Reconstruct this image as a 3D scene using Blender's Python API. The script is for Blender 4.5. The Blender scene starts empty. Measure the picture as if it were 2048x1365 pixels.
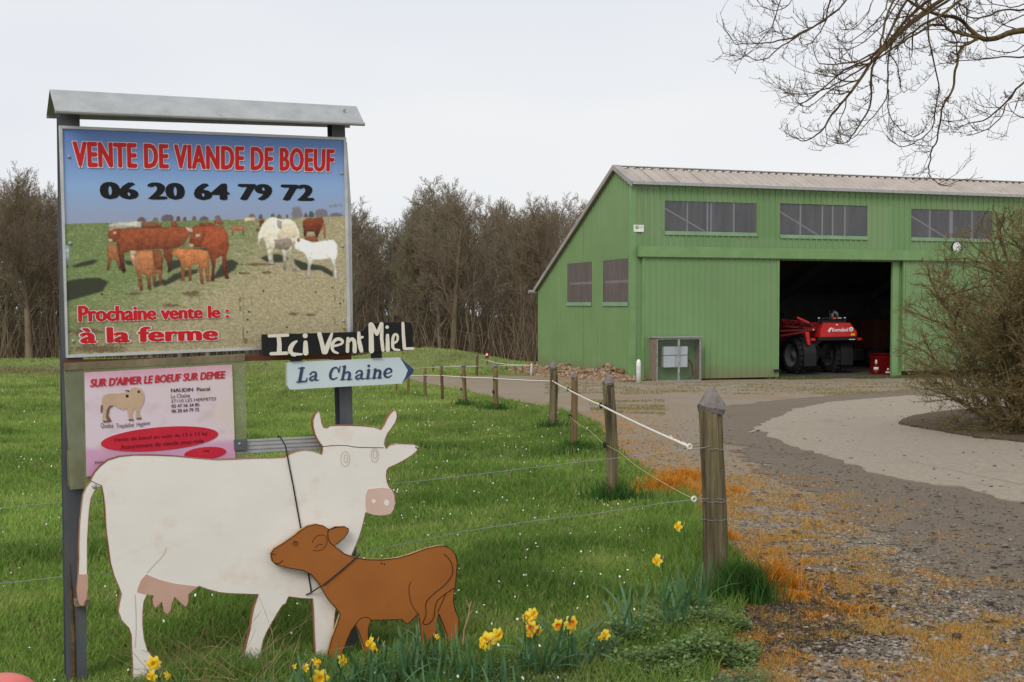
import bpy, bmesh, math, random
import numpy as np
from mathutils import Vector, Matrix

random.seed(7)
rng = np.random.default_rng(7)
S = bpy.context.scene
COL = S.collection
R = math.radians

# ------------------------------------------------------------------ camera
F_PX, CX, CY, HOR = 2300.0, 1024.0, 682.5, 607.0
PITCH = math.atan((CY - HOR) / F_PX)
CZ = 1.605
cd = bpy.data.cameras.new('camera')
cd.sensor_width = 36.0
cd.lens = F_PX / 2048 * 36
cd.clip_start = 0.05
cd.clip_end = 2000
cam = bpy.data.objects.new('camera', cd)
cam.location = (0, 0, CZ)
cam.rotation_euler = (R(90) - PITCH, 0, 0)
COL.objects.link(cam)
S.camera = cam

# ------------------------------------------------------------------ sky and sun (overcast)
SUN_EL, SUN_AZ = R(42), R(205)     # azimuth clockwise from +Y: behind the camera, to the left
w = bpy.data.worlds.new('World')
S.world = w
w.use_nodes = True
nt = w.node_tree
nt.nodes.clear()
out = nt.nodes.new('ShaderNodeOutputWorld')
bg = nt.nodes.new('ShaderNodeBackground')
bg.inputs['Strength'].default_value = 0.1
sky = nt.nodes.new('ShaderNodeTexSky')
sky.sky_type = 'NISHITA'
sky.sun_disc = False
sky.sun_elevation = SUN_EL
sky.sun_rotation = SUN_AZ
bg2 = nt.nodes.new('ShaderNodeBackground')
tc = nt.nodes.new('ShaderNodeTexCoord')
mp = nt.nodes.new('ShaderNodeMapping')
mp.inputs['Scale'].default_value = (1, 1, 4)
nz = nt.nodes.new('ShaderNodeTexNoise')
nz.inputs['Scale'].default_value = 1.3
nz.inputs['Detail'].default_value = 3
cr = nt.nodes.new('ShaderNodeValToRGB')
cr.color_ramp.elements[0].position = 0.3
cr.color_ramp.elements[0].color = (0.74, 0.775, 0.85, 1)
cr.color_ramp.elements[1].position = 0.7
cr.color_ramp.elements[1].color = (0.87, 0.872, 0.875, 1)
nt.links.new(tc.outputs['Generated'], mp.inputs['Vector'])
nt.links.new(mp.outputs['Vector'], nz.inputs['Vector'])
nt.links.new(nz.outputs['Fac'], cr.inputs['Fac'])
nt.links.new(cr.outputs['Color'], bg2.inputs['Color'])
bg2.inputs['Strength'].default_value = 0.905
nt.links.new(sky.outputs['Color'], bg.inputs['Color'])
mx = nt.nodes.new('ShaderNodeMixShader')
mx.inputs[0].default_value = 0.94
nt.links.new(bg.outputs[0], mx.inputs[1])
nt.links.new(bg2.outputs[0], mx.inputs[2])
nt.links.new(mx.outputs[0], out.inputs['Surface'])

sl = bpy.data.lights.new('sun', 'SUN')
sl.energy = 1.45
sl.angle = R(28)
sl.color = (1.0, 0.955, 0.89)
so = bpy.data.objects.new('sun', sl)
sdir = Vector((math.sin(SUN_AZ) * math.cos(SUN_EL), math.cos(SUN_AZ) * math.cos(SUN_EL), math.sin(SUN_EL)))
so.rotation_euler = sdir.to_track_quat('Z', 'Y').to_euler()
so.location = sdir * 60
COL.objects.link(so)
S.view_settings.view_transform = 'Standard'
S.view_settings.look = 'None'
S.view_settings.gamma = 1
S.view_settings.exposure = 0.2
S.view_settings.use_curve_mapping = False

# ------------------------------------------------------------------ projection helpers
cp, sp_ = math.cos(PITCH), math.sin(PITCH)
CAM = np.array([0, 0, CZ])
G0, GS = 0.165, -0.033           # ground plane z = G0 + GS*y


def ray(px, py):
    a = (px - CX) / F_PX
    b = (CY - py) / F_PX
    return np.array([a, cp + b * sp_, -sp_ + b * cp])


def gnd(px, py, dz=0.0):
    r = ray(px, py)
    t = (G0 + dz - CZ) / (r[2] - GS * r[1])
    return CAM + r * t


def gnd_np(px, py):
    a = (px - CX) / F_PX
    b = (CY - py) / F_PX
    ry = cp + b * sp_
    rz = -sp_ + b * cp
    t = (G0 - CZ) / (rz - GS * ry)
    return a * t, ry * t


def atY(px, py, Y):
    r = ray(px, py)
    return CAM + r * (Y / r[1])


class Plane:
    def __init__(s, O, yaw):
        s.O = np.array(O, float)
        s.U = np.array([math.cos(yaw), math.sin(yaw), 0.0])
        s.G = np.array([-math.sin(yaw), math.cos(yaw), 0.0])   # away from the camera
        s.W = np.array([0, 0, 1.0])
        s.yaw = yaw

    def p(s, px, py, off=0.0):
        """point where the sight line meets the plane, then moved off metres to the front"""
        r = ray(px, py)
        t = ((s.O - s.G * off - CAM) @ s.G) / (r @ s.G)
        return CAM + r * t

    def u(s, px, py, off=0.0):
        return (s.p(px, py, off) - s.O) @ s.U

    def at(s, u, z, off=0.0):
        q = s.O + s.U * u - s.G * off
        return np.array([q[0], q[1], z])


def vnoise(x, y, seed=0):
    x = np.asarray(x, float); y = np.asarray(y, float)
    xi = np.floor(x).astype(np.int64); yi = np.floor(y).astype(np.int64)
    fx = x - xi; fy = y - yi
    fx = fx * fx * (3 - 2 * fx); fy = fy * fy * (3 - 2 * fy)

    def h(a, b):
        n = (a * 374761393 + b * 668265263 + seed * 1274126177) & 0x7fffffff
        n = ((n ^ (n >> 13)) * 1274126177) & 0x7fffffff
        return ((n ^ (n >> 16)) & 0xffff) / 65535.0
    return (h(xi, yi) * (1 - fx) + h(xi + 1, yi) * fx) * (1 - fy) + (h(xi, yi + 1) * (1 - fx) + h(xi + 1, yi + 1) * fx) * fy


def fbm(x, y, seed=0, o=4):
    s = 0; a = .5
    x = np.asarray(x, float); y = np.asarray(y, float)
    for i in range(o):
        c_, s_ = math.cos(.65 + i * 1.1), math.sin(.65 + i * 1.1)
        s = s + a * vnoise((x * c_ - y * s_) * 2 ** i, (x * s_ + y * c_) * 2 ** i, seed + i * 17)
        a *= .5
    return s


def lin(r, g, b):
    f = lambda v: (v / 255 / 12.92) if v / 255 <= .04045 else ((v / 255 + .055) / 1.055) ** 2.4
    return (f(r), f(g), f(b))


# ------------------------------------------------------------------ materials
def M(name, c1, c2=None, scale=6, rough=.8, bump=0.0, bscale=40, metal=0, spec=.3, stretch=(1, 1, 1), lo=.35, hi=.65,
      c3=None, s3=2.0, t3=(.55, .7), attr=None, transl=0.0, alpha=None, detail=6):
    m = bpy.data.materials.new(name)
    m.use_nodes = True
    n = m.node_tree.nodes; l = m.node_tree.links
    b = n['Principled BSDF']
    b.inputs['Roughness'].default_value = rough
    b.inputs['Metallic'].default_value = metal
    b.inputs['Specular IOR Level'].default_value = spec
    t = n.new('ShaderNodeTexCoord')
    mpp = n.new('ShaderNodeMapping')
    mpp.inputs['Scale'].default_value = stretch
    l.new(t.outputs['Object'], mpp.inputs['Vector'])
    last = None
    if attr:
        a = n.new('ShaderNodeAttribute'); a.attribute_name = attr
        last = a.outputs['Color']
    if c2 is not None:
        z = n.new('ShaderNodeTexNoise'); z.inputs['Scale'].default_value = scale; z.inputs['Detail'].default_value = detail
        z.inputs['Roughness'].default_value = .62
        l.new(mpp.outputs[0], z.inputs['Vector'])
        r = n.new('ShaderNodeValToRGB')
        r.color_ramp.elements[0].position = lo; r.color_ramp.elements[1].position = hi
        r.color_ramp.elements[0].color = (*c1, 1); r.color_ramp.elements[1].color = (*c2, 1)
        l.new(z.outputs['Fac'], r.inputs['Fac'])
        if last is None:
            last = r.outputs['Color']
        else:
            mm = n.new('ShaderNodeMix'); mm.data_type = 'RGBA'; mm.blend_type = 'MULTIPLY'
            mm.inputs[0].default_value = 1
            l.new(last, mm.inputs[6]); l.new(r.outputs['Color'], mm.inputs[7])
            last = mm.outputs[2]
    if c3 is not None:
        z = n.new('ShaderNodeTexNoise'); z.inputs['Scale'].default_value = s3; z.inputs['Detail'].default_value = 8
        z.inputs['Roughness'].default_value = .7
        l.new(mpp.outputs[0], z.inputs['Vector'])
        r = n.new('ShaderNodeMapRange')
        r.inputs[1].default_value = t3[0]; r.inputs[2].default_value = t3[1]
        l.new(z.outputs['Fac'], r.inputs[0])
        mm = n.new('ShaderNodeMix'); mm.data_type = 'RGBA'
        l.new(r.outputs[0], mm.inputs[0])
        if last is None:
            mm.inputs[6].default_value = (*c1, 1)
        else:
            l.new(last, mm.inputs[6])
        mm.inputs[7].default_value = (*c3, 1)
        last = mm.outputs[2]
    if last is None:
        b.inputs['Base Color'].default_value = (*c1, 1)
    else:
        l.new(last, b.inputs['Base Color'])
    if bump:
        z = n.new('ShaderNodeTexNoise'); z.inputs['Scale'].default_value = bscale; z.inputs['Detail'].default_value = 5
        l.new(mpp.outputs[0], z.inputs['Vector'])
        bb = n.new('ShaderNodeBump'); bb.inputs['Strength'].default_value = min(1, bump); bb.inputs['Distance'].default_value = .02
        l.new(z.outputs['Fac'], bb.inputs['Height'])
        l.new(bb.outputs[0], b.inputs['Normal'])
    if transl:
        tr = n.new('ShaderNodeBsdfTranslucent')
        if last is not None: l.new(last, tr.inputs['Color'])
        else: tr.inputs['Color'].default_value = (*c1, 1)
        ms = n.new('ShaderNodeMixShader'); ms.inputs[0].default_value = transl
        l.new(b.outputs[0], ms.inputs[1]); l.new(tr.outputs[0], ms.inputs[2])
        l.new(ms.outputs[0], n['Material Output'].inputs['Surface'])
    if alpha is not None:
        tr = n.new('ShaderNodeBsdfTransparent')
        tr.inputs['Color'].default_value = (*alpha[1], 1)
        ms = n.new('ShaderNodeMixShader'); ms.inputs[0].default_value = alpha[0]
        l.new(b.outputs[0], ms.inputs[1]); l.new(tr.outputs[0], ms.inputs[2])
        l.new(ms.outputs[0], n['Material Output'].inputs['Surface'])
    return m


m_terrain = M('field_soil', (.8, .8, .8), (1.15, 1.15, 1.1), 8, .95, .6, 60, attr='Col')
m_grass = M('grass_blades', (1, 1, 1), None, attr='Col', rough=.75, spec=.15, transl=.35)
m_gravel = M('gravel', (.215, .170, .120), (.37, .31, .235), 30, .95, 1.0, 90, c3=(.29, .20, .115), s3=.35, t3=(.48, .66), detail=10)
m_asphalt = M('worn_asphalt', (.145, .112, .080), (.235, .190, .140), 45, .93, .8, 120, c3=(.16, .125, .09), s3=.7, t3=(.5, .7), detail=10)
m_concrete = M('pale_concrete', (.27, .226, .172), (.36, .308, .240), 14, .9, .35, 60, c3=(.22, .185, .14), s3=1.1, t3=(.55, .78), detail=10)
m_bedsoil = M('bed_soil', (.07, .05, .03), (.14, .095, .055), 12, .95, .8, 50)
m_shed = M('green_sheet', lin(112, 144, 96), lin(119, 151, 102), .35, .5, .0, spec=.35, c3=lin(120, 150, 100), s3=.8, t3=(.6, .9))
m_shed_g = M('green_sheet_gable', lin(112, 141, 90), lin(119, 149, 97), .5, .45, .0, spec=.4, c3=lin(122, 145, 100), s3=.8, t3=(.62, .9))
m_trim = M('green_trim', lin(110, 145, 92), lin(123, 156, 106), 1.5, .45, 0, c3=lin(128, 122, 82), s3=2.5, t3=(.66, .85))
m_sill = M('pale_green_flashing', lin(122, 152, 118), lin(135, 165, 130), 2, .5)
m_roof = M('fibre_cement_roof', lin(168, 158, 149), lin(184, 175, 166), 1.2, .9, .3, 30, c3=lin(135, 125, 112), s3=3, t3=(.6, .8))
m_verge = M('grey_verge', lin(146, 140, 136), lin(164, 158, 152), 1.5, .6)
m_galv = M('galvanised_steel', lin(158, 161, 161), lin(176, 178, 177), 9, .55, .05, 60, metal=.2, c3=lin(140, 145, 145), s3=14, t3=(.55, .75))
m_galv_dk = M('dull_steel_post', lin(84, 88, 94), lin(105, 108, 112), 6, .55, .1, 40, metal=.35, stretch=(1, 1, .25), c3=lin(110, 78, 58), s3=6, t3=(.72, .85))
m_alu = M('aluminium_frame', lin(185, 187, 188), lin(208, 208, 205), 10, .4, metal=.3, c3=lin(110, 108, 60), s3=22, t3=(.64, .72))
m_pane = M('translucent_sheet', lin(122, 124, 129), lin(138, 139, 143), 3, .5, spec=.3, alpha=(.5, (.85, .85, .88)), stretch=(1, 1, .2))
m_pane_g = M('translucent_sheet_gable', lin(126, 115, 112), lin(140, 128, 124), 3, .5, spec=.3, alpha=(.42, (.85, .85, .88)), stretch=(1, 1, .2))
m_lightbar = M('pale_steel_bar', lin(200, 202, 208), lin(212, 213, 216), 3, .5)
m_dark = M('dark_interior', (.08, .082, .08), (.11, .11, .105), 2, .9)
m_inwall = M('interior_concrete', (.30, .29, .28), (.38, .37, .35), 1, .9)
m_black = M('black_rubber', (.016, .016, .017), (.028, .027, .026), 6, .75, .3, 30)
m_blackp = M('black_plastic', (.012, .012, .013), None, rough=.45)
m_red = M('red_machine_paint', lin(186, 22, 28), lin(200, 34, 36), 3, .35, spec=.5)
m_redd = M('dark_red_steel', lin(96, 10, 14), lin(122, 14, 18), 4, .5)
m_rim = M('grey_rim', lin(96, 99, 104), lin(120, 122, 126), 3, .5)
m_white = M('white_paint', lin(225, 224, 220), lin(238, 237, 233), 4, .5)
m_yellow = M('yellow_plate', lin(230, 180, 20), None, rough=.5)
m_orange = M('orange_lamp', lin(220, 80, 30), None, rough=.4)
m_printgrey = M('pale_grey_print', lin(170, 190, 185), None, rough=.5)
m_printgreen = M('green_print', lin(20, 130, 90), None, rough=.5)
m_cow = M('cream_painted_plywood', lin(234, 228, 220), lin(240, 234, 226), 3, .6, .03, 25, spec=.25, c3=lin(222, 194, 174), s3=2.9, t3=(.54, .80), stretch=(1, 1, 1.4))
m_cowedge = M('rust_brown_edge', lin(120, 66, 34), lin(150, 90, 50), 20, .8)
m_pink = M('dusty_pink_paint', lin(212, 178, 162), lin(220, 190, 176), 6, .6)
m_pinkdk = M('brownish_pink_paint', lin(196, 156, 138), lin(206, 168, 150), 6, .6)
m_calf = M('brown_painted_plywood', lin(158, 94, 42), lin(170, 104, 49), 3, .55, .04, 25, c3=lin(118, 72, 34), s3=5, t3=(.60, .80))
m_calfedge = M('pale_cut_edge', lin(190, 160, 110), lin(150, 110, 70), 14, .8)
m_line = M('dark_drawn_line', lin(48, 34, 24), None, rough=.7)
m_pencil = M('faint_pencil_line', lin(184, 172, 160), None, rough=.8)
m_cord = M('black_cord', lin(38, 38, 40), None, rough=.6)
m_txtred = M('red_lettering', lin(196, 24, 28), lin(208, 32, 34), 4, .4)
m_txtwhite = M('pinkish_white_outline', lin(232, 212, 216), None, rough=.45)
m_txtblack = M('black_lettering', lin(16, 16, 18), None, rough=.4)
m_print = M('printed_photo_panel', (1, 1, 1), None, attr='Col', rough=.35, spec=.3)
m_poster = M('faded_pink_poster', (1, 1, 1), (1.0, 1.0, 1.0), attr='Col', rough=.4, c3=lin(196, 176, 160), s3=9, t3=(.6, .85))
m_postext_dk = M('faded_dark_print', lin(64, 48, 56), None, rough=.5)
m_postred = M('poster_red', lin(196, 36, 60), lin(206, 44, 62), 8, .4, c3=lin(214, 120, 130), s3=12, t3=(.68, .8))
m_postxtred = M('poster_red_letters', lin(186, 34, 52), lin(200, 50, 64), 12, .4)
m_postdkred = M('dark_print_on_red', lin(120, 14, 34), None, rough=.5)
m_bull = M('tan_bull_print', lin(190, 160, 132), lin(204, 176, 148), 10, .5)
m_bulldk = M('brown_bull_print', lin(120, 92, 74), None, rough=.5)
m_plexi = M('weathered_acrylic', lin(150, 152, 120), lin(175, 178, 150), 8, .25, spec=.5, alpha=(.62, (.86, .9, .82)))
m_batten = M('red_brown_batten', lin(96, 56, 42), lin(112, 66, 48), 8, .8)
m_oldwood = M('weathered_board', lin(110, 98, 78), lin(140, 128, 104), 10, .9, .4, 30, stretch=(1, 1, .2))
m_blackboard = M('black_painted_board', lin(20, 21, 23), lin(28, 29, 31), 8, .6)
m_handwhite = M('cream_hand_paint', lin(232, 226, 210), lin(224, 216, 200), 10, .6)
m_signblue = M('pale_blue_enamel', lin(198, 212, 218), lin(208, 220, 225), 3, .35, c3=lin(186, 186, 160), s3=5, t3=(.68, .85))
m_navy = M('navy_lettering', lin(48, 68, 96), lin(58, 78, 106), 10, .45)
m_wood = M('grey_fence_wood', lin(80, 72, 52), lin(132, 120, 90), 26, .9, 1.0, 60, stretch=(1, 1, .06), c3=lin(58, 48, 36), s3=16, t3=(.50, .66))
m_wood2 = M('brown_fence_wood', lin(100, 80, 56), lin(138, 116, 84), 22, .9, 1.0, 50, stretch=(1, 1, .06), c3=lin(62, 48, 36), s3=12, t3=(.52, .70))
m_felt = M('zinc_cap', lin(98, 92, 90), lin(130, 122, 116), 18, .7, .5, 60, c3=lin(150, 132, 110), s3=30, t3=(.62, .75))
m_tape = M('white_fence_tape', lin(214, 204, 192), lin(228, 220, 210), 30, .7)
m_wire = M('galvanised_wire', lin(150, 156, 158), None, rough=.4, metal=.4)
m_wire2 = M('straw_coloured_wire', lin(176, 172, 120), None, rough=.5)
m_insw = M('white_porcelain', lin(215, 208, 196), None, rough=.3)
m_insb = M('black_insulator', (.012, .012, .012), None, rough=.4)
m_bark = M('oak_bark', lin(104, 86, 50), lin(66, 54, 38), 6, .95, .6, 30)
m_twig = M('oak_twigs', lin(88, 70, 46), lin(64, 50, 36), 5, .95)
m_wbark = M('wood_bark', (.165, .125, .080), (.25, .19, .125), .8, .95)
m_wbark2 = M('wood_bark_olive', (.165, .145, .088), (.25, .21, .135), .8, .95)
m_wbark3 = M('wood_bark_pale', (.20, .158, .112), (.29, .23, .165), .8, .95)
m_shrub = M('shrub_stems', (.125, .10, .045), (.21, .165, .078), 3, .95)
m_bud = M('shrub_buds', (.30, .16, .06), (.22, .19, .06), 2, .8, transl=.3)
m_leaf = M('daffodil_leaf', lin(66, 104, 62), lin(96, 132, 88), 9, .5, spec=.35, transl=.25)
m_petal = M('daffodil_petal', lin(240, 208, 50), lin(248, 226, 90), 20, .6, transl=.3)
m_corona = M('daffodil_corona', lin(246, 196, 24), lin(250, 210, 40), 20, .6, transl=.3)
m_coronared = M('daffodil_corona_red', lin(226, 92, 22), lin(240, 130, 22), 20, .6, transl=.2)
m_sepal = M('papery_sheath', lin(176, 140, 100), None, rough=.8)
m_weed = M('weed_leaves', (1, 1, 1), None, attr='Col', rough=.7, transl=.3)
m_stone = M('stones', (1, 1, 1), (.7, .7, .7), 20, .9, attr='Col')
m_pinkobj = M('salmon_pink', lin(222, 110, 104), lin(230, 124, 116), 5, .4)
m_clear = M('clear_sheet', lin(120, 125, 122), None, rough=.2, spec=.5, alpha=(.92, (.97, .98, .97)))
m_tapegrey = M('silver_tape', lin(175, 178, 182), lin(120, 120, 124), 16, .4)
m_meter = M('grey_meter_box', lin(196, 202, 210), lin(206, 212, 220), 2, .5)
m_brownside = M('brown_cladding', lin(122, 106, 92), lin(140, 124, 108), 5, .8)


# ------------------------------------------------------------------ object helpers
def tag(o, label=None, cat=None, group=None, kind=None):
    if label: o['label'] = label
    if cat: o['category'] = cat
    if group: o['group'] = group
    if kind: o['kind'] = kind
    return o


def link(name, me, mat, parent=None):
    o = bpy.data.objects.new(name, me)
    if mat is not None:
        if isinstance(mat, (list, tuple)):
            for q in mat: me.materials.append(q)
        else:
            me.materials.append(mat)
    COL.objects.link(o)
    if parent is not None:
        o.parent = parent
        o.matrix_parent_inverse = Matrix.Translation(-Vector(parent.location)) if parent.type == 'EMPTY' else Matrix.Identity(4)
    return o


def thing(name, label, cat, loc, group=None):
    o = bpy.data.objects.new(name, None)
    o.location = Vector([float(v) for v in loc])
    o.empty_display_size = .2
    COL.objects.link(o)
    return tag(o, label, cat, group)


def mesh_np(name, V, F, mat, parent=None, col=None, smooth=False):
    V = np.asarray(V, np.float32); F = np.asarray(F, np.int32)
    k = F.shape[1]
    me = bpy.data.meshes.new(name)
    me.vertices.add(len(V)); me.vertices.foreach_set('co', V.ravel())
    me.loops.add(F.size); me.loops.foreach_set('vertex_index', F.ravel())
    me.polygons.add(len(F))
    me.polygons.foreach_set('loop_start', np.arange(0, F.size, k, dtype=np.int32))
    me.polygons.foreach_set('loop_total', np.full(len(F), k, np.int32))
    if smooth:
        me.polygons.foreach_set('use_smooth', np.ones(len(F), bool))
    if col is not None:
        a = me.color_attributes.new('Col', 'FLOAT_COLOR', 'POINT')
        c = np.ones((len(V), 4), np.float32); c[:, :3] = col
        a.data.foreach_set('color', c.ravel())
    me.update(calc_edges=True)
    me.validate()
    return link(name, me, mat, parent)


class MB:
    def __init__(s):
        s.v = []; s.f = []; s.mi = []

    def add(s, vs, fs, mi=0):
        b = len(s.v)
        s.v += [tuple(float(c) for c in q) for q in vs]
        s.f += [tuple(b + i for i in f) for f in fs]
        s.mi += [mi] * len(fs)
        return s

    def box(s, O, A, B, C):
        """box from corner O with edge vectors A,B,C"""
        O, A, B, C = [np.array(q, float) for q in (O, A, B, C)]
        vs = [O, O + A, O + A + B, O + B, O + C, O + A + C, O + A + B + C, O + B + C]
        fs = [(0, 3, 2, 1), (4, 5, 6, 7), (0, 1, 5, 4), (1, 2, 6, 5), (2, 3, 7, 6), (3, 0, 4, 7)]
        return s.add(vs, fs)

    def bar(s, a, b, wdt, dpt, up=(0, 0, 1)):
        a = np.array(a, float); b = np.array(b, float)
        d = b - a; d = d / np.linalg.norm(d)
        up = np.array(up, float)
        if abs(d @ up) > .95: up = np.array([1, 0, 0.])
        x = np.cross(d, up); x /= np.linalg.norm(x); y = np.cross(x, d)
        return s.box(a - x * wdt / 2 - y * dpt / 2, b - a, x * wdt, y * dpt)

    def tube(s, pts, rad, n=8, cap=True):
        pts = [np.array(q, float) for q in pts]
        if np.isscalar(rad): rad = [rad] * len(pts)
        base = len(s.v); N = len(pts)
        ref = np.array([.31, .17, .93])
        for i, q in enumerate(pts):
            d = pts[min(i + 1, N - 1)] - pts[max(i - 1, 0)]
            d = d / (np.linalg.norm(d) + 1e-9)
            r0 = ref if abs(d @ ref) < .9 else np.array([1, 0, 0.])
            x = np.cross(d, r0); x /= np.linalg.norm(x); y = np.cross(d, x)
            for k in range(n):
                a = 2 * math.pi * k / n
                s.v.append(tuple(q + (x * math.cos(a) + y * math.sin(a)) * rad[i]))
        for i in range(N - 1):
            for k in range(n):
                a = base + i * n + k; b = base + i * n + (k + 1) % n
                s.f.append((a, b, b + n, a + n)); s.mi.append(0)
        if cap:
            s.f.append(tuple(base + k for k in range(n))[::-1]); s.mi.append(0)
            s.f.append(tuple(base + (N - 1) * n + k for k in range(n))); s.mi.append(0)
        return s

    def build(s, name, mat, parent=None, smooth=False, bevel=0):
        me = bpy.data.meshes.new(name)
        me.from_pydata(s.v, [], s.f)
        for p, m_ in zip(me.polygons, s.mi):
            p.material_index = m_
            p.use_smooth = smooth
        if bevel:
            bm = bmesh.new(); bm.from_mesh(me)
            bmesh.ops.recalc_face_normals(bm, faces=bm.faces)
            bmesh.ops.bevel(bm, geom=bm.edges, offset=bevel, segments=2, affect='EDGES', clamp_overlap=True)
            bm.to_mesh(me); bm.free()
        me.update()
        return link(name, me, mat, parent)


def slab(poly3, nrm, thick, name, mats, parent=None, bevel=.0):
    """extruded plate: poly3 = ordered 3D front points, thickness goes against nrm"""
    bm = bmesh.new()
    vs = [bm.verts.new([float(c) for c in q]) for q in poly3]
    f = bm.faces.new(vs)
    f.normal_update()
    nv = Vector([float(c) for c in nrm])
    if f.normal.dot(nv) < 0: f.normal_flip()
    r = bmesh.ops.extrude_face_region(bm, geom=[f])
    nvs = [g for g in r['geom'] if isinstance(g, bmesh.types.BMVert)]
    bmesh.ops.translate(bm, verts=nvs, vec=-nv * thick)
    bmesh.ops.recalc_face_normals(bm, faces=bm.faces)
    if len(mats) > 1:
        for g in bm.faces:
            g.material_index = 0 if abs(g.normal.dot(nv)) > .8 and g.calc_center_median().dot(nv) > Vector([float(c) for c in poly3[0]]).dot(nv) - thick * .5 else 1
    big = [g for g in bm.faces if len(g.verts) > 4]
    bmesh.ops.triangulate(bm, faces=big)
    me = bpy.data.meshes.new(name); bm.to_mesh(me); bm.free()
    return link(name, me, list(mats), parent)


def segs_mesh(name, SG, n, mat, parent=None, col=None):
    """SG: array N x 8 (p0,p1,r0,r1) -> tapered n-sided prisms"""
    SG = np.asarray(SG, float)
    p0 = SG[:, 0:3]; p1 = SG[:, 3:6]; r0 = SG[:, 6]; r1 = SG[:, 7]
    d = p1 - p0; L = np.linalg.norm(d, axis=1, keepdims=True) + 1e-9; d = d / L
    ref = np.where(np.abs(d[:, 2:3]) < .8, np.array([[0, 0, 1.]]), np.array([[1., 0, 0]]))
    x = np.cross(d, ref); x /= np.linalg.norm(x, axis=1, keepdims=True) + 1e-9
    y = np.cross(d, x)
    N = len(SG)
    V = np.zeros((N, 2 * n, 3))
    for k in range(n):
        a = 2 * math.pi * k / n
        o = x * math.cos(a) + y * math.sin(a)
        V[:, k] = p0 + o * r0[:, None]
        V[:, n + k] = p1 + o * r1[:, None]
    base = (np.arange(N) * 2 * n)[:, None]
    F = []
    for k in range(n):
        F.append(np.concatenate([base + k, base + (k + 1) % n, base + n + (k + 1) % n, base + n + k], 1))
    F = np.stack(F, 1).reshape(-1, 4)
    return mesh_np(name, V.reshape(-1, 3), F, mat, parent, smooth=True)


# ------------------------------------------------------------------ terrain
def gbase(y):
    y = np.asarray(y, float)
    return np.where(y < 110, G0 + GS * y, G0 + GS * 110 + (y - 110) * -.004)


# edge between field grass and track, photo rows -> photo columns
EY = [600, 753, 765, 775, 785, 800, 810, 830, 850, 900, 960, 1000, 1040, 1100, 1180, 1250, 1365, 1500, 1800, 3000]
EX = [780, 785, 830, 880, 930, 1000, 1060, 1150, 1195, 1228, 1310, 1385, 1405, 1450, 1480, 1470, 1405, 1350, 1300, 1280]
TRACK_FAR = gnd(1000, 752)[1]


def world2px(x, y, z=None):
    if z is None: z = G0 + GS * y
    dz = z - CZ
    fwd = y * cp - dz * sp_
    up = y * sp_ + dz * cp
    fwd = np.maximum(fwd, 1e-3)
    return CX + F_PX * x / fwd, CY - F_PX * up / fwd


def is_field(x, y):
    """1 where the meadow is, 0 on the yard and track"""
    px, py = world2px(x, y)
    e = np.interp(py, EY, EX)
    e = e + (fbm(x * 1.1, y * 1.1, 5) - .5) * 60 * np.clip(8 / np.maximum(y, 4), 0.2, 1)
    far = (y > TRACK_FAR) & (px < 1090)
    return ((px < e) & (y > 1)) | far | (y > 75)


mound_c = atY(855, 720, 62.0)
berm_y = 60.0


def bump(x, y):
    x = np.asarray(x, float); y = np.asarray(y, float)
    b = 1.05 * np.exp(-((x - mound_c[0]) / 4.6) ** 2 - ((y - 62) / 5.0) ** 2)
    b = b + .55 * np.exp(-((y - 57) / 4.5) ** 2) * (1 / (1 + np.exp((x + 9) / 2.0)))
    fm = 1 / (1 + np.exp(-(y - 3.5) * 2)) * np.clip((is_field(x + .35, y)).astype(float), 0, 1)
    b = b + fm * (fbm(x * .9, y * .9, 3, 3) - .45) * .10 * np.clip(1.2 - y / 60, .3, 1)
    return b


def zg(x, y):
    return gbase(y) + bump(x, y)


ys = np.concatenate([np.linspace(-40, 2, 12), np.linspace(2.4, 20, 170), np.linspace(20.3, 75, 150), np.linspace(78, 600, 40)])
t = np.linspace(-1, 1, 261)
xs = np.sign(t) * (np.abs(t) * 22 + np.abs(t) ** 5 * 380)
XX, YY = np.meshgrid(xs, ys)
ZZ = zg(XX, YY) - np.where(is_field(XX, YY) | (YY > 75), 0, .012)
V = np.stack([XX, YY, ZZ], -1).reshape(-1, 3)
ny, nx = XX.shape
I = np.arange(ny * nx).reshape(ny, nx)
F = np.stack([I[:-1, :-1], I[:-1, 1:], I[1:, 1:], I[1:, :-1]], -1).reshape(-1, 4)


def field_col(x, y):
    """base colour of the meadow (linear)"""
    n = fbm(x * .45, y * .45, 11); n2 = fbm(x * 2.2, y * 2.2, 12)
    dk = np.array([.140, .235, .042]); lt = np.array([.275, .405, .086]); ye = np.array([.38, .43, .13])
    a = np.clip((n - .30) * 2.4, 0, 1)[..., None]
    c = dk * (1 - a) + lt * a
    b = (np.clip((n2 - .52) * 3, 0, .45) + np.clip((y - 12) / 70, 0, .35))[..., None]
    c = c * (1 - b) + ye * b
    # bare bank at the far left and worn earth on the mound
    e = np.exp(-((y - 51.0) / 2.2) ** 2) * (1 / (1 + np.exp((x + 12) / 1.2))) * .8
    e = e + .55 * np.exp(-((x - mound_c[0] - 1.0) / 2.2) ** 2 - ((y - 59.5) / 1.6) ** 2) * np.clip(n2 * 2.6 - .7, 0, 1)
    e = np.clip(e, 0, 1)[..., None]
    c = c * (1 - e) + np.array([.22, .15, .075]) * e
    return c


fc = field_col(XX, YY) * .62
soil = np.array([.09, .07, .045])
fc = np.where((~is_field(XX, YY))[..., None], np.array([.22, .18, .13]), fc * .8 + soil * .2)
litter = np.array([.085, .058, .036])
fwd_ = np.clip((YY - 74) / 4, 0, 1)[..., None]
fc = fc * (1 - fwd_) + litter * fwd_
ter = mesh_np('field_ground', V, F, m_terrain, col=fc.reshape(-1, 3), smooth=True)
tag(ter, kind='structure')


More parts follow.
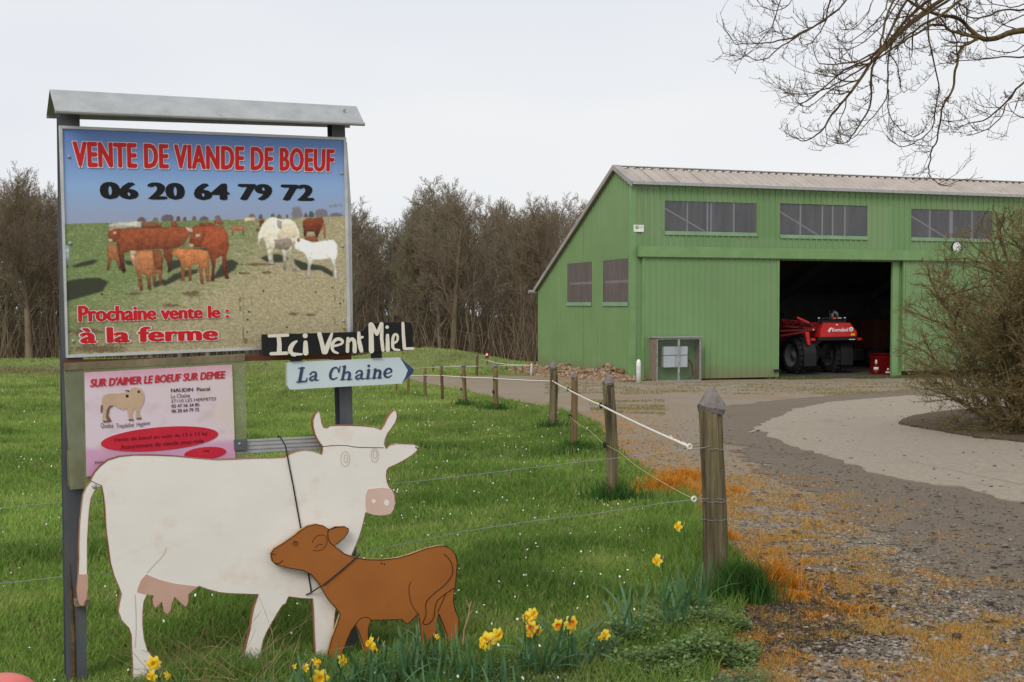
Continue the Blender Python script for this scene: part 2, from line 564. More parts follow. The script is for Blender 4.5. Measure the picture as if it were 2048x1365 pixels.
def sheet(name, pts_px, mat, dz, rag=0.0, extra=None, world_pts=None, seed=3, thick=0.0):
    P = [gnd(*q)[:2] for q in pts_px] if world_pts is None else world_pts
    P = [np.array(q) for q in P]
    D = []
    for i in range(len(P)):
        a = P[i]; b = P[(i + 1) % len(P)]
        L = np.linalg.norm(b - a)
        n = max(1, min(120, int(L / .07)))
        for k in range(n):
            q = a + (b - a) * k / n
            nrm = np.array([-(b - a)[1], (b - a)[0]]) / (L + 1e-9)
            o = (float(fbm(q[0] * 3, q[1] * 3, seed)) - .47) * rag * 2 + (float(fbm(q[0] * 14, q[1] * 14, seed + 3)) - .47) * rag * .7
            D.append(q + nrm * o)
    bm = bmesh.new()
    vs = [bm.verts.new((float(q[0]), float(q[1]), float(G0 + GS * q[1] + dz))) for q in D]
    f = bm.faces.new(vs)
    f.normal_update()
    if f.normal.z < 0: f.normal_flip()
    if thick:
        r = bmesh.ops.extrude_face_region(bm, geom=[f])
        bmesh.ops.translate(bm, verts=[g for g in r['geom'] if isinstance(g, bmesh.types.BMVert)], vec=(0, 0, -thick))
        bmesh.ops.recalc_face_normals(bm, faces=bm.faces)
    bmesh.ops.triangulate(bm, faces=bm.faces[:])
    me = bpy.data.meshes.new(name); bm.to_mesh(me); bm.free()
    return tag(link(name, me, mat), kind='structure')


left_edge = [(x + 12, y) for x, y in zip(EX[1:-2], EY[1:-2])]
gp = [tuple(gnd(*q)[:2]) for q in left_edge]
gp = [(-9.6 + 0, TRACK_FAR)][:0] + gp
far_l = gnd(785, 752)[:2]
world = [tuple(far_l)] + gp + [(2.0, .8), (2.0, -12), (40, -12), (60, 30), (60, 72), (14, 72), (9.5, 60.0), (gnd(1079, 752)[0], TRACK_FAR)]
sheet('gravel_track', None, m_gravel, .004, .10, world_pts=world, seed=21)
road = [(1420, 852), (1405, 832), (1440, 815), (1540, 803), (1680, 790), (1830, 778), (2300, 775), (2300, 800), (3200, 1600), (2600, 1650), (2048, 1262),
        (1950, 1190), (1800, 1095), (1690, 1035), (1600, 985), (1500, 925)]
sheet('asphalt_road', road, m_asphalt, .009, .34, seed=31)
conc = [(1518, 862), (1500, 868), (1530, 846), (1590, 820), (1660, 806), (1740, 799), (1830, 792), (2300, 790), (2300, 900), (3300, 1240), (2700, 1150), (2048, 1010), (1990, 1000), (1930, 978), (1860, 972),
        (1800, 962), (1740, 948), (1690, 925), (1630, 908), (1570, 890)]
sheet('concrete_path', conc, m_concrete, .022, .11, seed=41, thick=.04)
bed = [(1795, 851), (1820, 838), (1900, 825), (2048, 818), (2500, 815), (2600, 905), (2048, 888), (1960, 880), (1880, 866)]
sheet('planting_bed', bed, m_bedsoil, .055, .10, seed=51, thick=.06)

# ------------------------------------------------------------------ shed
C0 = gnd(1264, 762)
SH = Plane(C0, R(17.8))
zf = C0[2]
GP = Plane(C0, R(17.8) + R(90))          # gable plane: U runs away from the camera
GU = SH.G                                # direction along the gable


def gable_pt(px, py, off=0.0):
    """(distance along gable, z) on the gable plane"""
    n = SH.U
    r = ray(px, py)
    tt = ((C0 - n * off - CAM) @ n) / (r @ n)
    q = CAM + r * tt
    return (q - C0) @ GU, q[2]


ze = SH.p(1265.5, 367)[2]
ga, za = gable_pt(1233, 339)
gb, zb = gable_pt(1077, 579)
ULEN = 30.0
shed = thing('shed', 'long green ribbed steel farm shed with a wide open doorway', 'shed', C0)


def ribbed(name, O, U, W, N, u0, u1, w0, w1, mat, parent, period=.25, rw=.035, dep=.045, taper=.012):
    """profiled sheet: w0,w1 functions (or numbers) of u"""
    f0 = w0 if callable(w0) else (lambda u: w0)
    f1 = w1 if callable(w1) else (lambda u: w1)
    us = [(u0, 0)]
    k = math.floor(u0 / period)
    while k * period < u1:
        c = k * period + period / 2
        for uu, h in ((c - rw / 2 - taper, 0), (c - rw / 2, dep), (c + rw / 2, dep), (c + rw / 2 + taper, 0)):
            if u0 < uu < u1: us.append((uu, h))
        k += 1
    us.append((u1, 0))
    vs = []; fs = []
    for uu, h in us:
        b = O + U * uu + N * h
        vs.append(b + W * f0(uu)); vs.append(b + W * f1(uu))
    for i in range(len(us) - 1):
        fs.append((2 * i, 2 * i + 2, 2 * i + 3, 2 * i + 1))
    return MB().add(vs, fs).build(name, mat, parent)


Zv = np.array([0, 0, 1.0])
NF = -SH.G           # front normal
NGb = -SH.U          # gable normal
Ob = np.array([C0[0], C0[1], 0.0])

# window rectangles on the front (u0,u1,z0,z1)
fw = []
for (x0, x1, yt, yb) in ((1329.5, 1513, 401.6, 461.7), (1560.3, 1735, 408.4, 469), (1822.7, 1985, 418, 474.4)):
    fw.append((SH.u(x0, yt), SH.u(x1, yt), SH.p(x0, yb)[2], SH.p(x0, yt)[2]))
sp3 = fw[2][0] - fw[1][0]
for k in range(1, 4):
    a = fw[2][0] + sp3 * k * .97
    fw.append((a, a + 2.9 if False else a + (fw[2][1] - fw[2][0]), fw[2][2], fw[2][3]))
zh1 = SH.p(1400, 494, .25)[2]; zh0 = SH.p(1400, 516, .25)[2]
u_dl = SH.u(1283, 600); u_o0 = SH.u(1557, 600); u_o1 = SH.u(1785, 600)


shv = [m_shed, M('green_sheet_worn', lin(117, 146, 101), lin(124, 152, 108), .35, .55, spec=.3, c3=lin(132, 148, 112), s3=1.2, t3=(.55, .85), stretch=(1, 1, .12)),
       M('green_sheet_fresh', lin(108, 142, 93), lin(115, 149, 99), .35, .5, spec=.35, c3=lin(120, 148, 104), s3=1.5, t3=(.6, .9), stretch=(1, 1, .12))]
rsh = random.Random(4)


def add_wear(m, low, tall):
    """splashed mud along the foot and faint rain streaks"""
    n = m.node_tree.nodes; l = m.node_tree.links
    b = n['Principled BSDF']
    src = b.inputs['Base Color'].links[0].from_socket
    t = n.new('ShaderNodeTexCoord'); s = n.new('ShaderNodeSeparateXYZ'); l.new(t.outputs['Object'], s.inputs[0])
    z = n.new('ShaderNodeTexNoise'); z.inputs['Scale'].default_value = 2.2; z.inputs['Detail'].default_value = 7
    l.new(t.outputs['Object'], z.inputs['Vector'])
    a = n.new('ShaderNodeMath'); a.operation = 'MULTIPLY_ADD'; a.inputs[1].default_value = -tall * 2.2; l.new(z.outputs['Fac'], a.inputs[0]); l.new(s.outputs['Z'], a.inputs[2])
    r = n.new('ShaderNodeMapRange'); r.inputs[1].default_value = low - tall; r.inputs[2].default_value = low + tall * .35; r.inputs[3].default_value = .62; r.inputs[4].default_value = 0
    l.new(a.outputs[0], r.inputs[0])
    x = n.new('ShaderNodeMix'); x.data_type = 'RGBA'; l.new(r.outputs[0], x.inputs[0]); l.new(src, x.inputs[6]); x.inputs[7].default_value = (.20, .155, .085, 1)
    mp_ = n.new('ShaderNodeMapping'); mp_.inputs['Scale'].default_value = (5, 5, .22); l.new(t.outputs['Object'], mp_.inputs['Vector'])
    z2 = n.new('ShaderNodeTexNoise'); z2.inputs['Scale'].default_value = 1.4; z2.inputs['Detail'].default_value = 5; l.new(mp_.outputs[0], z2.inputs['Vector'])
    r2 = n.new('ShaderNodeMapRange'); r2.inputs[1].default_value = .5; r2.inputs[2].default_value = .78; r2.inputs[3].default_value = 0; r2.inputs[4].default_value = .38
    l.new(z2.outputs['Fac'], r2.inputs[0])
    y = n.new('ShaderNodeMix'); y.data_type = 'RGBA'; l.new(r2.outputs[0], y.inputs[0]); l.new(x.outputs[2], y.inputs[6]); y.inputs[7].default_value = (.20, .26, .15, 1)
    l.new(y.outputs[2], b.inputs['Base Color'])


for m__ in shv + [m_shed_g]: add_wear(m__, zf + .12, .30)


def wall_front(u0, u1, z0, z1):
    """clad in sheets one metre wide"""
    n = max(1, round((u1 - u0) / 1.0)); e = [u0 + (u1 - u0) * i / n for i in range(n + 1)]
    for a, b in zip(e[:-1], e[1:]):
        ribbed('cladding_sheet', Ob, SH.U, Zv, NF, a, b, z0, z1, rsh.choice(shv), shed)


wz0 = min(f[2] for f in fw); wz1 = max(f[3] for f in fw)
wall_front(0.02, ULEN, zh0 - .05, wz0 - .15)
wall_front(0.02, ULEN, wz1 + .02, ze)
prev = 0.02
for (a, b, c, d) in fw:
    wall_front(prev, a, wz0 - .15, wz1 + .02)
    if c - .15 > wz0 - .14: wall_front(a, b, wz0 - .15, c - .15)
    if wz1 + .02 - d > .02: wall_front(a, b, d, wz1 + .02)
    prev = b
wall_front(prev, ULEN, wz0 - .15, wz1 + .02)
wall_front(0.02, u_dl + .3, zf - .4, zh0 - .05)
for i, (a, b, c, d) in enumerate(fw):
    wo = ribbed('window', Ob - NF * .01, SH.U, Zv, NF, a, b, c, d, m_pane, shed, dep=.02)
    # steelwork seen through the sheet
    br = MB()
    q = lambda u, z: SH.at(u, z, -.085)
    L = b - a; H = d - c
    fr = ((.25, .47, .51, .76), (.24, .49, .61, .75), (.24, .49, .51, .76))[i % 3]
    for t_ in fr: br.bar(q(a + L * t_, c - .1), q(a + L * t_, d + .1), .07, .05)
    br.bar(q(a, d - H * .24), q(a + L * .44, c), .09, .04)
    br.build('brace', m_lightbar, wo)
    MB().box(SH.at(a - .02, c - .15, .034), SH.U * (L + .04), -SH.G * .02, Zv * .14).build('sill', m_sill, wo)

# corner flashing, eave gutter, track cover
MB().box(SH.at(-.035, zf - .4, .045), SH.U * .14, SH.G * .02, Zv * (ze - zf + .4)).box(SH.at(-.055, zf - .4, .045), SH.U * .02, SH.G * .25, Zv * (ze - zf + .4)).build('corner_flashing', m_trim, shed)
tr = MB()
tr.box(SH.at(SH.u(1278, 500, .25), zh0, .25), SH.U * 26, SH.G * .2, Zv * (zh1 - zh0))
tr.build('door_track_cover', m_trim, shed, bevel=.02)
MB().box(SH.at(-.1, ze - .05, .26), SH.U * (ULEN + .2), SH.G * .12, Zv * .11).build('gutter', m_galv, shed)

# sliding doors
def door(u0, u1, off, z0, z1):
    d = ribbed('sliding_door', Ob + NF * off, SH.U, Zv, NF, u0, u1, z0, z1, m_shed, shed, dep=.028)
    fr = MB()
    for uu in (u0, u1 - .07):
        fr.box(SH.at(uu, z0, off + .035), SH.U * .07, SH.G * .09, Zv * (z1 - z0))
    fr.build('door_edge', m_trim, d)
    bk = MB().box(SH.at(u0 + .08, z0 + .05, off - .06), SH.U * (u1 - u0 - .16), SH.G * .03, Zv * .12)
    bk.box(SH.at(u0 + .08, z0 + (z1 - z0) / 2, off - .06), SH.U * (u1 - u0 - .16), SH.G * .03, Zv * .12)
    bk.build('door_rail', m_galv_dk, d)
    return d


door(SH.u(1284, 700, .12), SH.u(1557, 700, .12), .12, zf + .03, zh0 + .1)
MB().bar(SH.at(SH.u(1548, 755, .2), zf + .28, .2), SH.at(SH.u(1561, 755, .2), zf + .28, .2), .05, .08).build('door_stop', m_blackp, shed)
u_r0 = SH.u(1805, 640, .12)
door(u_r0, u_r0 + 6.0, .12, zf + .15, zh0 + .1)
MB().box(SH.at(u_o1, zf - .2, 0), SH.U * .30, SH.G * .12, Zv * (zh0 - zf + .3)).build('door_jamb', m_trim, shed, bevel=.01)
MB().box(SH.at(u_o1 + .302, zf - .2, -.06), SH.U * .2, SH.G * .12, Zv * (zh0 - zf + .3)).build('door_jamb', m_trim, shed, bevel=.01)
wall_front(u_r0 + 5.8, ULEN, zf - .6, zh0 - .05)

# gable, clad around two windows
def ztop(g):
    if g < ga: return ze + (za - ze) * g / ga
    return za + (zb - za) * (g - ga) / (gb - ga)


gw = []
for (x0, x1) in ((1206.5, 1257), (1135, 1184)):
    a0 = gable_pt(x1, 560)[0]; a1 = gable_pt(x0, 560)[0]
    gw.append([a0, a1])
gz0 = (gable_pt(1257, 601)[1] + gable_pt(1135, 608)[1]) / 2
gz1 = gable_pt(1257, 517)[1]


def wall_gable(a, b, f0, f1):
    n = max(1, round((b - a) / 1.0)); e = [a + (b - a) * i / n for i in range(n + 1)]
    for p, q in zip(e[:-1], e[1:]):
        ribbed('cladding_sheet', Ob, GU, Zv, NGb, p, q, f0, f1, m_shed_g, shed, dep=.022)


e_ = sorted([0.0] + gw[0] + gw[1] + [gb])
for a, b in zip(e_[:-1], e_[1:]):
    isw = [a, b] in gw
    cuts = [a] + ([ga] if a < ga < b else []) + [b]
    for p, q in zip(cuts[:-1], cuts[1:]):
        if isw:
            wall_gable(p, q, zf - 1.2, gz0 - .16)
            wall_gable(p, q, gz1, ztop)
        else:
            wall_gable(p, q, zf - 1.2, ztop)
for a, b in gw:
    wo = ribbed('window', Ob - NGb * .01, GU, Zv, NGb, a, b, gz0, gz1, m_pane_g, shed, dep=.02)
    zz = gz0 + (gz1 - gz0) * .48
    MB().bar(Ob + GU * a + Zv * zz - NGb * .1, Ob + GU * b + Zv * zz - NGb * .1, .05, .1).build('brace', m_lightbar, wo)
    MB().box(Ob + GU * (a - .02) + Zv * (gz0 - .15) + NGb * .03, GU * (b - a + .04), NGb * .015, Zv * .15).build('sill', m_sill, wo)

# roof
def roof_strip(g0, z0, g1, z1, over0, over1):
    W = GU * (g1 - g0) + Zv * (z1 - z0); L = np.linalg.norm(W); W = W / L
    N = np.cross(SH.U, W); N = N / np.linalg.norm(N)
    if N[2] < 0: N = -N
    O = Ob + GU * g0 + Zv * (z0 + .06)
    e = np.arange(-.13, ULEN + .3, 1.0)
    for a in e:
        ribbed('roof_sheet', O, SH.U, W, N, a, min(a + 1.0, ULEN + .25), -over0, L + over1, m_roof, shed, period=.333, rw=.08, dep=.06, taper=.04)
    return N


roof_strip(0, ze, ga, za, .10, .0)
roof_strip(ga, za, gb, zb, .0, .25)
MB().box(Ob - SH.U * .14 + GU * (ga - .12) + Zv * (za + .10), SH.U * (ULEN + .5), GU * .24, Zv * .035).build('ridge_cap', m_verge, shed)
vg = MB()
for (g0, z0, g1, z1) in ((-.22, ze - (za - ze) * .22 / ga, ga, za), (ga, za, gb + .25, zb + (zb - za) / (gb - ga) * .25)):
    a = Ob + GU * g0 + Zv * (z0 - .02) - SH.U * .16; b = Ob + GU * g1 + Zv * (z1 - .02) - SH.U * .16
    vg.add([a, b, b + Zv * .163, a + Zv * .163, a + SH.U * .05, b + SH.U * .05, b + SH.U * .05 + Zv * .163, a + SH.U * .05 + Zv * .163],
           [(0, 3, 2, 1), (4, 5, 6, 7), (0, 1, 5, 4), (2, 3, 7, 6), (0, 4, 7, 3), (1, 2, 6, 5)])
    a = a + Zv * .163; b = b + Zv * .163
    vg.add([a, b, b + SH.U * .30, a + SH.U * .30, a + Zv * .02, b + Zv * .02, b + SH.U * .30 + Zv * .02, a + SH.U * .30 + Zv * .02],
           [(0, 3, 2, 1), (4, 5, 6, 7), (0, 1, 5, 4), (2, 3, 7, 6), (0, 4, 7, 3), (1, 2, 6, 5)])
vg.build('verge_trim', m_verge, shed)
g2 = Ob + GU * (gb + .2) + Zv * (zb - .12) - SH.U * .4
MB().tube([g2, g2 + SH.U * (ULEN + .6)], .08, 8).build('gutter', m_verge, shed)
# back and far walls, inner structure, floor
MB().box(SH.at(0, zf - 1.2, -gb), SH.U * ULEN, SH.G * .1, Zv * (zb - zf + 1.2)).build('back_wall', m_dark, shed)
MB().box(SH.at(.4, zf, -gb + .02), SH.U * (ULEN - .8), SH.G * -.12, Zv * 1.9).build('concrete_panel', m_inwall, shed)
pe = [SH.at(ULEN, zf - 1, 0), SH.at(ULEN, zf - 1, -gb), SH.at(ULEN, zb, -gb), SH.at(ULEN, za, -ga), SH.at(ULEN, ze, 0)]
slab(pe, SH.U, .08, 'end_wall', [m_shed_g], shed)
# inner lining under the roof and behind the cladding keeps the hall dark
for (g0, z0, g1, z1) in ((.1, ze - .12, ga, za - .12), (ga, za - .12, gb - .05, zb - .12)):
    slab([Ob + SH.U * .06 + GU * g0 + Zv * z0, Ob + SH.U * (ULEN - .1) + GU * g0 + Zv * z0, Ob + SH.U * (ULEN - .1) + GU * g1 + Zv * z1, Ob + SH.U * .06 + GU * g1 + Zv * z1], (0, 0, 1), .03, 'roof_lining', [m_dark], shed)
for k in range(1, 6):
    u = k * 5.6
    if u_o0 - .2 < u < u_o1 + .5: u = u_o1 + .7
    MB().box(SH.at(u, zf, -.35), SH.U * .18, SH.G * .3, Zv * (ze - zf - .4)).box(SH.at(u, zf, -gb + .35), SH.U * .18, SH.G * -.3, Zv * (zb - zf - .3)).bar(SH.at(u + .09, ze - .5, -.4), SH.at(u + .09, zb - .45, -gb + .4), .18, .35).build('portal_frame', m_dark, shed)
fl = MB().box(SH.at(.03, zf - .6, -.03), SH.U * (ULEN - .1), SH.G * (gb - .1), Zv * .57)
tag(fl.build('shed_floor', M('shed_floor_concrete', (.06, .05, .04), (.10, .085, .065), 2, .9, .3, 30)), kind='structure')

# plate on the corner and the clock
pl = MB().box(SH.at(SH.u(1266, 457), SH.p(1266, 464)[2], .06), SH.U * .40, SH.G * .01, Zv * .25)
o = pl.build('wall_plate', m_white)
tag(o, 'small white plate with a green square at the corner of the shed', 'sign')
u0 = SH.u(1269.5, 455)
MB().box(SH.at(u0, SH.p(1269, 458)[2], .064), SH.U * .12, SH.G * .003, Zv * .11).build('green_emblem', m_printgreen, o)
zc_ = SH.p(1269, 458)[2] + .055
MB().box(SH.at(u0 + .03, zc_ - .012, .068), SH.U * .06, SH.G * .003, Zv * .024).box(SH.at(u0 + .048, zc_ - .03, .069), SH.U * .024, SH.G * .003, Zv * .06).build('white_cross', m_white, o)
for k in range(3):
    MB().box(SH.at(u0 + .15, zc_ + .03 - k * .035, .064), SH.U * (.2 - .03 * k), SH.G * .003, Zv * .012).build('print_line', m_printgrey, o)


def disc(P, c, r, off, n=28, thick=.02):
    vs = [c + P.U * math.cos(2 * math.pi * k / n) * r + P.W * math.sin(2 * math.pi * k / n) * r - P.G * off for k in range(n)]
    vb = [v + P.G * thick for v in vs]
    m = MB(); m.add(vs + vb, [tuple(range(n)), tuple(range(n, 2 * n))[::-1]] + [(k, (k + 1) % n, n + (k + 1) % n, n + k) for k in range(n)])
    return m


ck = SH.p(1911, 495)
ck = ck
ct = thing('wall_clock', 'round white clock with black rim on the green shed wall', 'clock', ck - SH.G * .1)
disc(SH, ck, .235, .09, thick=.06).build('rim', m_blackp, ct)
disc(SH, ck, .20, .10, thick=.02).build('dial', m_white, ct)
MB().bar(ck - SH.G * .11, ck - SH.G * .11 + SH.U * .09 + Zv * .02, .02, .006).build('hour_hand', m_blackp, ct)
MB().bar(ck - SH.G * .115 - SH.U * .02, ck - SH.G * .115 - SH.U * .06 - Zv * .13, .016, .006).build('minute_hand', m_blackp, ct)
tk = MB()
for k in range(12):
    a = k * math.pi / 6
    d = SH.U * math.sin(a) + Zv * math.cos(a)
    tk.bar(ck - SH.G * .105 + d * .155, ck - SH.G * .105 + d * .18, .012, .004, up=tuple(SH.G))
tk.build('hour_marks', m_blackp, ct)

# meter cabinet standing before the closed door
off = .75
q0 = SH.p(1312, 762, off)
A0 = SH.u(1312, 720, off); A1 = SH.u(1402, 720, off); z0 = zf - .02; z1 = SH.p(1350, 676, off)[2]
cb = thing('meter_cabinet', 'outdoor cabinet with clear doors and grey meter boxes before the closed sliding door', 'cabinet', SH.at((A0 + A1) / 2, z0, off))
dp = .5
MB().box(SH.at(A0 - .02, z0, off), SH.U * .03, SH.G * dp, Zv * (z1 - z0)).build('side_panel', m_brownside, cb)
MB().box(SH.at(A1 - .01, z0, off), SH.U * .03, SH.G * dp, Zv * (z1 - z0)).build('side_panel', m_brownside, cb)
MB().box(SH.at(A0 - .06, z1, off + .05), SH.U * (A1 - A0 + .12), SH.G * (dp + .1), Zv * .03).build('top', m_verge, cb)
MB().box(SH.at(A0 - .05, z0 - .1, off + .06), SH.U * (A1 - A0 + .1), SH.G * .1, Zv * .1).build('sill', m_oldwood, cb)
MB().box(SH.at(A0, z0, off - dp + .04), SH.U * (A1 - A0), SH.G * .03, Zv * (z1 - z0)).build('back_panel', m_trim, cb)
md = (A0 + A1) / 2
for s, e in ((A0 + .02, md), (md, A1 - .02)):
    d = MB().box(SH.at(s, z0 + .02, off + .0), SH.U * (e - s), SH.G * .006, Zv * (z1 - z0 - .04)).build('clear_door', m_clear, cb)
    f = MB()
    for uu in (s, e - .04): f.box(SH.at(uu, z0 + .02, off + .012), SH.U * .04, SH.G * .01, Zv * (z1 - z0 - .04))
    for zz in (z0 + .02, z1 - .06): f.box(SH.at(s + .04, zz, off + .011), SH.U * (e - s - .08), SH.G * .01, Zv * .04)
    f.build('taped_frame', m_tapegrey, d)
x0, x1 = SH.u(1328, 710, off - .1), SH.u(1376, 710, off - .1)
za_, zb_, zc2 = SH.p(1350, 694, off - .2)[2], SH.p(1350, 711, off - .2)[2], SH.p(1350, 735, off - .2)[2]
MB().box(SH.at(x0, zb_ + .01, off - .12), SH.U * (x1 - x0), SH.G * .2, Zv * (za_ - zb_)).build('meter_box', m_meter, cb, bevel=.01)
for s in (0, 1):
    MB().box(SH.at(x0 + s * (x1 - x0) / 2 + .004, zc2, off - .12), SH.U * ((x1 - x0) / 2 - .008), SH.G * .2, Zv * (zb_ - zc2 - .01)).build('meter_box', m_meter, cb, bevel=.01)
MB().tube([SH.at(x1 + .1, z0 + .1, off - .2), SH.at(x1 + .25, z0 + .2, off - .2), SH.at(x1 + .22, z0 + .6, off - .2), SH.at(x1 + .05, z0 + .8, off - .2)], .03, 6).build('cable', m_redd, cb)


# white marker bollards
def bollard(px, yb, yt, label):
    b = gnd(px, yb)
    h = atY(px, yt, b[1])[2] - b[2]
    t_ = thing('marker_bollard', label, 'bollard', b, 'white marker bollards by the shed')
    r = h * .095
    prof = [(r, 0), (r, h * .86), (r * .85, h * .93), (r * .5, h * .98), (0.004, h)]
    MB().tube([b + Zv * z for _, z in prof], [rr for rr, _ in prof], 10).build('body', m_white, t_, smooth=True)
    MB().tube([b + Zv * h * .55, b + Zv * h * .72], r * 1.04, 10).build('grey_band', m_meter, t_)


bollard(1277, 767, 719, 'white bollard with grey band beside the meter cabinet')
bollard(1063, 752, 728, 'small white bollard at the far corner of the shed gable')

# ------------------------------------------------------------------ sprayer in the doorway
def shp(px, py, dep):
    return SH.p(px, py, -dep)


sc_d = 2.2
wl = shp(1590, 757, sc_d); wr = shp(1663, 757, sc_d + .3)
wl[2] = wr[2] = zf - .03
spr = thing('crop_sprayer', 'red and black self propelled sprayer parked tail out in the dark shed doorway', 'sprayer', (wl + wr) / 2)
U, Gd = SH.U, SH.G
ax_s = .0


def wheel(c, rad, wid):
    n = 40
    m = MB()
    prof = [(rad * .60, -wid / 2), (rad * .86, -wid / 2), (rad * .97, -wid * .38), (rad, -wid * .2), (rad, wid * .2), (rad * .97, wid * .38), (rad * .86, wid / 2), (rad * .60, wid / 2)]
    vs = []; fs = []
    for k in range(n):
        a = 2 * math.pi * k / n
        d = Gd * math.cos(a) + Zv * math.sin(a)
        for rr, uu in prof:
            vs.append(c + d * rr + U * uu)
    K = len(prof)
    for k in range(n):
        for j in range(K):
            a = k * K + j; b = k * K + (j + 1) % K; c2 = ((k + 1) % n) * K + (j + 1) % K; d2 = ((k + 1) % n) * K + j
            fs.append((a, b, c2, d2))
    m.add(vs, fs)
    ty = m.build('tyre', m_black, spr, smooth=True)
    lug = MB()
    for k in range(22):
        a = 2 * math.pi * k / 22
        for s in (-1, 1):
            aa = a + (.07 if s > 0 else -.07)
            d = Gd * math.cos(aa) + Zv * math.sin(aa); tg = -Gd * math.sin(aa) + Zv * math.cos(aa)
            lug.box(c + d * rad * .98 - tg * .03 + U * (0 if s > 0 else -wid * .46), U * wid * .46, tg * .07, d * .05)
    lug.build('tread_lugs', m_black, ty)
    rm = MB(); n2 = 28
    pr = [(rad * .60, -wid / 2), (rad * .55, -wid * .45), (rad * .5, -wid * .1), (rad * .2, -wid * .12), (rad * .18, -wid * .3), (.01, -wid * .3)]
    vs = []; fs = []
    for k in range(n2):
        a = 2 * math.pi * k / n2; d = Gd * math.cos(a) + Zv * math.sin(a)
        for rr, uu in pr: vs.append(c + d * rr + U * uu)
    for k in range(n2):
        for j in range(len(pr) - 1):
            a = k * 6 + j; fs.append((a, a + 1, ((k + 1) % n2) * 6 + j + 1, ((k + 1) % n2) * 6 + j))
    rm.add(vs, fs); rm.build('rim', m_rim, spr, smooth=True)


Rw = .76
wheel(wl + Zv * Rw, Rw, .42)
wheel(wr + Zv * Rw, Rw, .42)
for c in (wl, wr):
    cc = c + Zv * Rw
    wheel(cc + Gd * 3.3, Rw, .42)
    # mudguard: curved plate over the tail side of the wheel ending in a flap
    m = MB(); vs = []; fs = []
    ang = [R(100 + k * 12) for k in range(9)]
    for k, a in enumerate(ang):
        d = Gd * math.cos(a) + Zv * math.sin(a)
        for s in (-.05, .50):
            vs.append(cc + d * (Rw + .12) + U * (s - .1))
            vs.append(cc + d * (Rw + .15) + U * (s - .1))
    for k in range(8):
        b = k * 4
        fs += [(b, b + 4, b + 6, b + 2), (b + 1, b + 3, b + 7, b + 5), (b, b + 1, b + 5, b + 4), (b + 2, b + 6, b + 7, b + 3)]
    m.add(vs, fs)
    lp = cc - Gd * (Rw + .15) + U * (-.15)
    m.box(lp - Zv * .15 + Zv * -.25, U * .55, Gd * .03, Zv * .45)
    m.build('mudguard', m_blackp, spr)
mid = (wl + wr) / 2
MB().box(mid - U * .45 + Zv * .75 - Gd * .1, U * .9, Gd * 3.6, Zv * .3).build('chassis', m_black, spr)
MB().bar(wl + Zv * Rw, wr + Zv * Rw, .18, .18).build('axle', m_black, spr)
MB().bar(wl + Zv * Rw + Gd * 3.3, wr + Zv * Rw + Gd * 3.3, .18, .18).build('axle', m_black, spr)
# tail hood
hd = sc_d - .9
P_ = lambda x, y, d=hd: shp(x, y, d)
hood = [P_(1640, 674.5), P_(1713, 673), P_(1713.5, 664), P_(1700, 646), P_(1647, 646), P_(1640, 665)]
slab(hood, NF, .9, 'engine_hood', [m_red], spr)
MB().box(P_(1636, 681) + Gd * .0, U * (np.linalg.norm(P_(1716, 681) - P_(1636, 681))), Gd * .95, Zv * .12).build('bumper', m_blackp, spr)
MB().box(P_(1698, 680, hd - .01), U * .27, Gd * -.02, Zv * .03).build('silver_strip', m_lightbar, spr)
for (xa, xb, ya) in ((1622, 1632, 682), (1715, 1725, 681)):
    MB().box(P_(xa, ya), U * .2, Gd * .06, Zv * .1).build('tail_lamp', m_red, spr, bevel=.01)
MB().bar(P_(1628, 680.5, hd + .1), P_(1722, 680, hd + .1), .05, .05).build('lamp_bar', m_blackp, spr)
rl = MB()
rl.bar(P_(1638, 637, hd + .2), P_(1691, 637, hd + .2), .05, .05)
rl.bar(P_(1638, 637, hd + .2), P_(1641, 650, hd + .2), .04, .04).bar(P_(1691, 637, hd + .2), P_(1688, 648, hd + .2), .04, .04)
rl.bar(P_(1638, 637, hd + .2), P_(1634, 662, hd + .2), .05, .05)
rl.bar(P_(1640, 643, hd + .1), P_(1687, 643, hd + .1), .12, .06)
rl.build('guard_rail', m_blackp, spr)
for (x, y) in ((1638, 636.5), (1690, 636), (1641, 643.5), (1687, 643), (1627, 660)):
    disc(SH, shp(x, y, hd + .15), .03, 0, 10, .05).build('bolt_head', m_lightbar, spr)
MB().box(P_(1667, 639, hd + .1), U * .13, Gd * .08, Zv * .07).build('orange_beacon', m_orange, spr, bevel=.01)
MB().box(P_(1676, 637.5, hd + .1), U * .16, Gd * .05, Zv * .035).build('number_lamp', m_lightbar, spr)
ex = [P_(1664, 640, hd + .4), P_(1664, 628, hd + .4), P_(1668, 624, hd + .4), P_(1673, 627, hd + .4), P_(1675, 636, hd + .4)]
MB().tube(ex, .07, 10).build('exhaust_pipe', m_rim, spr, smooth=True)
MB().bar(P_(1659, 640, hd + .4), P_(1659, 622, hd + .4), .08, .05).build('air_intake', m_black, spr)
MB().box(P_(1600, 690, hd + .5), U * 1.0, Gd * 3.0, Zv * .75).build('spray_tank', m_redd, spr, bevel=.1)
MB().box(mid + Zv * 1.3 + Gd * 3.4 - U * .7, U * 1.4, Gd * 1.4, Zv * 1.2).build('cab', m_blackp, spr, bevel=.08)
slab([P_(1610, 664), P_(1618, 664), P_(1621, 690), P_(1616, 690)], NF, .1, 'boom_hinge', [m_red], spr)
bm_ = MB()
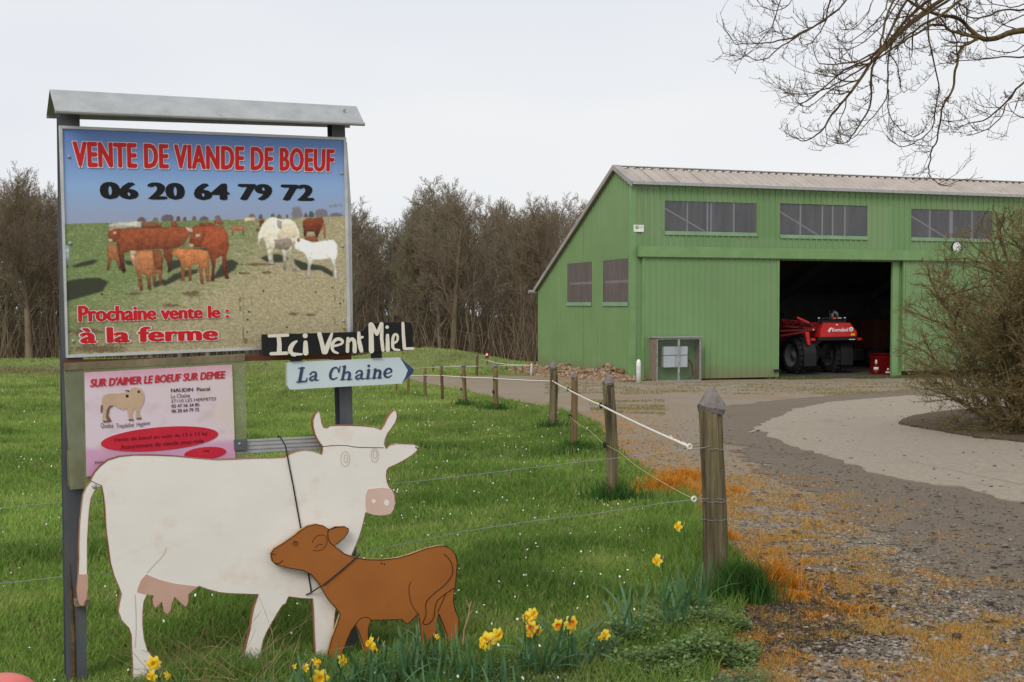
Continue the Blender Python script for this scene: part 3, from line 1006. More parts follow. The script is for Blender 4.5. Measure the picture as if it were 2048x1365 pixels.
for (a, b) in (((1561, 640), (1612, 646)), ((1561, 652), (1632, 658)), ((1561, 662), (1625, 660)), ((1595, 636), (1628, 652)), ((1612, 646), (1630, 652)), ((1561, 672), (1610, 664)), ((1561, 640), (1575, 652)), ((1575, 652), (1590, 642)), ((1590, 642), (1605, 655)), ((1561, 655), (1580, 640)), ((1585, 658), (1600, 640))):
    bm_.bar(P_(*a, hd + .6), P_(*b, hd + .2), .07, .07)
bm_.build('folded_boom', m_redd, spr)
MB().bar(P_(1594, 635, hd + .3), P_(1618, 646, hd + .1), .10, .08).build('boom_arm', m_red, spr)
disc(SH, shp(1702.5, 659, hd - .01), .092, 0, 20, .01).build('round_emblem', m_white, spr)
disc(SH, shp(1702.5, 659, hd - .02), .05, 0, 16, .01).build('round_emblem_centre', m_printgrey, spr)
MB().box(P_(1702, 671.5, hd - .012), U * .18, Gd * .01, Zv * .08).build('yellow_plate', m_yellow, spr)
MB().box(P_(1672, 651, hd - .012), U * .09, Gd * .01, Zv * .04).build('hood_catch', m_white, spr)
slab([P_(1655, 664, hd - .012), P_(1658, 659, hd - .012), P_(1661, 655.5, hd - .012), P_(1664, 656, hd - .012), P_(1663, 659, hd - .012), P_(1661, 661, hd - .012), P_(1659, 666, hd - .012), P_(1657, 663, hd - .012)], NF, .008, 'white_logo', [m_white], spr)


# ------------------------------------------------------------------ lettering
def text_mesh(s, offset=0.0, shear=0.0, spacing=1.0, res=3, ring=0.0):
    """text as a mesh; bold by laying copies side by side, outline by a ring of copies (z keeps the layer)"""
    cu = bpy.data.curves.new('lettering', 'FONT')
    cu.body = s; cu.size = 1; cu.shear = shear; cu.space_character = spacing
    cu.resolution_u = res; cu.align_x = 'LEFT'
    ob = bpy.data.objects.new('lettering', cu)
    COL.objects.link(ob)
    dg = bpy.context.evaluated_depsgraph_get()
    me = bpy.data.meshes.new_from_object(ob.evaluated_get(dg))
    bpy.data.objects.remove(ob); bpy.data.curves.remove(cu)
    me.materials.clear()
    sh = []
    if ring:
        for k in range(12):
            a = k * math.pi / 6
            for bx in ((-offset, offset) if offset else (0,)):
                sh.append((bx + ring * math.cos(a), (ring) * math.sin(a) * 1.1))
    elif offset > 0:
        sh = [(-offset, 0), (-offset / 2, offset * .35), (0, -offset * .35), (offset / 2, offset * .35), (offset, 0)]
    if not sh: return me
    n = len(me.vertices); co = np.empty(n * 3, np.float32); me.vertices.foreach_get('co', co); co = co.reshape(-1, 3)
    fs = [tuple(p.vertices) for p in me.polygons]
    V = []; F = []
    for i, (dx, dy) in enumerate(sh):
        c = co.copy(); c[:, 0] += dx; c[:, 1] += dy; c[:, 2] = i
        V += c.tolist(); F += [tuple(v + i * n for v in f) for f in fs]
    m2 = bpy.data.meshes.new('lettering'); m2.from_pydata(V, [], F)
    return m2


def put_text(s, corners, offp, mat, parent, name='lettering', offset=0.0, shear=0.0, spacing=1.0, ring=0.0, ref=None, arc=0.0):
    """corners: 3D tl,tr,br,bl ; offp: vector pushed to the front"""
    me = text_mesh(s, offset, shear, spacing, ring=ring)
    n = len(me.vertices); co = np.empty(n * 3, np.float32); me.vertices.foreach_get('co', co); co = co.reshape(-1, 3)
    if ref is None:
        mn = co.min(0); mxx = co.max(0)
    else:
        mn, mxx = ref
    s_ = (co[:, 0] - mn[0]) / (mxx[0] - mn[0]); t_ = (co[:, 1] - mn[1]) / (mxx[1] - mn[1])
    if arc: t_ = t_ + arc * (1 - (2 * s_ - 1) ** 2)
    tl, tr_, br_, bl = [np.array(c) for c in corners]
    P = (tl * ((1 - s_) * t_)[:, None] + tr_ * (s_ * t_)[:, None] + br_ * (s_ * (1 - t_))[:, None] + bl * ((1 - s_) * (1 - t_))[:, None]) + offp + (offp / np.linalg.norm(offp)) * (co[:, 2:3] * .00012)
    me.vertices.foreach_set('co', P.astype(np.float32).ravel()); me.update()
    o = link(name, me, mat, parent)
    return o, (mn, mxx)


HP = lambda x, y: P_(x, y, hd - .012)
put_text('Kverneland', [HP(1664, 656.5), HP(1696, 655.5), HP(1696, 663.5), HP(1664, 664)], NF * .01, m_white, spr, 'white_lettering', offset=.03)

# things by the right jamb, inside the doorway
def cone(px, yb, yt, dep, label):
    b = shp(px, yb, dep); b[2] = zf - .03
    h = shp(px, yt, dep)[2] - b[2]
    t_ = thing('traffic_cone', label, 'cone', b, 'traffic cones in the doorway')
    MB().box(b - U * .2 - Gd * .2, U * .4, Gd * .4, Zv * .04).build('base_plate', m_redd, t_)
    k = [(0.04, .16), (.3, .12), (.3, .12), (.5, .095), (.5, .095), (.72, .06), (.72, .06), (1, .03)]
    for i, mt in ((0, m_redd), (2, m_insw), (4, m_redd), (6, m_insw)):
        MB().tube([b + Zv * h * k[i][0], b + Zv * h * k[i + 1][0]], [k[i][1], k[i + 1][1]], 14).build('cone_band', mt, t_, smooth=True)


cone(1752, 757, 720, 1.0, 'white banded traffic cone left of the red box in the doorway')
cone(1776, 757, 737, .6, 'pale traffic cone nearest the right door jamb')
b0 = shp(1757, 750, 1.6)
rb = thing('red_box', 'red steel box standing inside the doorway by the right jamb', 'box', (b0[0], b0[1], zf - .03))
MB().box((b0[0], b0[1], zf - .02), U * .7, Gd * .6, Zv * .72).build('box_body', m_redd, rb, bevel=.02)
MB().box(np.array((b0[0], b0[1], zf + .72)) - U * .02 - Gd * .02, U * .74, Gd * .64, Zv * .04).build('lid', m_redd, rb)
b1 = shp(1746, 700, 4.5)
mc = thing('farm_trailer', 'dark rusty red machine body deep in the shed at the right', 'trailer', (b1[0], b1[1], zf - .03))
MB().box((b1[0], b1[1], zf + .8), U * 3, Gd * 2, Zv * 1.3).build('body', M('rusty_dark_red', (.06, .02, .012), (.09, .03, .02), 3, .8), mc, bevel=.05)
MB().box((b1[0] + .4, b1[1] + .4, zf + .4), U * 2.4, Gd * .2, Zv * .4).build('chassis', m_black, mc)
for k in (0.3, 2.0):
    MB().tube([np.array((b1[0], b1[1], zf + .42)) + U * k - Gd * .05, np.array((b1[0], b1[1], zf + .42)) + U * k + Gd * .3], .45, 20).build('wheel', m_black, mc)

# ------------------------------------------------------------------ big roofed sign
_a = atY(124, 480, 4.75); _b = atY(695, 480, 5.32)
SG = Plane(_a, math.atan2(_b[1] - _a[1], _b[0] - _a[0]))
NS = -SG.G
bl_base = gnd(155, 1385)
bill = thing('roofed_sign', 'large roofed farm sign on two steel posts advertising beef sales', 'sign', (bl_base[0], bl_base[1], G0 + GS * bl_base[1]))
# posts (H section) behind the boards; lower ends go into the ground
def hpost(ptop, pbot, wd, dep, off):
    a = SG.p(*ptop, off); b = SG.p(*pbot, off)
    d = a - b; b = b - d / np.linalg.norm(d) * .25
    w_ = SG.U * wd
    m = MB()
    m.box(b - w_ / 2, a - b, w_, SG.G * .006)
    m.box(b - w_ / 2 + SG.G * dep, a - b, w_, SG.G * .006)
    m.box(b - SG.U * .003 + SG.G * .006, a - b, SG.U * .006, SG.G * (dep - .006))
    return m


hpost((138, 200), (154, 1390), .082, .07, -.012).build('post', m_galv_dk, bill)
hpost((677, 232), (706, 1320), .060, .07, -.012).build('post', m_galv_dk, bill)
# ridge roof: two sloping flaps with rolled lips
rt0 = SG.p(99, 179, -.04); rt1 = SG.p(713, 213, -.04)
fl0 = SG.p(110, 221, .11); fl1 = SG.p(729, 247, .11)
bk0 = SG.p(93, 231, -.22); bk1 = SG.p(699, 251, -.22)
th = np.array([0, 0, -.004])
def flap(a0, a1, b0, b1, nm):
    m = MB(); n = 14; vs = []; fs = []
    for i in range(n + 1):
        s = i / n; wv = .0015 * math.sin(i * 2.1)
        p = a0 + (a1 - a0) * s; q = b0 + (b1 - b0) * s + Zv * wv
        vs += [p, q, q + th, p + th]
    for i in range(n):
        b = i * 4
        fs += [(b, b + 4, b + 5, b + 1), (b + 1, b + 5, b + 6, b + 2), (b + 2, b + 6, b + 7, b + 3), (b + 3, b + 7, b + 4, b)]
    m.add(vs, fs)
    m.tube([b0 - Zv * .004, b1 - Zv * .004], .009, 8)
    return m.build(nm, m_galv, bill)
flap(rt0, rt1, fl0, fl1, 'front_roof_flap')
flap(rt0 - Zv * .001, rt1 - Zv * .001, bk0, bk1, 'rear_roof_flap')
for px_, py_ in ((690, 220),):
    disc(SG, SG.p(px_, py_, .03), .006, .0, 10, .012).build('rivet', m_galv, bill)

# printed photo panel: a fine grid of colour
BC = [SG.p(124, 258), SG.p(686, 281), SG.p(694, 687), SG.p(136, 710)]
BPX = [(124, 258), (686, 281), (694, 687), (136, 710)]
nx_, ny_ = 380, 305
s_, t_ = np.meshgrid(np.linspace(0, 1, nx_), np.linspace(0, 1, ny_))
def bil(c, s, t):
    c = [np.array(q, float) for q in c]
    return c[0] * ((1 - s) * (1 - t))[..., None] + c[1] * (s * (1 - t))[..., None] + c[2] * (s * t)[..., None] + c[3] * ((1 - s) * t)[..., None]
PX = bil(BPX, s_, t_)
# bring photo columns/rows to the working frame of the drawing
qx = (PX[..., 0] - 120) * 3.413; qy = (PX[..., 1] - 400) * 3.413
img = np.zeros(qx.shape + (3,))


def mixc(mask, col):
    global img
    m = np.clip(mask, 0, 1)[..., None]
    img = img * (1 - m) + np.asarray(col) * m


yy = PX[..., 1]
k = np.clip((yy - 262) / (440 - 262), 0, 1)[..., None]
top_, mid_, bot_ = np.array([104, 138, 206.]), np.array([148, 182, 226.]), np.array([160, 170, 198.])
img = np.where(k < .62, top_ + (mid_ - top_) * (k / .62), mid_ + (bot_ - mid_) * ((k - .62) / .38))
hz = 447 - (PX[..., 0] - 130) * (15 / 560)
# trees on the far edge
for (cx, cy, rx, ry, c) in ((515, 125, 30, 18, (110, 80, 72)), (605, 124, 22, 12, (120, 110, 92)), (685, 112, 48, 22, (104, 92, 88)), (755, 120, 16, 18, (108, 62, 60)), (800, 122, 14, 14, (90, 82, 74)), (862, 116, 16, 16, (104, 98, 84)), (930, 118, 36, 14, (98, 86, 84)), (1025, 108, 24, 12, (120, 108, 100)),
                            (1260, 104, 26, 18, (120, 108, 100)), (1322, 106, 16, 14, (84, 88, 74)), (1410, 102, 18, 18, (92, 92, 86)), (1455, 104, 20, 14, (110, 92, 84)), (1512, 104, 10, 12, (80, 84, 70)), (1585, 80, 44, 46, (128, 124, 128)), (1650, 98, 14, 16, (96, 76, 66)), (1690, 92, 22, 28, (64, 90, 72)), (1765, 84, 52, 34, (124, 116, 120)), (1880, 96, 60, 16, (112, 106, 108))):
    cy = cy + 16; ry = ry + 12
    d = ((qx - cx) / rx) ** 2 + ((qy - cy) / ry) ** 2 + (fbm(qx / 9, qy / 9, 5) - .5) * 1.1
    mixc(np.clip((1 - d) * 2, 0, .85), c)
gm = np.clip((yy - hz) * 1.5, 0, 1)
gx = np.clip((qx - 500) / 1100 + (qy - 400) / 700, 0, 1)
g0_ = np.array([126, 144, 90.]); g1_ = np.array([186, 174, 138.])
n1 = fbm(qx / 46, qy / 15, 8); n2 = fbm(qx / 11, qy / 5, 9)
gg = g0_ + (g1_ - g0_) * np.clip(gx * 1.15 + (n1 - .5) * .9, 0, 1)[..., None]
gg = gg * (.74 + .52 * n2[..., None]) * (1 - .10 * np.clip((qy - 700) / 400, 0, 1))[..., None]
img = img * (1 - gm[..., None]) + gg * gm[..., None]


def inpoly(P):
    P = np.array(P, float); m = np.zeros(qx.shape, bool)
    j = len(P) - 1
    for i in range(len(P)):
        xi, yi = P[i]; xj, yj = P[j]
        if yi != yj:
            c = ((yi > qy) != (yj > qy)) & (qx < (xj - xi) * (qy - yi) / (yj - yi) + xi)
            m ^= c
        j = i
    return m


def blur(m, n=1):
    m = m.astype(float)
    for _ in range(n):
        p = np.pad(m, 1, mode='edge')
        m = (p[:-2, 1:-1] + p[2:, 1:-1] + p[1:-1, :-2] + p[1:-1, 2:] + 2 * p[1:-1, 1:-1]) / 6
    return m


def paint(P, c, shade=.5, amt=1.0, soft=1, legs=True, seed=1):
    m = inpoly(P)
    if not m.any(): return
    y0, y1 = min(p[1] for p in P), max(p[1] for p in P)
    v = np.clip((qy - y0) / (y1 - y0), 0, 1)
    inner = blur(m, 7)
    sh = 1.16 - (shade + .12) * v ** 1.2 + (fbm(qx / 22, qy / 20, seed) - .5) * .45 + (fbm(qx / 5, qy / 7, seed + 50) - .5) * .22
    sh = sh * (.58 + .50 * inner)
    mm = blur(m, soft) * amt
    global img
    img = img * (1 - mm[..., None]) + np.clip(np.asarray(c) * sh[..., None], 0, 255) * mm[..., None]


SHD = (52, 56, 44)
for P in ([(20, 570), (60, 550), (130, 535), (250, 530), (300, 560), (270, 620), (180, 650), (20, 700)], [(70, 455), (130, 425), (210, 405), (240, 415), (200, 440), (100, 460)],
          [(650, 570), (720, 510), (800, 480), (890, 470), (880, 500), (760, 540), (660, 590)], [(985, 540), (1060, 420), (1120, 405), (1165, 430), (1140, 475), (1070, 520)],
          [(1320, 395), (1380, 370), (1450, 370), (1530, 400), (1480, 425), (1380, 430)], [(1560, 400), (1650, 430), (1780, 450), (1850, 490), (1850, 525), (1760, 480), (1620, 480), (1570, 440)],
          [(400, 410), (480, 420), (480, 450), (420, 440)], [(690, 420), (770, 405), (785, 450), (700, 485)], [(850, 330), (950, 325), (940, 350), (880, 365)], [(590, 560), (600, 600), (680, 560), (660, 540)]):
    mixc(blur(inpoly(P), 2) * .88, SHD)
BR = (146, 78, 48)
paint([(300, 160), (380, 150), (515, 145), (515, 190), (400, 190), (300, 190)], (206, 204, 190), .3)
paint([(520, 150), (590, 148), (645, 165), (645, 190), (520, 190)], (150, 90, 60), .3)
paint([(895, 158), (950, 150), (1000, 160), (1000, 185), (900, 185)], (150, 84, 54), .3)
paint([(1120, 175), (1205, 175), (1205, 238), (1197, 238), (1192, 205), (1132, 208), (1130, 242), (1122, 242)], (176, 116, 80), .2)
paint([(1195, 120), (1280, 115), (1290, 160), (1278, 160), (1270, 140), (1222, 142), (1215, 165), (1208, 165), (1208, 140)], (216, 196, 162), .2)
paint([(995, 135), (1030, 128), (1060, 150), (1060, 165), (1000, 160)], (160, 96, 74), .2)
paint([(705, 145), (740, 145), (752, 182), (710, 182)], (150, 80, 50), .2)
paint([(1310, 140), (1345, 132), (1345, 200), (1320, 190)], (120, 60, 40), .3)
paint([(1290, 195), (1330, 195), (1320, 215), (1290, 215)], (140, 84, 56), .3)
paint([(20, 300), (60, 310), (62, 400), (55, 460), (45, 460), (40, 400), (20, 400)], (180, 200, 200), .4)
paint([(295, 320), (330, 295), (360, 330), (375, 400), (385, 470), (370, 475), (350, 410), (330, 400), (320, 420), (305, 480), (293, 480), (300, 400)], (160, 104, 66), .3, seed=3)
paint([(660, 330), (720, 330), (715, 400), (705, 490), (690, 495), (680, 420), (662, 390)], (120, 64, 40), .4, seed=3)
paint([(360, 200), (420, 192), (560, 190), (700, 183), (780, 180), (830, 185), (838, 215), (820, 250), (800, 290), (760, 325), (700, 330), (560, 338), (440, 350), (402, 360), (405, 430), (415, 485), (400, 500), (385, 480), (372, 400), (355, 300)], BR, .55, seed=4)
paint([(300, 205), (340, 180), (380, 190), (372, 250), (345, 285), (300, 283), (303, 240)], (142, 72, 42), .2, seed=5)
paint([(300, 262), (330, 262), (330, 285), (300, 284)], (226, 190, 160), .1)
paint([(332, 215), (352, 215), (350, 236), (334, 236)], (232, 206, 180), .1)
paint([(300, 200), (340, 180), (420, 186), (400, 194), (345, 192), (308, 216)], (226, 206, 180), .1, .7)
paint([(840, 200), (870, 170), (930, 180), (1000, 170), (1060, 180), (1095, 240), (1100, 320), (1080, 380), (1085, 480), (1104, 540), (1075, 537), (1052, 450), (1050, 380), (1010, 400), (1000, 480), (1002, 553), (973, 553), (985, 460), (965, 380), (940, 325), (870, 322), (830, 315), (835, 270)], (160, 82, 50), .5, seed=6)
paint([(838, 225), (868, 172), (930, 182), (940, 240), (900, 310), (840, 322), (828, 300)], (148, 76, 46), .2, seed=7)
paint([(828, 296), (862, 300), (858, 324), (832, 320)], (226, 186, 158), .1)
paint([(872, 232), (902, 228), (902, 250), (874, 254)], (236, 214, 190), .1)
paint([(800, 180), (850, 196), (850, 222), (820, 214)], (214, 190, 166), .1)
paint([(470, 350), (560, 338), (640, 345), (655, 400), (650, 480), (645, 585), (630, 585), (625, 500), (607, 510), (605, 590), (590, 590), (585, 500), (570, 520), (580, 615), (558, 615), (545, 510), (512, 500), (525, 620), (505, 622), (490, 520), (465, 430)], (176, 116, 74), .4, seed=8)
paint([(585, 345), (640, 345), (655, 400), (650, 480), (600, 470)], (128, 74, 46), .3, .8, seed=8)
paint([(436, 345), (476, 342), (478, 372), (445, 372)], (222, 196, 172), .2)
paint([(440, 370), (474, 372), (480, 460), (466, 462), (450, 420)], (206, 160, 124), .2)
paint([(715, 350), (745, 328), (800, 330), (900, 332), (960, 350), (962, 430), (965, 555), (945, 560), (935, 460), (918, 470), (927, 573), (905, 575), (890, 440), (840, 440), (845, 552), (823, 555), (820, 460), (797, 460), (797, 552), (776, 555), (773, 430), (750, 390), (715, 372)], (186, 118, 72), .35, seed=9)
paint([(1330, 170), (1370, 125), (1410, 113), (1460, 130), (1530, 125), (1570, 150), (1600, 200), (1605, 260), (1560, 290), (1545, 340), (1560, 400), (1577, 485), (1553, 487), (1540, 400), (1520, 340), (1512, 400), (1502, 480), (1483, 480), (1480, 380), (1468, 330), (1420, 330), (1410, 380), (1417, 442), (1376, 442), (1372, 380), (1350, 280), (1335, 260), (1310, 290), (1325, 320), (1345, 332), (1335, 338), (1300, 310), (1300, 240)], (240, 232, 206), .38, seed=10)
paint([(1440, 135), (1475, 145), (1470, 195), (1445, 190)], (150, 130, 110), .2, .7)
paint([(1480, 170), (1560, 165), (1590, 240), (1520, 270), (1440, 265)], (232, 200, 160), .3, .5, soft=4)
paint([(1420, 270), (1540, 265), (1550, 300), (1520, 340), (1470, 335), (1425, 330)], (140, 124, 112), .3, .8, soft=2)
paint([(1640, 250), (1735, 245), (1740, 285), (1640, 275)], (150, 88, 58), .2)
paint([(1745, 165), (1795, 165), (1797, 255), (1785, 262), (1780, 205), (1745, 200)], (176, 112, 74), .2)
paint([(1625, 150), (1650, 125), (1730, 122), (1770, 115), (1785, 150), (1770, 180), (1738, 250), (1720, 250), (1715, 215), (1660, 215), (1650, 248), (1636, 248), (1632, 200)], (132, 66, 42), .45, seed=11)
paint([(1570, 262), (1620, 262), (1700, 290), (1800, 275), (1850, 268), (1885, 300), (1887, 370), (1872, 430), (1887, 540), (1865, 542), (1855, 450), (1830, 400), (1800, 405), (1700, 412), (1687, 450), (1677, 540), (1658, 532), (1665, 420), (1640, 370), (1600, 345), (1565, 330)], (244, 242, 228), .22, seed=12)
paint([(1583, 262), (1602, 262), (1604, 286), (1588, 286)], (190, 120, 84), .1)
paint([(1665, 430), (1680, 430), (1677, 536), (1660, 530)], (206, 196, 190), .2, .8)
for (cx, cy, rx, ry) in ((850, 640, 70, 22), (1370, 495, 40, 14), (1560, 778, 40, 12), (1680, 785, 46, 9), (700, 720, 60, 14), (160, 900, 110, 30), (250, 1020, 180, 30), (1200, 500, 60, 10), (470, 640, 50, 10), (1300, 440, 130, 10)):
    d = ((qx - cx) / rx) ** 2 + ((qy - cy) / ry) ** 2 + (fbm(qx / 12, qy / 7, 31) - .5) * 2.6
    mixc(np.clip(1 - d, 0, .7), (104, 78, 58))
# glue marks and scratches
for (x0, x1, ya, yb) in ((1172, 1186, 660, 760), (1196, 1204, 640, 1000), (1252, 1262, 640, 740), (1860, 1868, 540, 900), (1925, 1935, 600, 700), (1905, 1912, 620, 740)):
    mk = ((qx > x0) & (qx < x1) & (qy > ya) & (qy < yb)).astype(float) * np.clip((fbm(qx / 8, qy / 30, 40) - .35) * 3, 0, .6)
    mixc(mk, (96, 86, 60))
for (cx, cy) in ((1240, 765), (1230, 818), (1225, 905), (1340, 622), (1848, 600), (1722, 630), (1510, 870), (262, 642), (1905, 708)):
    mixc((((qx - cx) ** 2 + (qy - cy) ** 2) < 45).astype(float) * .85, (34, 30, 24))
for (cx, cy, rx, ry) in ((1215, 965, 16, 22), (1940, 885, 16, 14)):
    mixc(((((qx - cx) / rx) ** 2 + ((qy - cy) / ry) ** 2) < 1).astype(float) * .7, (116, 100, 40))
mk = ((qy - 45 - (qx - 1820) * -.12) ** 2 < 90) & (qx > 1815) & (qx < 1925)
mixc(mk.astype(float) * np.clip((fbm(qx / 7, qy / 4, 44) - .3) * 3, 0, .7), (128, 132, 128))
im = np.clip(img, 0, 255) / 255
iml = np.where(im <= .04045, im / 12.92, ((im + .055) / 1.055) ** 2.4)
Vp = bil(BC, s_, t_) + NS * .004
I = np.arange(nx_ * ny_).reshape(ny_, nx_)
Fp = np.stack([I[:-1, :-1], I[1:, :-1], I[1:, 1:], I[:-1, 1:]], -1).reshape(-1, 4)
panel = mesh_np('printed_panel', Vp.reshape(-1, 3), Fp, m_print, bill, col=iml.reshape(-1, 3))
slab([c + NS * .003 for c in BC], NS, .012, 'backing_board', [m_alu], bill)
# aluminium edge
oc = [SG.p(118, 252), SG.p(691, 276), SG.p(700, 692), SG.p(132, 716)]
for i in range(4):
    a, b = oc[i], oc[(i + 1) % 4]; c, d = BC[(i + 1) % 4], BC[i]
    g = .0006
    slab([a + NS * .011, b + NS * .011, c + NS * .011, d + NS * .011], NS, .024, 'frame_bar', [m_alu], bill)
# side return on the right of the board
slab([SG.p(694, 285, -.02), SG.p(703, 420, -.02), SG.p(706, 688, -.02), SG.p(700, 690, -.02), SG.p(691, 300, -.02)], NS, .02, 'side_return', [m_alu], bill)


def bolt(px, py, P, off, parent, r=.0075):
    c = P.p(px, py, off)
    n = 14; vs = []; fs = []
    prof = [(r, 0), (r * .95, .002), (r * .7, .0045), (.0003, .006)]
    for k in range(n):
        a = 2 * math.pi * k / n; d = P.U * math.cos(a) + Zv * math.sin(a)
        for rr, h in prof: vs.append(c + d * rr - P.G * h)
    for k in range(n):
        for j in range(3):
            a = k * 4 + j; b = ((k + 1) % n) * 4 + j
            fs.append((a, b, b + 1, a + 1))
    return MB().add(vs, fs).build('bolt', m_galv, parent, smooth=True)


for q in ((138, 314), (683, 347), (685, 493), (687, 642), (146, 683), (140, 487)): bolt(*q, SG, .005, bill)


def qd(pts, off, P=SG): return [P.p(x, y, off) for x, y in pts]


def outlined(s, pts, cw, ch, ow, off=.0055, sp=1.0):
    """red letters with a pale outline, pts = tl,tr,br,bl in the photo"""
    c = qd(pts, 0)
    me_, ref = put_text(s, c, NS * (off + .0032), m_txtred, panel, 'red_lettering', offset=cw, spacing=sp)
    put_text(s, c, NS * off, m_txtwhite, panel, 'letter_outline', offset=cw, ring=ow, ref=ref, spacing=sp)


outlined('VENTE DE VIANDE DE BOEUF', [(144, 283), (668, 299), (667, 345), (146, 335)], .060, 0, .042, sp=1.10)
put_text('06 20 64 79 72', qd([(198, 364), (627, 370), (628, 403), (200, 399)], 0), NS * .0055, m_txtblack, panel, 'black_lettering', offset=.07, spacing=1.05)
outlined('Prochaine vente le :', [(155, 612), (457, 612), (458, 636), (156, 645)], .055, 0, .036)
outlined('\u00e0 la ferme', [(158, 655), (436, 652), (436, 681), (160, 688)], .055, 0, .04, sp=1.05)

# battens and rail between the posts
MB().bar(SG.p(125, 726, -.004), SG.p(702, 712, -.004), .024, .012, up=tuple(SG.G)).build('batten', m_batten, bill)
rl_ = MB()
a = SG.p(468, 895, .012); b = SG.p(700, 883, .012)
rl_.bar(a, b, .008, .062, up=(0, 0, 1))
for o_ in (-.026, -.009, .009, .026): rl_.bar(a + Zv * o_ + NS * .005, b + Zv * o_ + NS * .005, .004, .006)
rl_.build('slotted_rail', m_galv, bill)
slab(qd([(468, 880), (494, 879), (495, 900), (469, 901)], .03), NS, .015, 'rail_bracket', [m_galv_dk], bill)
bolt(479, 888, SG, .03, bill, .006)
slab(qd([(134, 902), (168, 901), (168, 972), (136, 974)], .006), NS, .01, 'angle_bracket', [m_oldwood], bill)
slab(qd([(150, 1202), (180, 1200), (180, 1212), (150, 1214)], .035), NS, .05, 'tail_rest', [m_oldwood], bill)

# ------------------------------------------------------------------ pink poster behind clear sheet
po = thing('poster_board', 'faded pink poster with red ovals and a bull below the big panel', 'poster', SG.p(315, 930, .02))
slab(qd([(127, 727), (490, 708), (494, 915), (330, 930), (200, 975), (140, 980)], .018), NS, .003, 'clear_cover', [m_plexi], po)
slab(qd([(128, 728), (490, 711), (490, 722), (128, 741)], .024), NS, .004, 'top_strip', [m_oldwood], po)
nx2, ny2 = 150, 110
PC = [(167, 745), (461, 729), (468, 922), (171, 952)]
s2, t2 = np.meshgrid(np.linspace(0, 1, nx2), np.linspace(0, 1, ny2))
base = np.array([224, 206, 218.]); warm = np.array([218, 204, 192.]); mag = np.array([206, 146, 186.]); pk = np.array([214, 156, 178.])
f1 = fbm(s2 * 4, t2 * 4, 61)
pc = base + (warm - base) * np.clip((s2 - .45) * 1.6 + (f1 - .5) * 1.4, 0, 1)[..., None] * .8
tp = np.clip((.16 - t2 + (f1 - .5) * .12) / .14, 0, 1)[..., None]
pc = pc * (1 - tp * .75) + pk * tp * .75
bt = np.clip((t2 - .72 + (f1 - .5) * .1) / .06, 0, 1)[..., None]
pc = pc * (1 - bt * .72) + mag * bt * .72
sm = np.clip((fbm(s2 * 9, t2 * 9, 66) - .52) * 3, 0, .5)[..., None]
pc = pc * (1 - sm * .4) + np.array([190, 150, 140.]) * sm * .4
pc /= 255
pcl = ((pc + .055) / 1.055) ** 2.4
Vq = bil([SG.p(*q) for q in PC], s2, t2) + NS * .026
I = np.arange(nx2 * ny2).reshape(ny2, nx2)
Fq = np.stack([I[:-1, :-1], I[1:, :-1], I[1:, 1:], I[:-1, 1:]], -1).reshape(-1, 4)
sheet_ = mesh_np('poster_sheet', Vq.reshape(-1, 3), Fq, m_poster, po, col=pcl.reshape(-1, 3))
slab([SG.p(*q) + NS * .025 for q in PC], NS, .003, 'poster_backing', [m_oldwood], po)
c3x = lambda x, y: (120 + x / 4.55, 680 + y / 4.55)
c3 = lambda L: [c3x(*q) for q in L]
PO = .0285
put_text("SUR D'AIMER LE BOEUF SUR DEMEE", qd(c3([(265, 352), (1493, 276), (1493, 348), (265, 430)]), 0), NS * PO, m_postxtred, sheet_, 'red_lettering', offset=.055, shear=.15)


def line(s, L, off=.0, m=m_postext_dk, sh=0, arc=0):
    put_text(s, qd(c3(L), 0), NS * PO, m, sheet_, 'printed_line', offset=off, shear=sh, arc=arc)


line('NAUDIN  Pascal', [(997, 440), (1350, 424), (1350, 458), (999, 474)], .02)
line('La Cha\u00eene', [(999, 492), (1172, 482), (1172, 520), (999, 528)], -.005)
line('37110 LES HERMITES', [(999, 540), (1406, 516), (1406, 546), (1000, 570)], -.005)
line('02 47 56 34 85', [(1002, 584), (1254, 570), (1254, 600), (1003, 614)], .02)
line('06 20 64 79 72', [(1003, 628), (1252, 614), (1252, 644), (1004, 660)], .02)
line('Qualit\u00e9  Tra\u00e7abilit\u00e9  Hygi\u00e8ne', [(362, 752), (808, 730), (808, 778), (362, 806)], .0, arc=-.25)


def ell(cx, cy, rx, ry, rot, n=48):
    return [(cx + rx * math.cos(a) * math.cos(rot) - ry * math.sin(a) * math.sin(rot), cy + rx * math.cos(a) * math.sin(rot) + ry * math.sin(a) * math.cos(rot)) for a in [2 * math.pi * k / n for k in range(n)]]


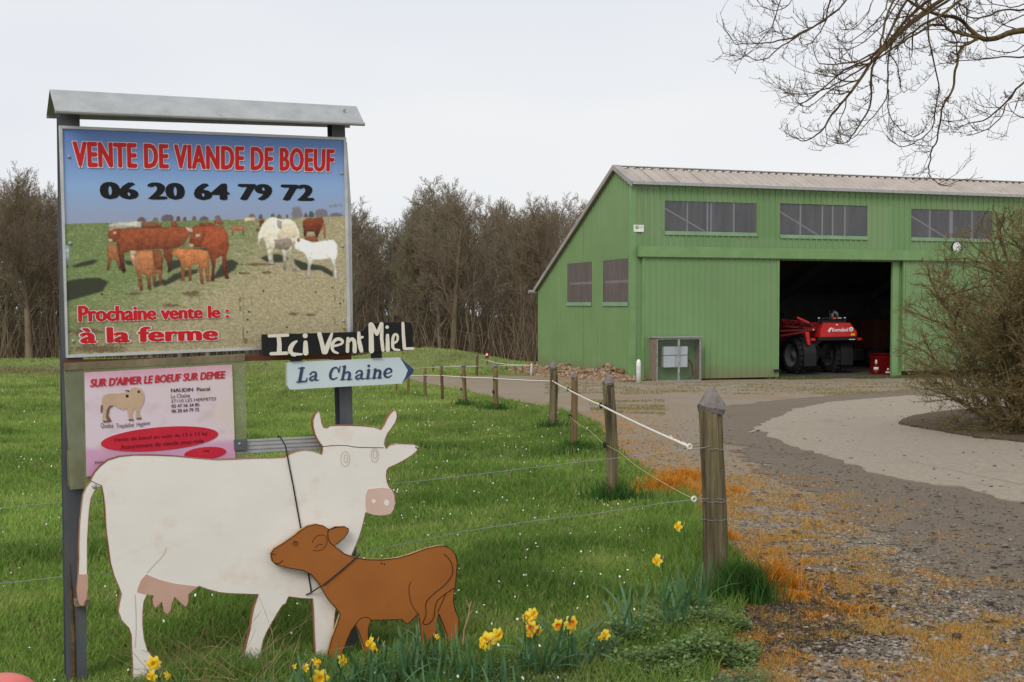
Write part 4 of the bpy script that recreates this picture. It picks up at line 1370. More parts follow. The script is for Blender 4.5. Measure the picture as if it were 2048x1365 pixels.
slab(qd(c3(ell(906, 902, 536, 106, -.085)), PO), NS, .0006, 'red_oval', [m_postred], sheet_)
slab(qd(c3([q for q in ell(1322, 1032, 192, 56, -.09) ]), PO), NS, .0006, 'red_oval', [m_postred], sheet_)
PO = .0295
line('Vente de b\u0153uf en colis de 12 \u00e0 15 kg :', [(475, 888), (1350, 826), (1350, 866), (476, 930)], .01, m_postdkred)
line('Assortiment de viande sous-vide', [(540, 950), (1292, 890), (1292, 930), (542, 990)], .01, m_postdkred)
line('TVB', [(1285, 1000), (1345, 994), (1345, 1014), (1285, 1020)], .01, m_postdkred)
line("J'ach\u00e8te", [(305, 1098), (415, 1090), (415, 1112), (305, 1124)], .02)
PO = .0285
bull = [(446, 492), (600, 484), (598, 462), (632, 470), (650, 444), (690, 432), (740, 446), (765, 490), (770, 540), (755, 590), (730, 625), (722, 670), (742, 716), (700, 722), (690, 700), (692, 640), (668, 628), (656, 690), (668, 730), (632, 734), (622, 690), (610, 625), (570, 640), (520, 616), (490, 596), (455, 625), (445, 690), (468, 735), (430, 745), (392, 744), (388, 700), (400, 650), (384, 600), (384, 540), (400, 505)]
slab(qd(c3(bull), PO), NS, .0005, 'bull_drawing', [m_bull], sheet_)
slab(qd(c3([(488, 598), (452, 628), (440, 690), (466, 734), (432, 738), (418, 700), (424, 640), (450, 600)]), PO + .0006), NS, .0004, 'bull_shading', [m_bulldk], sheet_)
slab(qd(c3([(596, 500), (622, 500), (626, 522), (602, 528)]), PO + .0006), NS, .0004, 'bull_shading', [m_line], sheet_)
slab(qd(c3([(706, 462), (726, 462), (728, 482), (708, 486)]), PO + .0006), NS, .0004, 'bull_shading', [m_line], sheet_)
slab(qd(c3([(590, 460), (604, 458), (634, 462), (628, 476)]), PO + .0006), NS, .0004, 'bull_shading', [m_line], sheet_)
for L in ([(372, 600), (390, 590), (386, 660), (370, 665)], [(388, 738), (430, 736), (468, 733), (464, 748), (396, 754)], [(624, 722), (668, 722), (672, 736), (628, 738)], [(694, 712), (740, 708), (744, 722), (698, 726)]):
    slab(qd(c3(L), PO + .0006), NS, .0004, 'bull_shading', [m_bulldk], sheet_)


# ------------------------------------------------------------------ hand-painted strokes
class Strokes:
    """brush strokes laid as thin pieces, each a hair above the last"""
    def __init__(s, P, off, conv, scale):
        s.m = MB(); s.P = P; s.off = off; s.c = conv; s.k = 0; s.sc = scale

    def lay(s): s.k += 1; return s.off + .00035 * (s.k % 9)

    def poly(s, L, widths):
        """one ribbon with mitred joints and round ends"""
        L = [np.array(q, float) for q in L]
        if np.isscalar(widths): widths = [widths] * len(L)
        lft = []; rgt = []
        for i, q in enumerate(L):
            d = L[min(i + 1, len(L) - 1)] - L[max(i - 1, 0)]; d = d / (np.linalg.norm(d) + 1e-9)
            n = np.array([-d[1], d[0]]) * widths[i] / 2
            lft.append(q + n); rgt.append(q - n)
        o = s.lay()
        vs = [s.P.p(*s.c(*q), s.off) + NS * (o - s.off) for q in lft + rgt]
        n = len(L)
        s.m.add(vs, [(i, i + 1, n + i + 1, n + i) for i in range(n - 1)])
        for q, wd in ((L[0], widths[0]), (L[-1], widths[-1])):
            s.disc(q, wd / 2 * .98)

    def disc(s, q, r):
        o = s.lay()
        n = 12
        vs = [s.P.p(*s.c(q[0] + r * math.cos(2 * math.pi * k / n), q[1] + r * math.sin(2 * math.pi * k / n)), s.off) + NS * (o - s.off) for k in range(n)]
        s.m.add(vs, [tuple(range(n))])


c4 = lambda x, y: (460 + x / 5.12, 620 + y / 5.12)
c5 = lambda x, y: (560 + x / 2.415, 800 + y / 2.415)
c6 = lambda x, y: (120 + x / 2.704, 860 + y / 2.704)
pxid = lambda x, y: (x, y)


def smooth_line(L, it=2):
    L = [np.array(q, float) for q in L]
    for _ in range(it):
        N = [L[0]]
        for a, b in zip(L[:-1], L[1:]): N += [a * .75 + b * .25, a * .25 + b * .75]
        L = N + [L[-1]]
    return L


hn = thing('honey_sign', 'black board with cream hand painted words above the pale blue arrow sign', 'sign', SG.p(700, 700, .06))
slab(qd([c4(*q) for q in smooth_line([(331, 256), (332, 254), (900, 240), (1330, 226), (1365, 212), (1400, 165), (1436, 136), (1600, 128), (1800, 125), (1848, 133), (1870, 170), (1874, 300), (1876, 408), (1874, 412), (1720, 424), (1250, 440), (640, 468), (338, 476), (335, 474)], 1)], .075), NS, .018, 'board', [m_blackboard], hn)
slab(qd([c4(*q) for q in ((622, 460), (738, 455), (740, 524), (625, 530))], .070), NS, .012, 'tab', [m_blackboard], hn)
slab(qd([c4(*q) for q in ((1450, 425), (1556, 420), (1556, 494), (1452, 498))], .070), NS, .012, 'tab', [m_blackboard], hn)
words = [
    [([(400, 268), (590, 260)], 32), ([(497, 268), (505, 350), (503, 440)], [42, 46, 50]), ([(418, 450), (585, 444)], 34)],
    [([(682, 322), (648, 345), (620, 385), (615, 425), (640, 452), (690, 456), (735, 455)], [20, 40, 50, 46, 34, 28, 20]), ([(632, 462), (665, 468)], 22)],
    [([(768, 266), (770, 266)], 52), ([(772, 335), (774, 440)], [44, 58])],
    [([(915, 248), (940, 340), (962, 432)], [46, 44, 50]), ([(1042, 245), (1010, 340), (976, 432)], [26, 48, 50])],
    [([(1058, 372), (1110, 362), (1150, 345), (1155, 318), (1120, 296), (1080, 305), (1052, 340), (1042, 390), (1062, 430), (1105, 444)], [26, 24, 24, 30, 34, 34, 34, 34, 28, 18])],
    [([(1207, 292), (1204, 360), (1202, 425)], [30, 36, 36]), ([(1212, 330), (1235, 300), (1262, 300), (1276, 340), (1275, 425)], [28, 34, 38, 40, 44])],
    [([(1318, 238), (1322, 320), (1335, 380), (1345, 420)], [34, 40, 46, 40]), ([(1330, 288), (1355, 280)], 26)],
    [([(1442, 152), (1446, 290), (1448, 420)], [50, 50, 54]), ([(1455, 158), (1478, 205), (1502, 250)], [40, 40, 34]), ([(1502, 250), (1528, 195), (1550, 145)], [34, 38, 40]), ([(1555, 145), (1552, 290), (1566, 415)], [34, 36, 34])],
    [([(1608, 178), (1609, 178)], 36), ([(1612, 262), (1614, 410)], [34, 46])],
    [([(1676, 345), (1716, 318), (1718, 268), (1696, 246), (1672, 268), (1664, 330), (1668, 405), (1735, 412)], [22, 24, 26, 28, 30, 32, 30, 18])],
    [([(1770, 138), (1776, 270), (1786, 396)], [30, 34, 36]), ([(1790, 400), (1872, 396)], 28)]]
for L in words:
    st = Strokes(SG, .0765, c4, 1)
    for pts, wd in L:
        if len(pts) > 4 and not np.isscalar(wd):
            w2 = smooth_line([(v, 0) for v in wd], 1); pts = smooth_line(pts, 1); wd = [q[0] for q in w2]
        st.poly(pts, wd)
    st.m.build('painted_letter', m_handwhite, hn)

ar = thing('arrow_sign', 'pale blue white direction arrow sign with navy lettering on the right post', 'sign', SG.p(700, 760, .06))
outl = [(583, 562), (586, 545), (600, 536), (1000, 520), (1400, 505), (1742, 489), (1862, 588), (1884, 606), (1886, 628), (1874, 652), (1762, 756), (1300, 780), (900, 802), (640, 818), (610, 815), (600, 800), (588, 780)]
slab(qd([c4(*q) for q in outl], .062), NS, .025, 'panel', [m_signblue, m_alu], ar)
slab(qd([c4(*q) for q in [(1744, 491), (1862, 590), (1882, 608), (1884, 628), (1872, 650), (1762, 754), (1800, 680), (1822, 618)]], .0632), NS, .001, 'arrow_head', [m_navy], ar)
stk = [[([(705, 598), (762, 594)], 10), ([(738, 597), (712, 733)], 26), ([(685, 739), (782, 731)], 13), ([(782, 731), (788, 702)], 11)]]
def aa(dx, dy): return [([(822 + dx, 662 + dy), (836 + dx, 640 + dy), (868 + dx, 634 + dy), (884 + dx, 652 + dy), (872 + dx, 712 + dy), (884 + dx, 724 + dy), (906 + dx, 718 + dy)], [14, 12, 14, 20, 20, 14, 8]), ([(880 + dx, 672 + dy), (836 + dx, 684 + dy), (814 + dx, 708 + dy), (834 + dx, 728 + dy), (872 + dx, 706 + dy)], [10, 12, 18, 14, 10])]
stk.append(aa(0, 0))
stk.append([([(1112, 640), (1106, 600), (1078, 588), (1046, 608), (1026, 655), (1028, 700), (1058, 716), (1096, 694)], [10, 12, 14, 20, 24, 22, 14, 10]), ([(1128, 580), (1116, 636)], 9)])
stk.append([([(1176, 580), (1152, 712)], 22), ([(1166, 660), (1196, 634), (1224, 640), (1226, 662), (1216, 710)], [12, 14, 18, 22, 22]), ([(1150, 580), (1180, 578)], 9), ([(1132, 717), (1176, 714)], 9), ([(1194, 713), (1246, 710)], 9)])
stk.append(aa(470, -14))
stk.append([([(1420, 574), (1421, 574)], 24), ([(1422, 616), (1408, 700)], 22), ([(1402, 618), (1424, 615)], 9), ([(1388, 705), (1436, 701)], 9)])
stk.append([([(1490, 610), (1474, 698)], 22), ([(1484, 645), (1508, 618), (1534, 620), (1540, 640), (1528, 694)], [12, 14, 18, 22, 22]), ([(1468, 612), (1492, 609)], 9), ([(1454, 700), (1496, 697)], 9), ([(1510, 697), (1552, 694)], 9)])
stk.append([([(1584, 656), (1656, 640), (1652, 612), (1626, 598), (1598, 612), (1580, 650), (1590, 686), (1622, 694), (1654, 672)], [10, 10, 20, 14, 18, 24, 20, 14, 8])])
for L in stk:
    st = Strokes(SG, .0635, c4, 1)
    for pts, wd in L:
        wd = [q * 1.22 for q in wd] if not np.isscalar(wd) else wd * 1.22
        if len(pts) > 4 and not np.isscalar(wd):
            w2 = smooth_line([(v, 0) for v in wd], 2); pts = smooth_line(pts, 2); wd = [q[0] for q in w2]
        st.poly(pts, wd)
    st.m.build('navy_letter', m_navy, ar)
for o_ in ((1108, 500), (1108, 812)):
    pass
slab(qd([c4(*q) for q in ((1030, 480), (1245, 470), (1245, 500), (1030, 510))], .03), NS, .03, 'clamp', [m_batten], ar)

# ------------------------------------------------------------------ cow cut-out
t6 = lambda L: [c6(*q) for q in L]
t5 = lambda L: [c5(*q) for q in L]
cow = t6([(160, 282), (172, 252), (188, 226), (215, 195), (258, 162), (320, 143), (400, 135), (500, 135), (620, 140), (740, 152), (850, 161), (950, 157), (1050, 152), (1150, 150), (1215, 147), (1240, 130), (1280, 115), (1325, 108), (1370, 114), (1400, 124), (1412, 131)])
cow += t5([(203, 250), (204, 225), (186, 200), (168, 170), (158, 130), (157, 100), (166, 72), (180, 57), (192, 56), (197, 75), (203, 110), (213, 133), (230, 134), (240, 123), (290, 121), (360, 122), (400, 124), (455, 130), (487, 143), (502, 120), (515, 90), (533, 62), (550, 47), (564, 52), (569, 80), (560, 110), (540, 140), (520, 165), (508, 195), (506, 215), (512, 235), (530, 218), (560, 210), (600, 210), (645, 212), (668, 224), (672, 232), (662, 248), (640, 268), (600, 295), (560, 315), (526, 330), (518, 342), (516, 370), (521, 400), (530, 420), (545, 436), (555, 460), (557, 500), (550, 530), (538, 553), (510, 560), (480, 562), (450, 558), (425, 550), (416, 545), (406, 590), (395, 630), (385, 662), (370, 700), (352, 742), (328, 790), (305, 835), (290, 880), (282, 930), (277, 985), (267, 1040), (262, 1100), (258, 1150), (250, 1210), (240, 1270), (228, 1335), (180, 1340), (173, 1290), (168, 1200), (164, 1100), (160, 1020), (157, 962), (100, 960), (42, 953), (28, 985)])
cow += t6([(1205, 950), (1180, 990), (1150, 1040), (1122, 1090), (1100, 1140), (1090, 1190), (1092, 1240), (1105, 1280), (1124, 1328), (1050, 1338), (990, 1358), (974, 1330), (978, 1290), (990, 1230), (1008, 1150), (1025, 1080), (1036, 1010), (1050, 950), (1072, 892), (1000, 890), (930, 888), (860, 882), (800, 865), (750, 847), (725, 868), (697, 890), (697, 930), (683, 962), (655, 940), (620, 905), (607, 940), (600, 980), (580, 1000), (560, 985), (551, 930), (535, 952), (515, 968), (502, 945), (498, 918), (505, 898), (472, 893), (456, 930), (450, 980), (449, 1050), (457, 1130), (475, 1190), (510, 1235), (552, 1275), (545, 1292), (535, 1400), (410, 1410), (388, 1330), (390, 1270), (385, 1180), (383, 1110), (370, 1075), (330, 1030), (313, 980), (320, 930), (330, 888), (316, 850), (290, 790), (270, 720), (260, 640), (249, 560), (244, 500), (240, 420), (232, 350), (224, 305), (212, 310), (190, 330), (170, 372), (160, 440), (155, 520), (151, 600), (149, 700), (150, 790), (152, 860), (145, 912), (125, 955), (104, 950), (94, 920), (90, 870), (96, 780), (99, 700), (100, 600), (105, 500), (113, 420), (122, 350), (140, 308)])
COFF = .085
cw = thing('cow_cutout', 'life size white painted plywood cow with pink nose and udder', 'cut-out', (SG.p(400, 1290, COFF)[0], SG.p(400, 1290, COFF)[1], zg(-1.4, 4.8)))
slab([SG.p(x, y, COFF) for x, y in cow], NS, .018, 'painted_body', [m_cow, m_cowedge], cw)
# thin brown rim visible round the plywood edge
rimm = MB()
cc_ = np.mean(np.array(cow), 0)
def ribbon(pts, wpx, off, mat, name, parent, closed=False, smooth_=0, ins=0):
    st = Strokes(SG, off, pxid, 1)
    pts = smooth_line(pts, smooth_) if smooth_ else pts
    st.poly(pts, wpx)
    return st.m.build(name, mat, parent)
def inset_line(poly, d):
    P = np.array(poly, float); n = len(P); out = []
    area = sum(P[i][0] * P[(i + 1) % n][1] - P[(i + 1) % n][0] * P[i][1] for i in range(n))
    s = 1 if area > 0 else -1
    for i in range(n):
        t_ = P[(i + 1) % n] - P[i - 1]; t_ /= np.linalg.norm(t_) + 1e-9
        out.append(P[i] + np.array([-t_[1], t_[0]]) * s * d)
    return out
il = inset_line(cow, .9)
ribbon(il + [il[0]], [.9 + 1.0 * float(vnoise(i * .7, 3, 2)) for i in range(len(il) + 1)], COFF + .0012, m_cowedge, 'bare_rim', cw)
slab([SG.p(*q, COFF + .002) for q in t5([(425, 432), (470, 426), (500, 424), (530, 430), (552, 460), (555, 500), (548, 530), (536, 550), (510, 557), (480, 559), (450, 555), (425, 547), (417, 540), (413, 500), (414, 460)])], NS, .0016, 'nose_patch', [m_pink], cw)
for c_, r_ in (((453, 490), 11), ((515, 497), 15)):
    P_s = [c5(c_[0] + r_ * math.cos(a * .5236) * .85, c_[1] + r_ * math.sin(a * .5236)) for a in range(12)]
    slab([SG.p(*q, COFF + .0025) for q in P_s], NS, .0004, 'nostril', [m_cow], cw)
slab([SG.p(*q, COFF + .002) for q in t6([(466, 782), (440, 810), (420, 860), (418, 878), (470, 891), (507, 897), (501, 918), (504, 944), (516, 964), (534, 948), (551, 926), (562, 983), (580, 997), (598, 978), (605, 938), (620, 902), (656, 938), (682, 958), (694, 928), (695, 889), (723, 866), (746, 848), (700, 842), (620, 832), (540, 812)])], NS, .0016, 'udder_patch', [m_pinkdk], cw)
slab([SG.p(*q, COFF + .002) for q in t6([(98, 782), (150, 782), (151, 860), (143, 911), (125, 952), (106, 947), (96, 919), (92, 870)])], NS, .0016, 'tail_tip', [m_pinkdk], cw)
bolt(189, 973, SG, COFF + .001, cw, .011)
ribbon(t6([(165, 275), (195, 290), (225, 302)]), 1.3, COFF + .001, m_line, 'drawn_line', cw, smooth_=1)
ribbon(t5([(205, 226), (260, 220), (320, 220), (370, 230), (440, 230), (500, 232)]), 1.2, COFF + .001, m_line, 'drawn_line', cw, smooth_=1)
for (cx, cy, rx, ry) in ((315, 286, 22, 36), (318, 284, 9, 20), (458, 268, 18, 34), (459, 264, 9, 20)):
    ribbon(t5([(cx + rx * math.cos(a * .35), cy + ry * math.sin(a * .35)) for a in range(19)]), 1.0, COFF + .001, m_pencil, 'eye_outline', cw)
ribbon(t6([(405, 1180), (412, 1100), (410, 960), (405, 890)]), 1.0, COFF + .001, m_pencil, 'drawn_line', cw, smooth_=1)
ribbon(t5([(655, 230), (668, 236), (664, 242)]), 2.4, COFF + .001, m_line, 'ear_tip_mark', cw)
ribbon(t6([(470, 775), (500, 740), (560, 680), (575, 640)]), 1.0, COFF + .001, m_pencil, 'drawn_line', cw, smooth_=1)

# ------------------------------------------------------------------ calf cut-out
calf = [(541, 1108), (547, 1098), (565, 1087), (583, 1075), (600, 1061), (615, 1052), (632, 1048.5), (648, 1052), (658, 1059), (672, 1054), (690, 1053), (698, 1058), (697, 1066), (688, 1078), (675, 1088), (669, 1092), (690, 1108), (710, 1115), (735, 1119), (765, 1119.5), (795, 1116), (820, 1109), (850, 1098), (875, 1092), (890, 1091.5), (903, 1098), (912, 1110), (915.5, 1125), (914, 1150), (910, 1180), (907.5, 1203), (912, 1222), (918.5, 1237), (918.5, 1265), (914, 1300), (906, 1345), (892, 1345), (895, 1300), (893, 1270), (885, 1248), (877, 1228),
        (876.5, 1240), (875, 1260), (869, 1276), (862, 1292), (852, 1300), (843, 1290), (840, 1262), (838, 1240), (837, 1228), (825, 1241), (814, 1249), (804, 1240), (772, 1241), (742, 1241), (738, 1256), (737, 1272), (742, 1300), (748, 1340), (737, 1340), (726, 1292), (717, 1264), (711, 1250), (703, 1262), (695, 1280), (685, 1309), (678, 1345), (645, 1356), (651, 1322), (663.5, 1276), (674, 1247), (680, 1229), (670, 1215), (657, 1201), (645, 1181), (634.5, 1164), (622, 1150), (605.5, 1141.6), (582, 1138), (564, 1134), (553, 1131), (544, 1123)]
KO = COFF + .04
cf = thing('calf_cutout', 'small brown painted plywood calf leaning against the white cow cut-out', 'cut-out', (SG.p(790, 1300, KO)[0], SG.p(790, 1300, KO)[1], zg(-.6, 5.2)))
slab([SG.p(x, y, KO) for x, y in calf], NS, .016, 'painted_body', [m_calf, m_calfedge], cf)
il = inset_line(calf, .8)
ribbon(il + [il[0]], [1.0 + 1.2 * float(vnoise(i * .8, 9, 2)) for i in range(len(il) + 1)], KO + .0012, m_line, 'drawn_rim', cf)
for L, wd in ((t5([(232, 632), (230, 660), (240, 690), (262, 706)]), 1.6), (t5([(232, 632), (248, 622), (270, 612)]), 1.3), (t5([(160, 728), (190, 730), (215, 716), (228, 690), (226, 660), (200, 650), (170, 662), (155, 690)]), 1.0), (t5([(168, 715), (185, 698), (205, 698)]), 1.0),
              (t5([(792, 745), (815, 765), (832, 795), (836, 830), (825, 862), (790, 900), (745, 935), (712, 965), (702, 990), (706, 1020), (703, 1050), (688, 1078), (700, 1088), (725, 1080), (745, 1050), (748, 1010), (755, 975), (780, 950), (840, 910)]), 1.6),
              (t5([(800, 940), (780, 985), (762, 1025)]), 1.4), (t5([(633, 880), (622, 900), (624, 945), (635, 990), (655, 1020), (668, 1035)]), 1.2), (t5([(440, 1065), (430, 1052), (405, 1050), (380, 1062), (365, 1085)]), 1.2),
              (t6([(1160, 722), (1185, 725), (1205, 706)]), 1.5), (t6([(1150, 676), (1165, 672)]), 1.4)):
    ribbon(L, wd, KO + .001, m_line, 'drawn_line', cf, smooth_=2)
ribbon(t6([(1273 + 15 * math.cos(a * .42), 615 + 13 * math.sin(a * .42)) for a in range(16)]), 1.1, KO + .001, m_line, 'eye_outline', cf)
ribbon(t6([(1273 + 6 * math.cos(a * .7), 614 + 6 * math.sin(a * .7)) for a in range(10)]), 1.0, KO + .001, m_line, 'eye_outline', cf)
for q in ((763, 1127), (769, 1129)):
    slab([SG.p(q[0] + 1.8 * math.cos(a), q[1] + 1.6 * math.sin(a), KO + .0012) for a in [k * .785 for k in range(8)]], NS, .0005, 'hole', [m_line], cf)

# cords that tie the cut-outs
def cord(pts, label, r=.0032):
    m = MB(); m.tube(pts, r, 6)
    return tag(m.build('tie_cord', m_cord, smooth=True), label, 'cord', 'black cords tying the cut-outs')


cord([SG.p(557, 877, -.03), SG.p(556, 871, .03), SG.p(560, 874, .06), SG.p(571, 892, COFF + .005), SG.p(578, 930, COFF + .004), SG.p(586, 970, COFF + .004), SG.p(601, 1054, COFF + .004), SG.p(613, 1112, COFF + .004), SG.p(617, 1150, COFF + .004), SG.p(622, 1180, COFF + .004), SG.p(621, 1196, COFF - .01)], 'black cord running from the steel rail down over the white cow')
cord([SG.p(720, 1108, KO - .02), SG.p(717, 1112, KO + .003), SG.p(680, 1144, KO + .004), SG.p(650, 1168, KO + .004), SG.p(632, 1179, KO - .01), SG.p(622, 1186, COFF + .006), SG.p(612, 1190, COFF + .005)], 'short black cord across the neck of the brown calf')

# pink round thing of unknown kind at the lower left corner
pk_ = gnd(20, 1450)
o = MB()
c_ = np.array([pk_[0], pk_[1], 0]); 
top_z = atY(10, 1354, pk_[1])[2]; gz_ = float(zg(pk_[0], pk_[1]))
cpos = atY(-5, 1354, pk_[1])
vs = []; fs = []; n = 28
Hh = top_z - gz_
for j in range(9):
    a = j / 8 * math.pi / 2
    for k in range(n):
        b = 2 * math.pi * k / n
        vs.append((cpos[0] + .17 * math.cos(a) ** .7 * math.cos(b), cpos[1] + .17 * math.cos(a) ** .7 * math.sin(b), gz_ + Hh * math.sin(a) ** .8 if j else gz_))
for j in range(8):
    for k in range(n):
        fs.append((j * n + k, j * n + (k + 1) % n, (j + 1) * n + (k + 1) % n, (j + 1) * n + k))
o.add(vs, fs)
tag(o.build('pink_round_object', m_pinkobj, smooth=True), 'rounded salmon pink object poking up at the bottom left corner', 'object')

# ------------------------------------------------------------------ fence posts
def post(px, yb, yt, wpx, label, cap=True, mat=None, lean=0.0, group='wooden fence posts along the field edge', seed=1, k=None, dz=0.0, grp=True):
    b = gnd(px, yb)
    top = atY(px + lean, yt, b[1])
    h = top[2] - b[2]
    r = wpx / F_PX * b[1] / 2
    P = thing('fence_post', label, 'post', b, group if grp else None)
    caph = r * 1.5 if cap else 0
    n = 56 if b[1] < 9 else 22 if b[1] < 16 else 12; m_ = 34 if b[1] < 9 else (16 if b[1] < 16 else 8)
    vs = []; fs = []
    dx = (top[0] - b[0])
    rs = np.random.default_rng(seed)
    ph = rs.random(6) * 6.28
    H = h - caph * (1.12 if cap else 0)
    for j in range(m_ + 1):
        t_ = j / m_
        z = -.15 + (H + .15) * t_
        wob = .010 * math.sin(t_ * 5 + ph[0]) * (h / 1.2)
        for kk in range(n):
            a = 2 * math.pi * kk / n
            g = .05 * math.cos(2 * a + ph[1]) + .045 * math.cos(3 * a + ph[2] + t_ * 1.2) + .05 * math.cos(4 * a + ph[3]) + .07 * math.cos(4 * a + ph[4]) - .22 * max(0, math.cos(7 * a + ph[4] + t_ * .9) - .6) - .6 * max(0, math.cos(3 * a + ph[5] + .5 * t_) - .93) * 3 * (1 if t_ > .2 else .4) + .06 * (float(vnoise(kk * .9, j * .12, seed + 7)) - .5)
            rr = r * (1.06 - .10 * t_) * (1 + g + .03 * (float(vnoise(kk * 1.7, j * .8, seed)) - .5) * 2)
            vs.append((b[0] + dx * z / h + wob + rr * math.cos(a), b[1] + rr * math.sin(a), b[2] + z))
    for j in range(m_):
        for kk in range(n):
            fs.append((j * n + kk, j * n + (kk + 1) % n, (j + 1) * n + (kk + 1) % n, (j + 1) * n + kk))
    fs.append(tuple(m_ * n + kk for kk in range(n)))
    mb = MB().add(vs, fs).build('shaft', mat or m_wood, P, smooth=True)
    if cap:
        vs = []; fs = []; nn = 20
        cx, cy = b[0] + dx, b[1]
        z0 = b[2] + h - caph * 1.15
        prof = [(1.02, -.28), (1.13, 0.0), (.60, .62), (.05, 1.12)]
        for kk in range(nn):
            a = 2 * math.pi * kk / nn
            dent = 1 + .05 * math.sin(3 * a + ph[1]) + .03 * math.sin(7 * a + ph[2])
            for q, zz in prof:
                dz_ = (.10 * math.sin(2 * a + ph[3]) + .06 * math.sin(5 * a + ph[5])) * (1 if zz <= 0 else 0)
                vs.append((cx + r * q * dent * math.cos(a), cy + r * q * dent * math.sin(a), z0 + caph * (zz + dz_)))
        for kk in range(nn):
            for j in range(3):
                a = kk * 4 + j; c = ((kk + 1) % nn) * 4 + j
                fs.append((a, c, c + 1, a + 1))
        MB().add(vs, fs).build('metal_cap', m_felt, P, smooth=False)
    return P, b, r


def torus(c, ax, R1, r1, mat, name, parent, n=14, m_=8):
    ax = np.array(ax, float); ax /= np.linalg.norm(ax)
    x = np.cross(ax, [0, 0, 1.0]); x /= np.linalg.norm(x); y = np.cross(ax, x)
    vs = []; fs = []
    for k in range(n):
        a = 2 * math.pi * k / n; d = x * math.cos(a) + y * math.sin(a)
        for j in range(m_):
            b = 2 * math.pi * j / m_
            vs.append(c + d * (R1 + r1 * math.cos(b)) + ax * r1 * math.sin(b))
    for k in range(n):
        for j in range(m_):
            fs.append((k * m_ + j, k * m_ + (j + 1) % m_, ((k + 1) % n) * m_ + (j + 1) % m_, ((k + 1) % n) * m_ + j))
    return MB().add(vs, fs).build(name, mat, parent, smooth=True)


P1, b1_, r1_ = post(1427, 1185, 769, 51, 'thick weathered fence post nearest the camera with a conical metal cap', lean=-4, seed=4)
P2, b2_, r2_ = post(1226, 1000, 746, 22, 'capped fence post second from the camera, tape insulator on its left', mat=m_wood, lean=-9, seed=5)
P3, b3_, r3_ = post(1149, 906, 742, 13, 'thin brown capped fence post between two greyer ones', mat=m_wood2, lean=-1, seed=6)
P4, b4_, r4_ = post(1107, 862, 721, 16, 'dark stout capped fence post where the tape turns away to the left', lean=-1, seed=7)
P5, b5_, r5_ = post(993, 823, 725, 9.5, 'capped fence post first left of the bend in the tape', mat=m_wood2, lean=-2, seed=8)
P6, b6_, r6_ = post(929, 813, 725, 8.5, 'capped fence post second left of the bend in the tape', mat=m_wood2, lean=-2, seed=9)
post(884, 802, 733, 6.5, 'bare topped fence post left of the last capped one', cap=False, mat=m_wood2, lean=-1, seed=10)
post(850, 797, 736, 6.5, 'bare topped fence post just right of the arrow sign tip', cap=False, mat=m_wood2, lean=1, seed=11)
post(817, 791, 752, 5.5, 'short fence stake under the arrow sign tip', cap=False, mat=m_wood2, lean=0, seed=12)
post(793, 786, 756, 4.5, 'thin fence stake furthest left below the arrow sign', cap=False, mat=m_wood2, lean=0, seed=13)
GF = 'posts of the far paddock fence'
post(953, 752, 705, 5.5, 'tall grey paddock post on the far side of the yard', cap=False, lean=1, seed=14, group=GF)
post(866, 745, 730, 4.5, 'short paddock post at the foot of the grassy mound', cap=False, lean=0, seed=16, group=GF)
Pr, br_, rr_ = post(975, 741, 716, 3.2, 'paddock stake with a red and white ribbon on top', cap=False, mat=m_wood2, lean=-1, seed=15, group=GF)
rt = atY(974, 716, br_[1])
MB().box(rt - np.array([.08, 0, .05]), (.16, 0, 0), (0, .03, 0), (.02, 0, .38)).build('red_ribbon', m_redd, Pr)
MB().box(rt - np.array([.06, .035, -.1]), (.10, 0, 0), (0, .03, 0), (.01, 0, .12)).build('white_ribbon', m_white, Pr)
for i, (x, yb, yt, lb) in enumerate(((1013, 743, 724, 'thin leaning paddock stake right of the ribbon stake'), (1030, 745, 727, 'middle one of three thin paddock stakes'), (1046, 749, 731, 'thin paddock stake next to the white bollard'))):
    post(x, yb, yt, 3.0, lb, cap=False, mat=m_wood2, lean=-1, seed=20 + i, group=GF)
# bark-covered stake behind the left steel post
sp_b = gnd(139, 1352)
post(146, 1368, 1082, 15, 'thin bark covered stake behind the left steel post of the sign', cap=False, mat=m_bark, lean=-7, seed=31, grp=False)

# insulators
t1 = atY(1372, 893, b1_[1] - .02)
for i_, (x, y) in enumerate(((1379, 894), (1388, 999))):
    c = atY(x, y, b1_[1] - .04)
    torus(c, (.35, -1, .1), .013, .0075, m_insw, 'white_insulator', P1)
    torus(c + np.array([.0, .012, 0]), (.35, -1, .1), .013, .006, m_insb, 'insulator_ring', P1)
    MB().tube([c + np.array([.01, .01, 0]), atY(1404, y, b1_[1] - .01)], .0025, 5).build('insulator_wire', m_wire, P1)
for Pn, bb, L in ((P2, b2_, ((1202, 811), (1209, 890))), (P3, b3_, ((1136, 779), (1139, 832))), (P5, b5_, ((987, 757), (986, 784))), (P6, b6_, ((922, 754), (922, 779)))):
    for x, y in L:
        c = atY(x, y, bb[1] - .03)
        sc = .022 if bb[1] < 20 else .028
        torus(c, (1, .25, 0), sc, sc * .42, m_insb, 'black_insulator', Pn, 10, 6)
        MB().bar(c, atY(x + (12 if bb[1] < 16 else 5), y, bb[1]), sc * .5, sc * .5).build('insulator_stem', m_insb, Pn)


def sagline(pts, r, mat, name, label, cat, sag=.0, n=6, group=None, ragged=0.0, sides=6):
    L = []
    for a, b in zip(pts[:-1], pts[1:]):
        for k in range(12):
            t_ = k / 12
            q = a + (b - a) * t_
            q = q - Zv * sag * np.linalg.norm(b - a) * 4 * t_ * (1 - t_)
            if ragged: q = q + rng.normal(0, ragged, 3)
            L.append(q)
    L.append(pts[-1])
    o = MB().tube(L, r, sides).build(name, mat, smooth=True)
    return tag(o, label, cat, group)


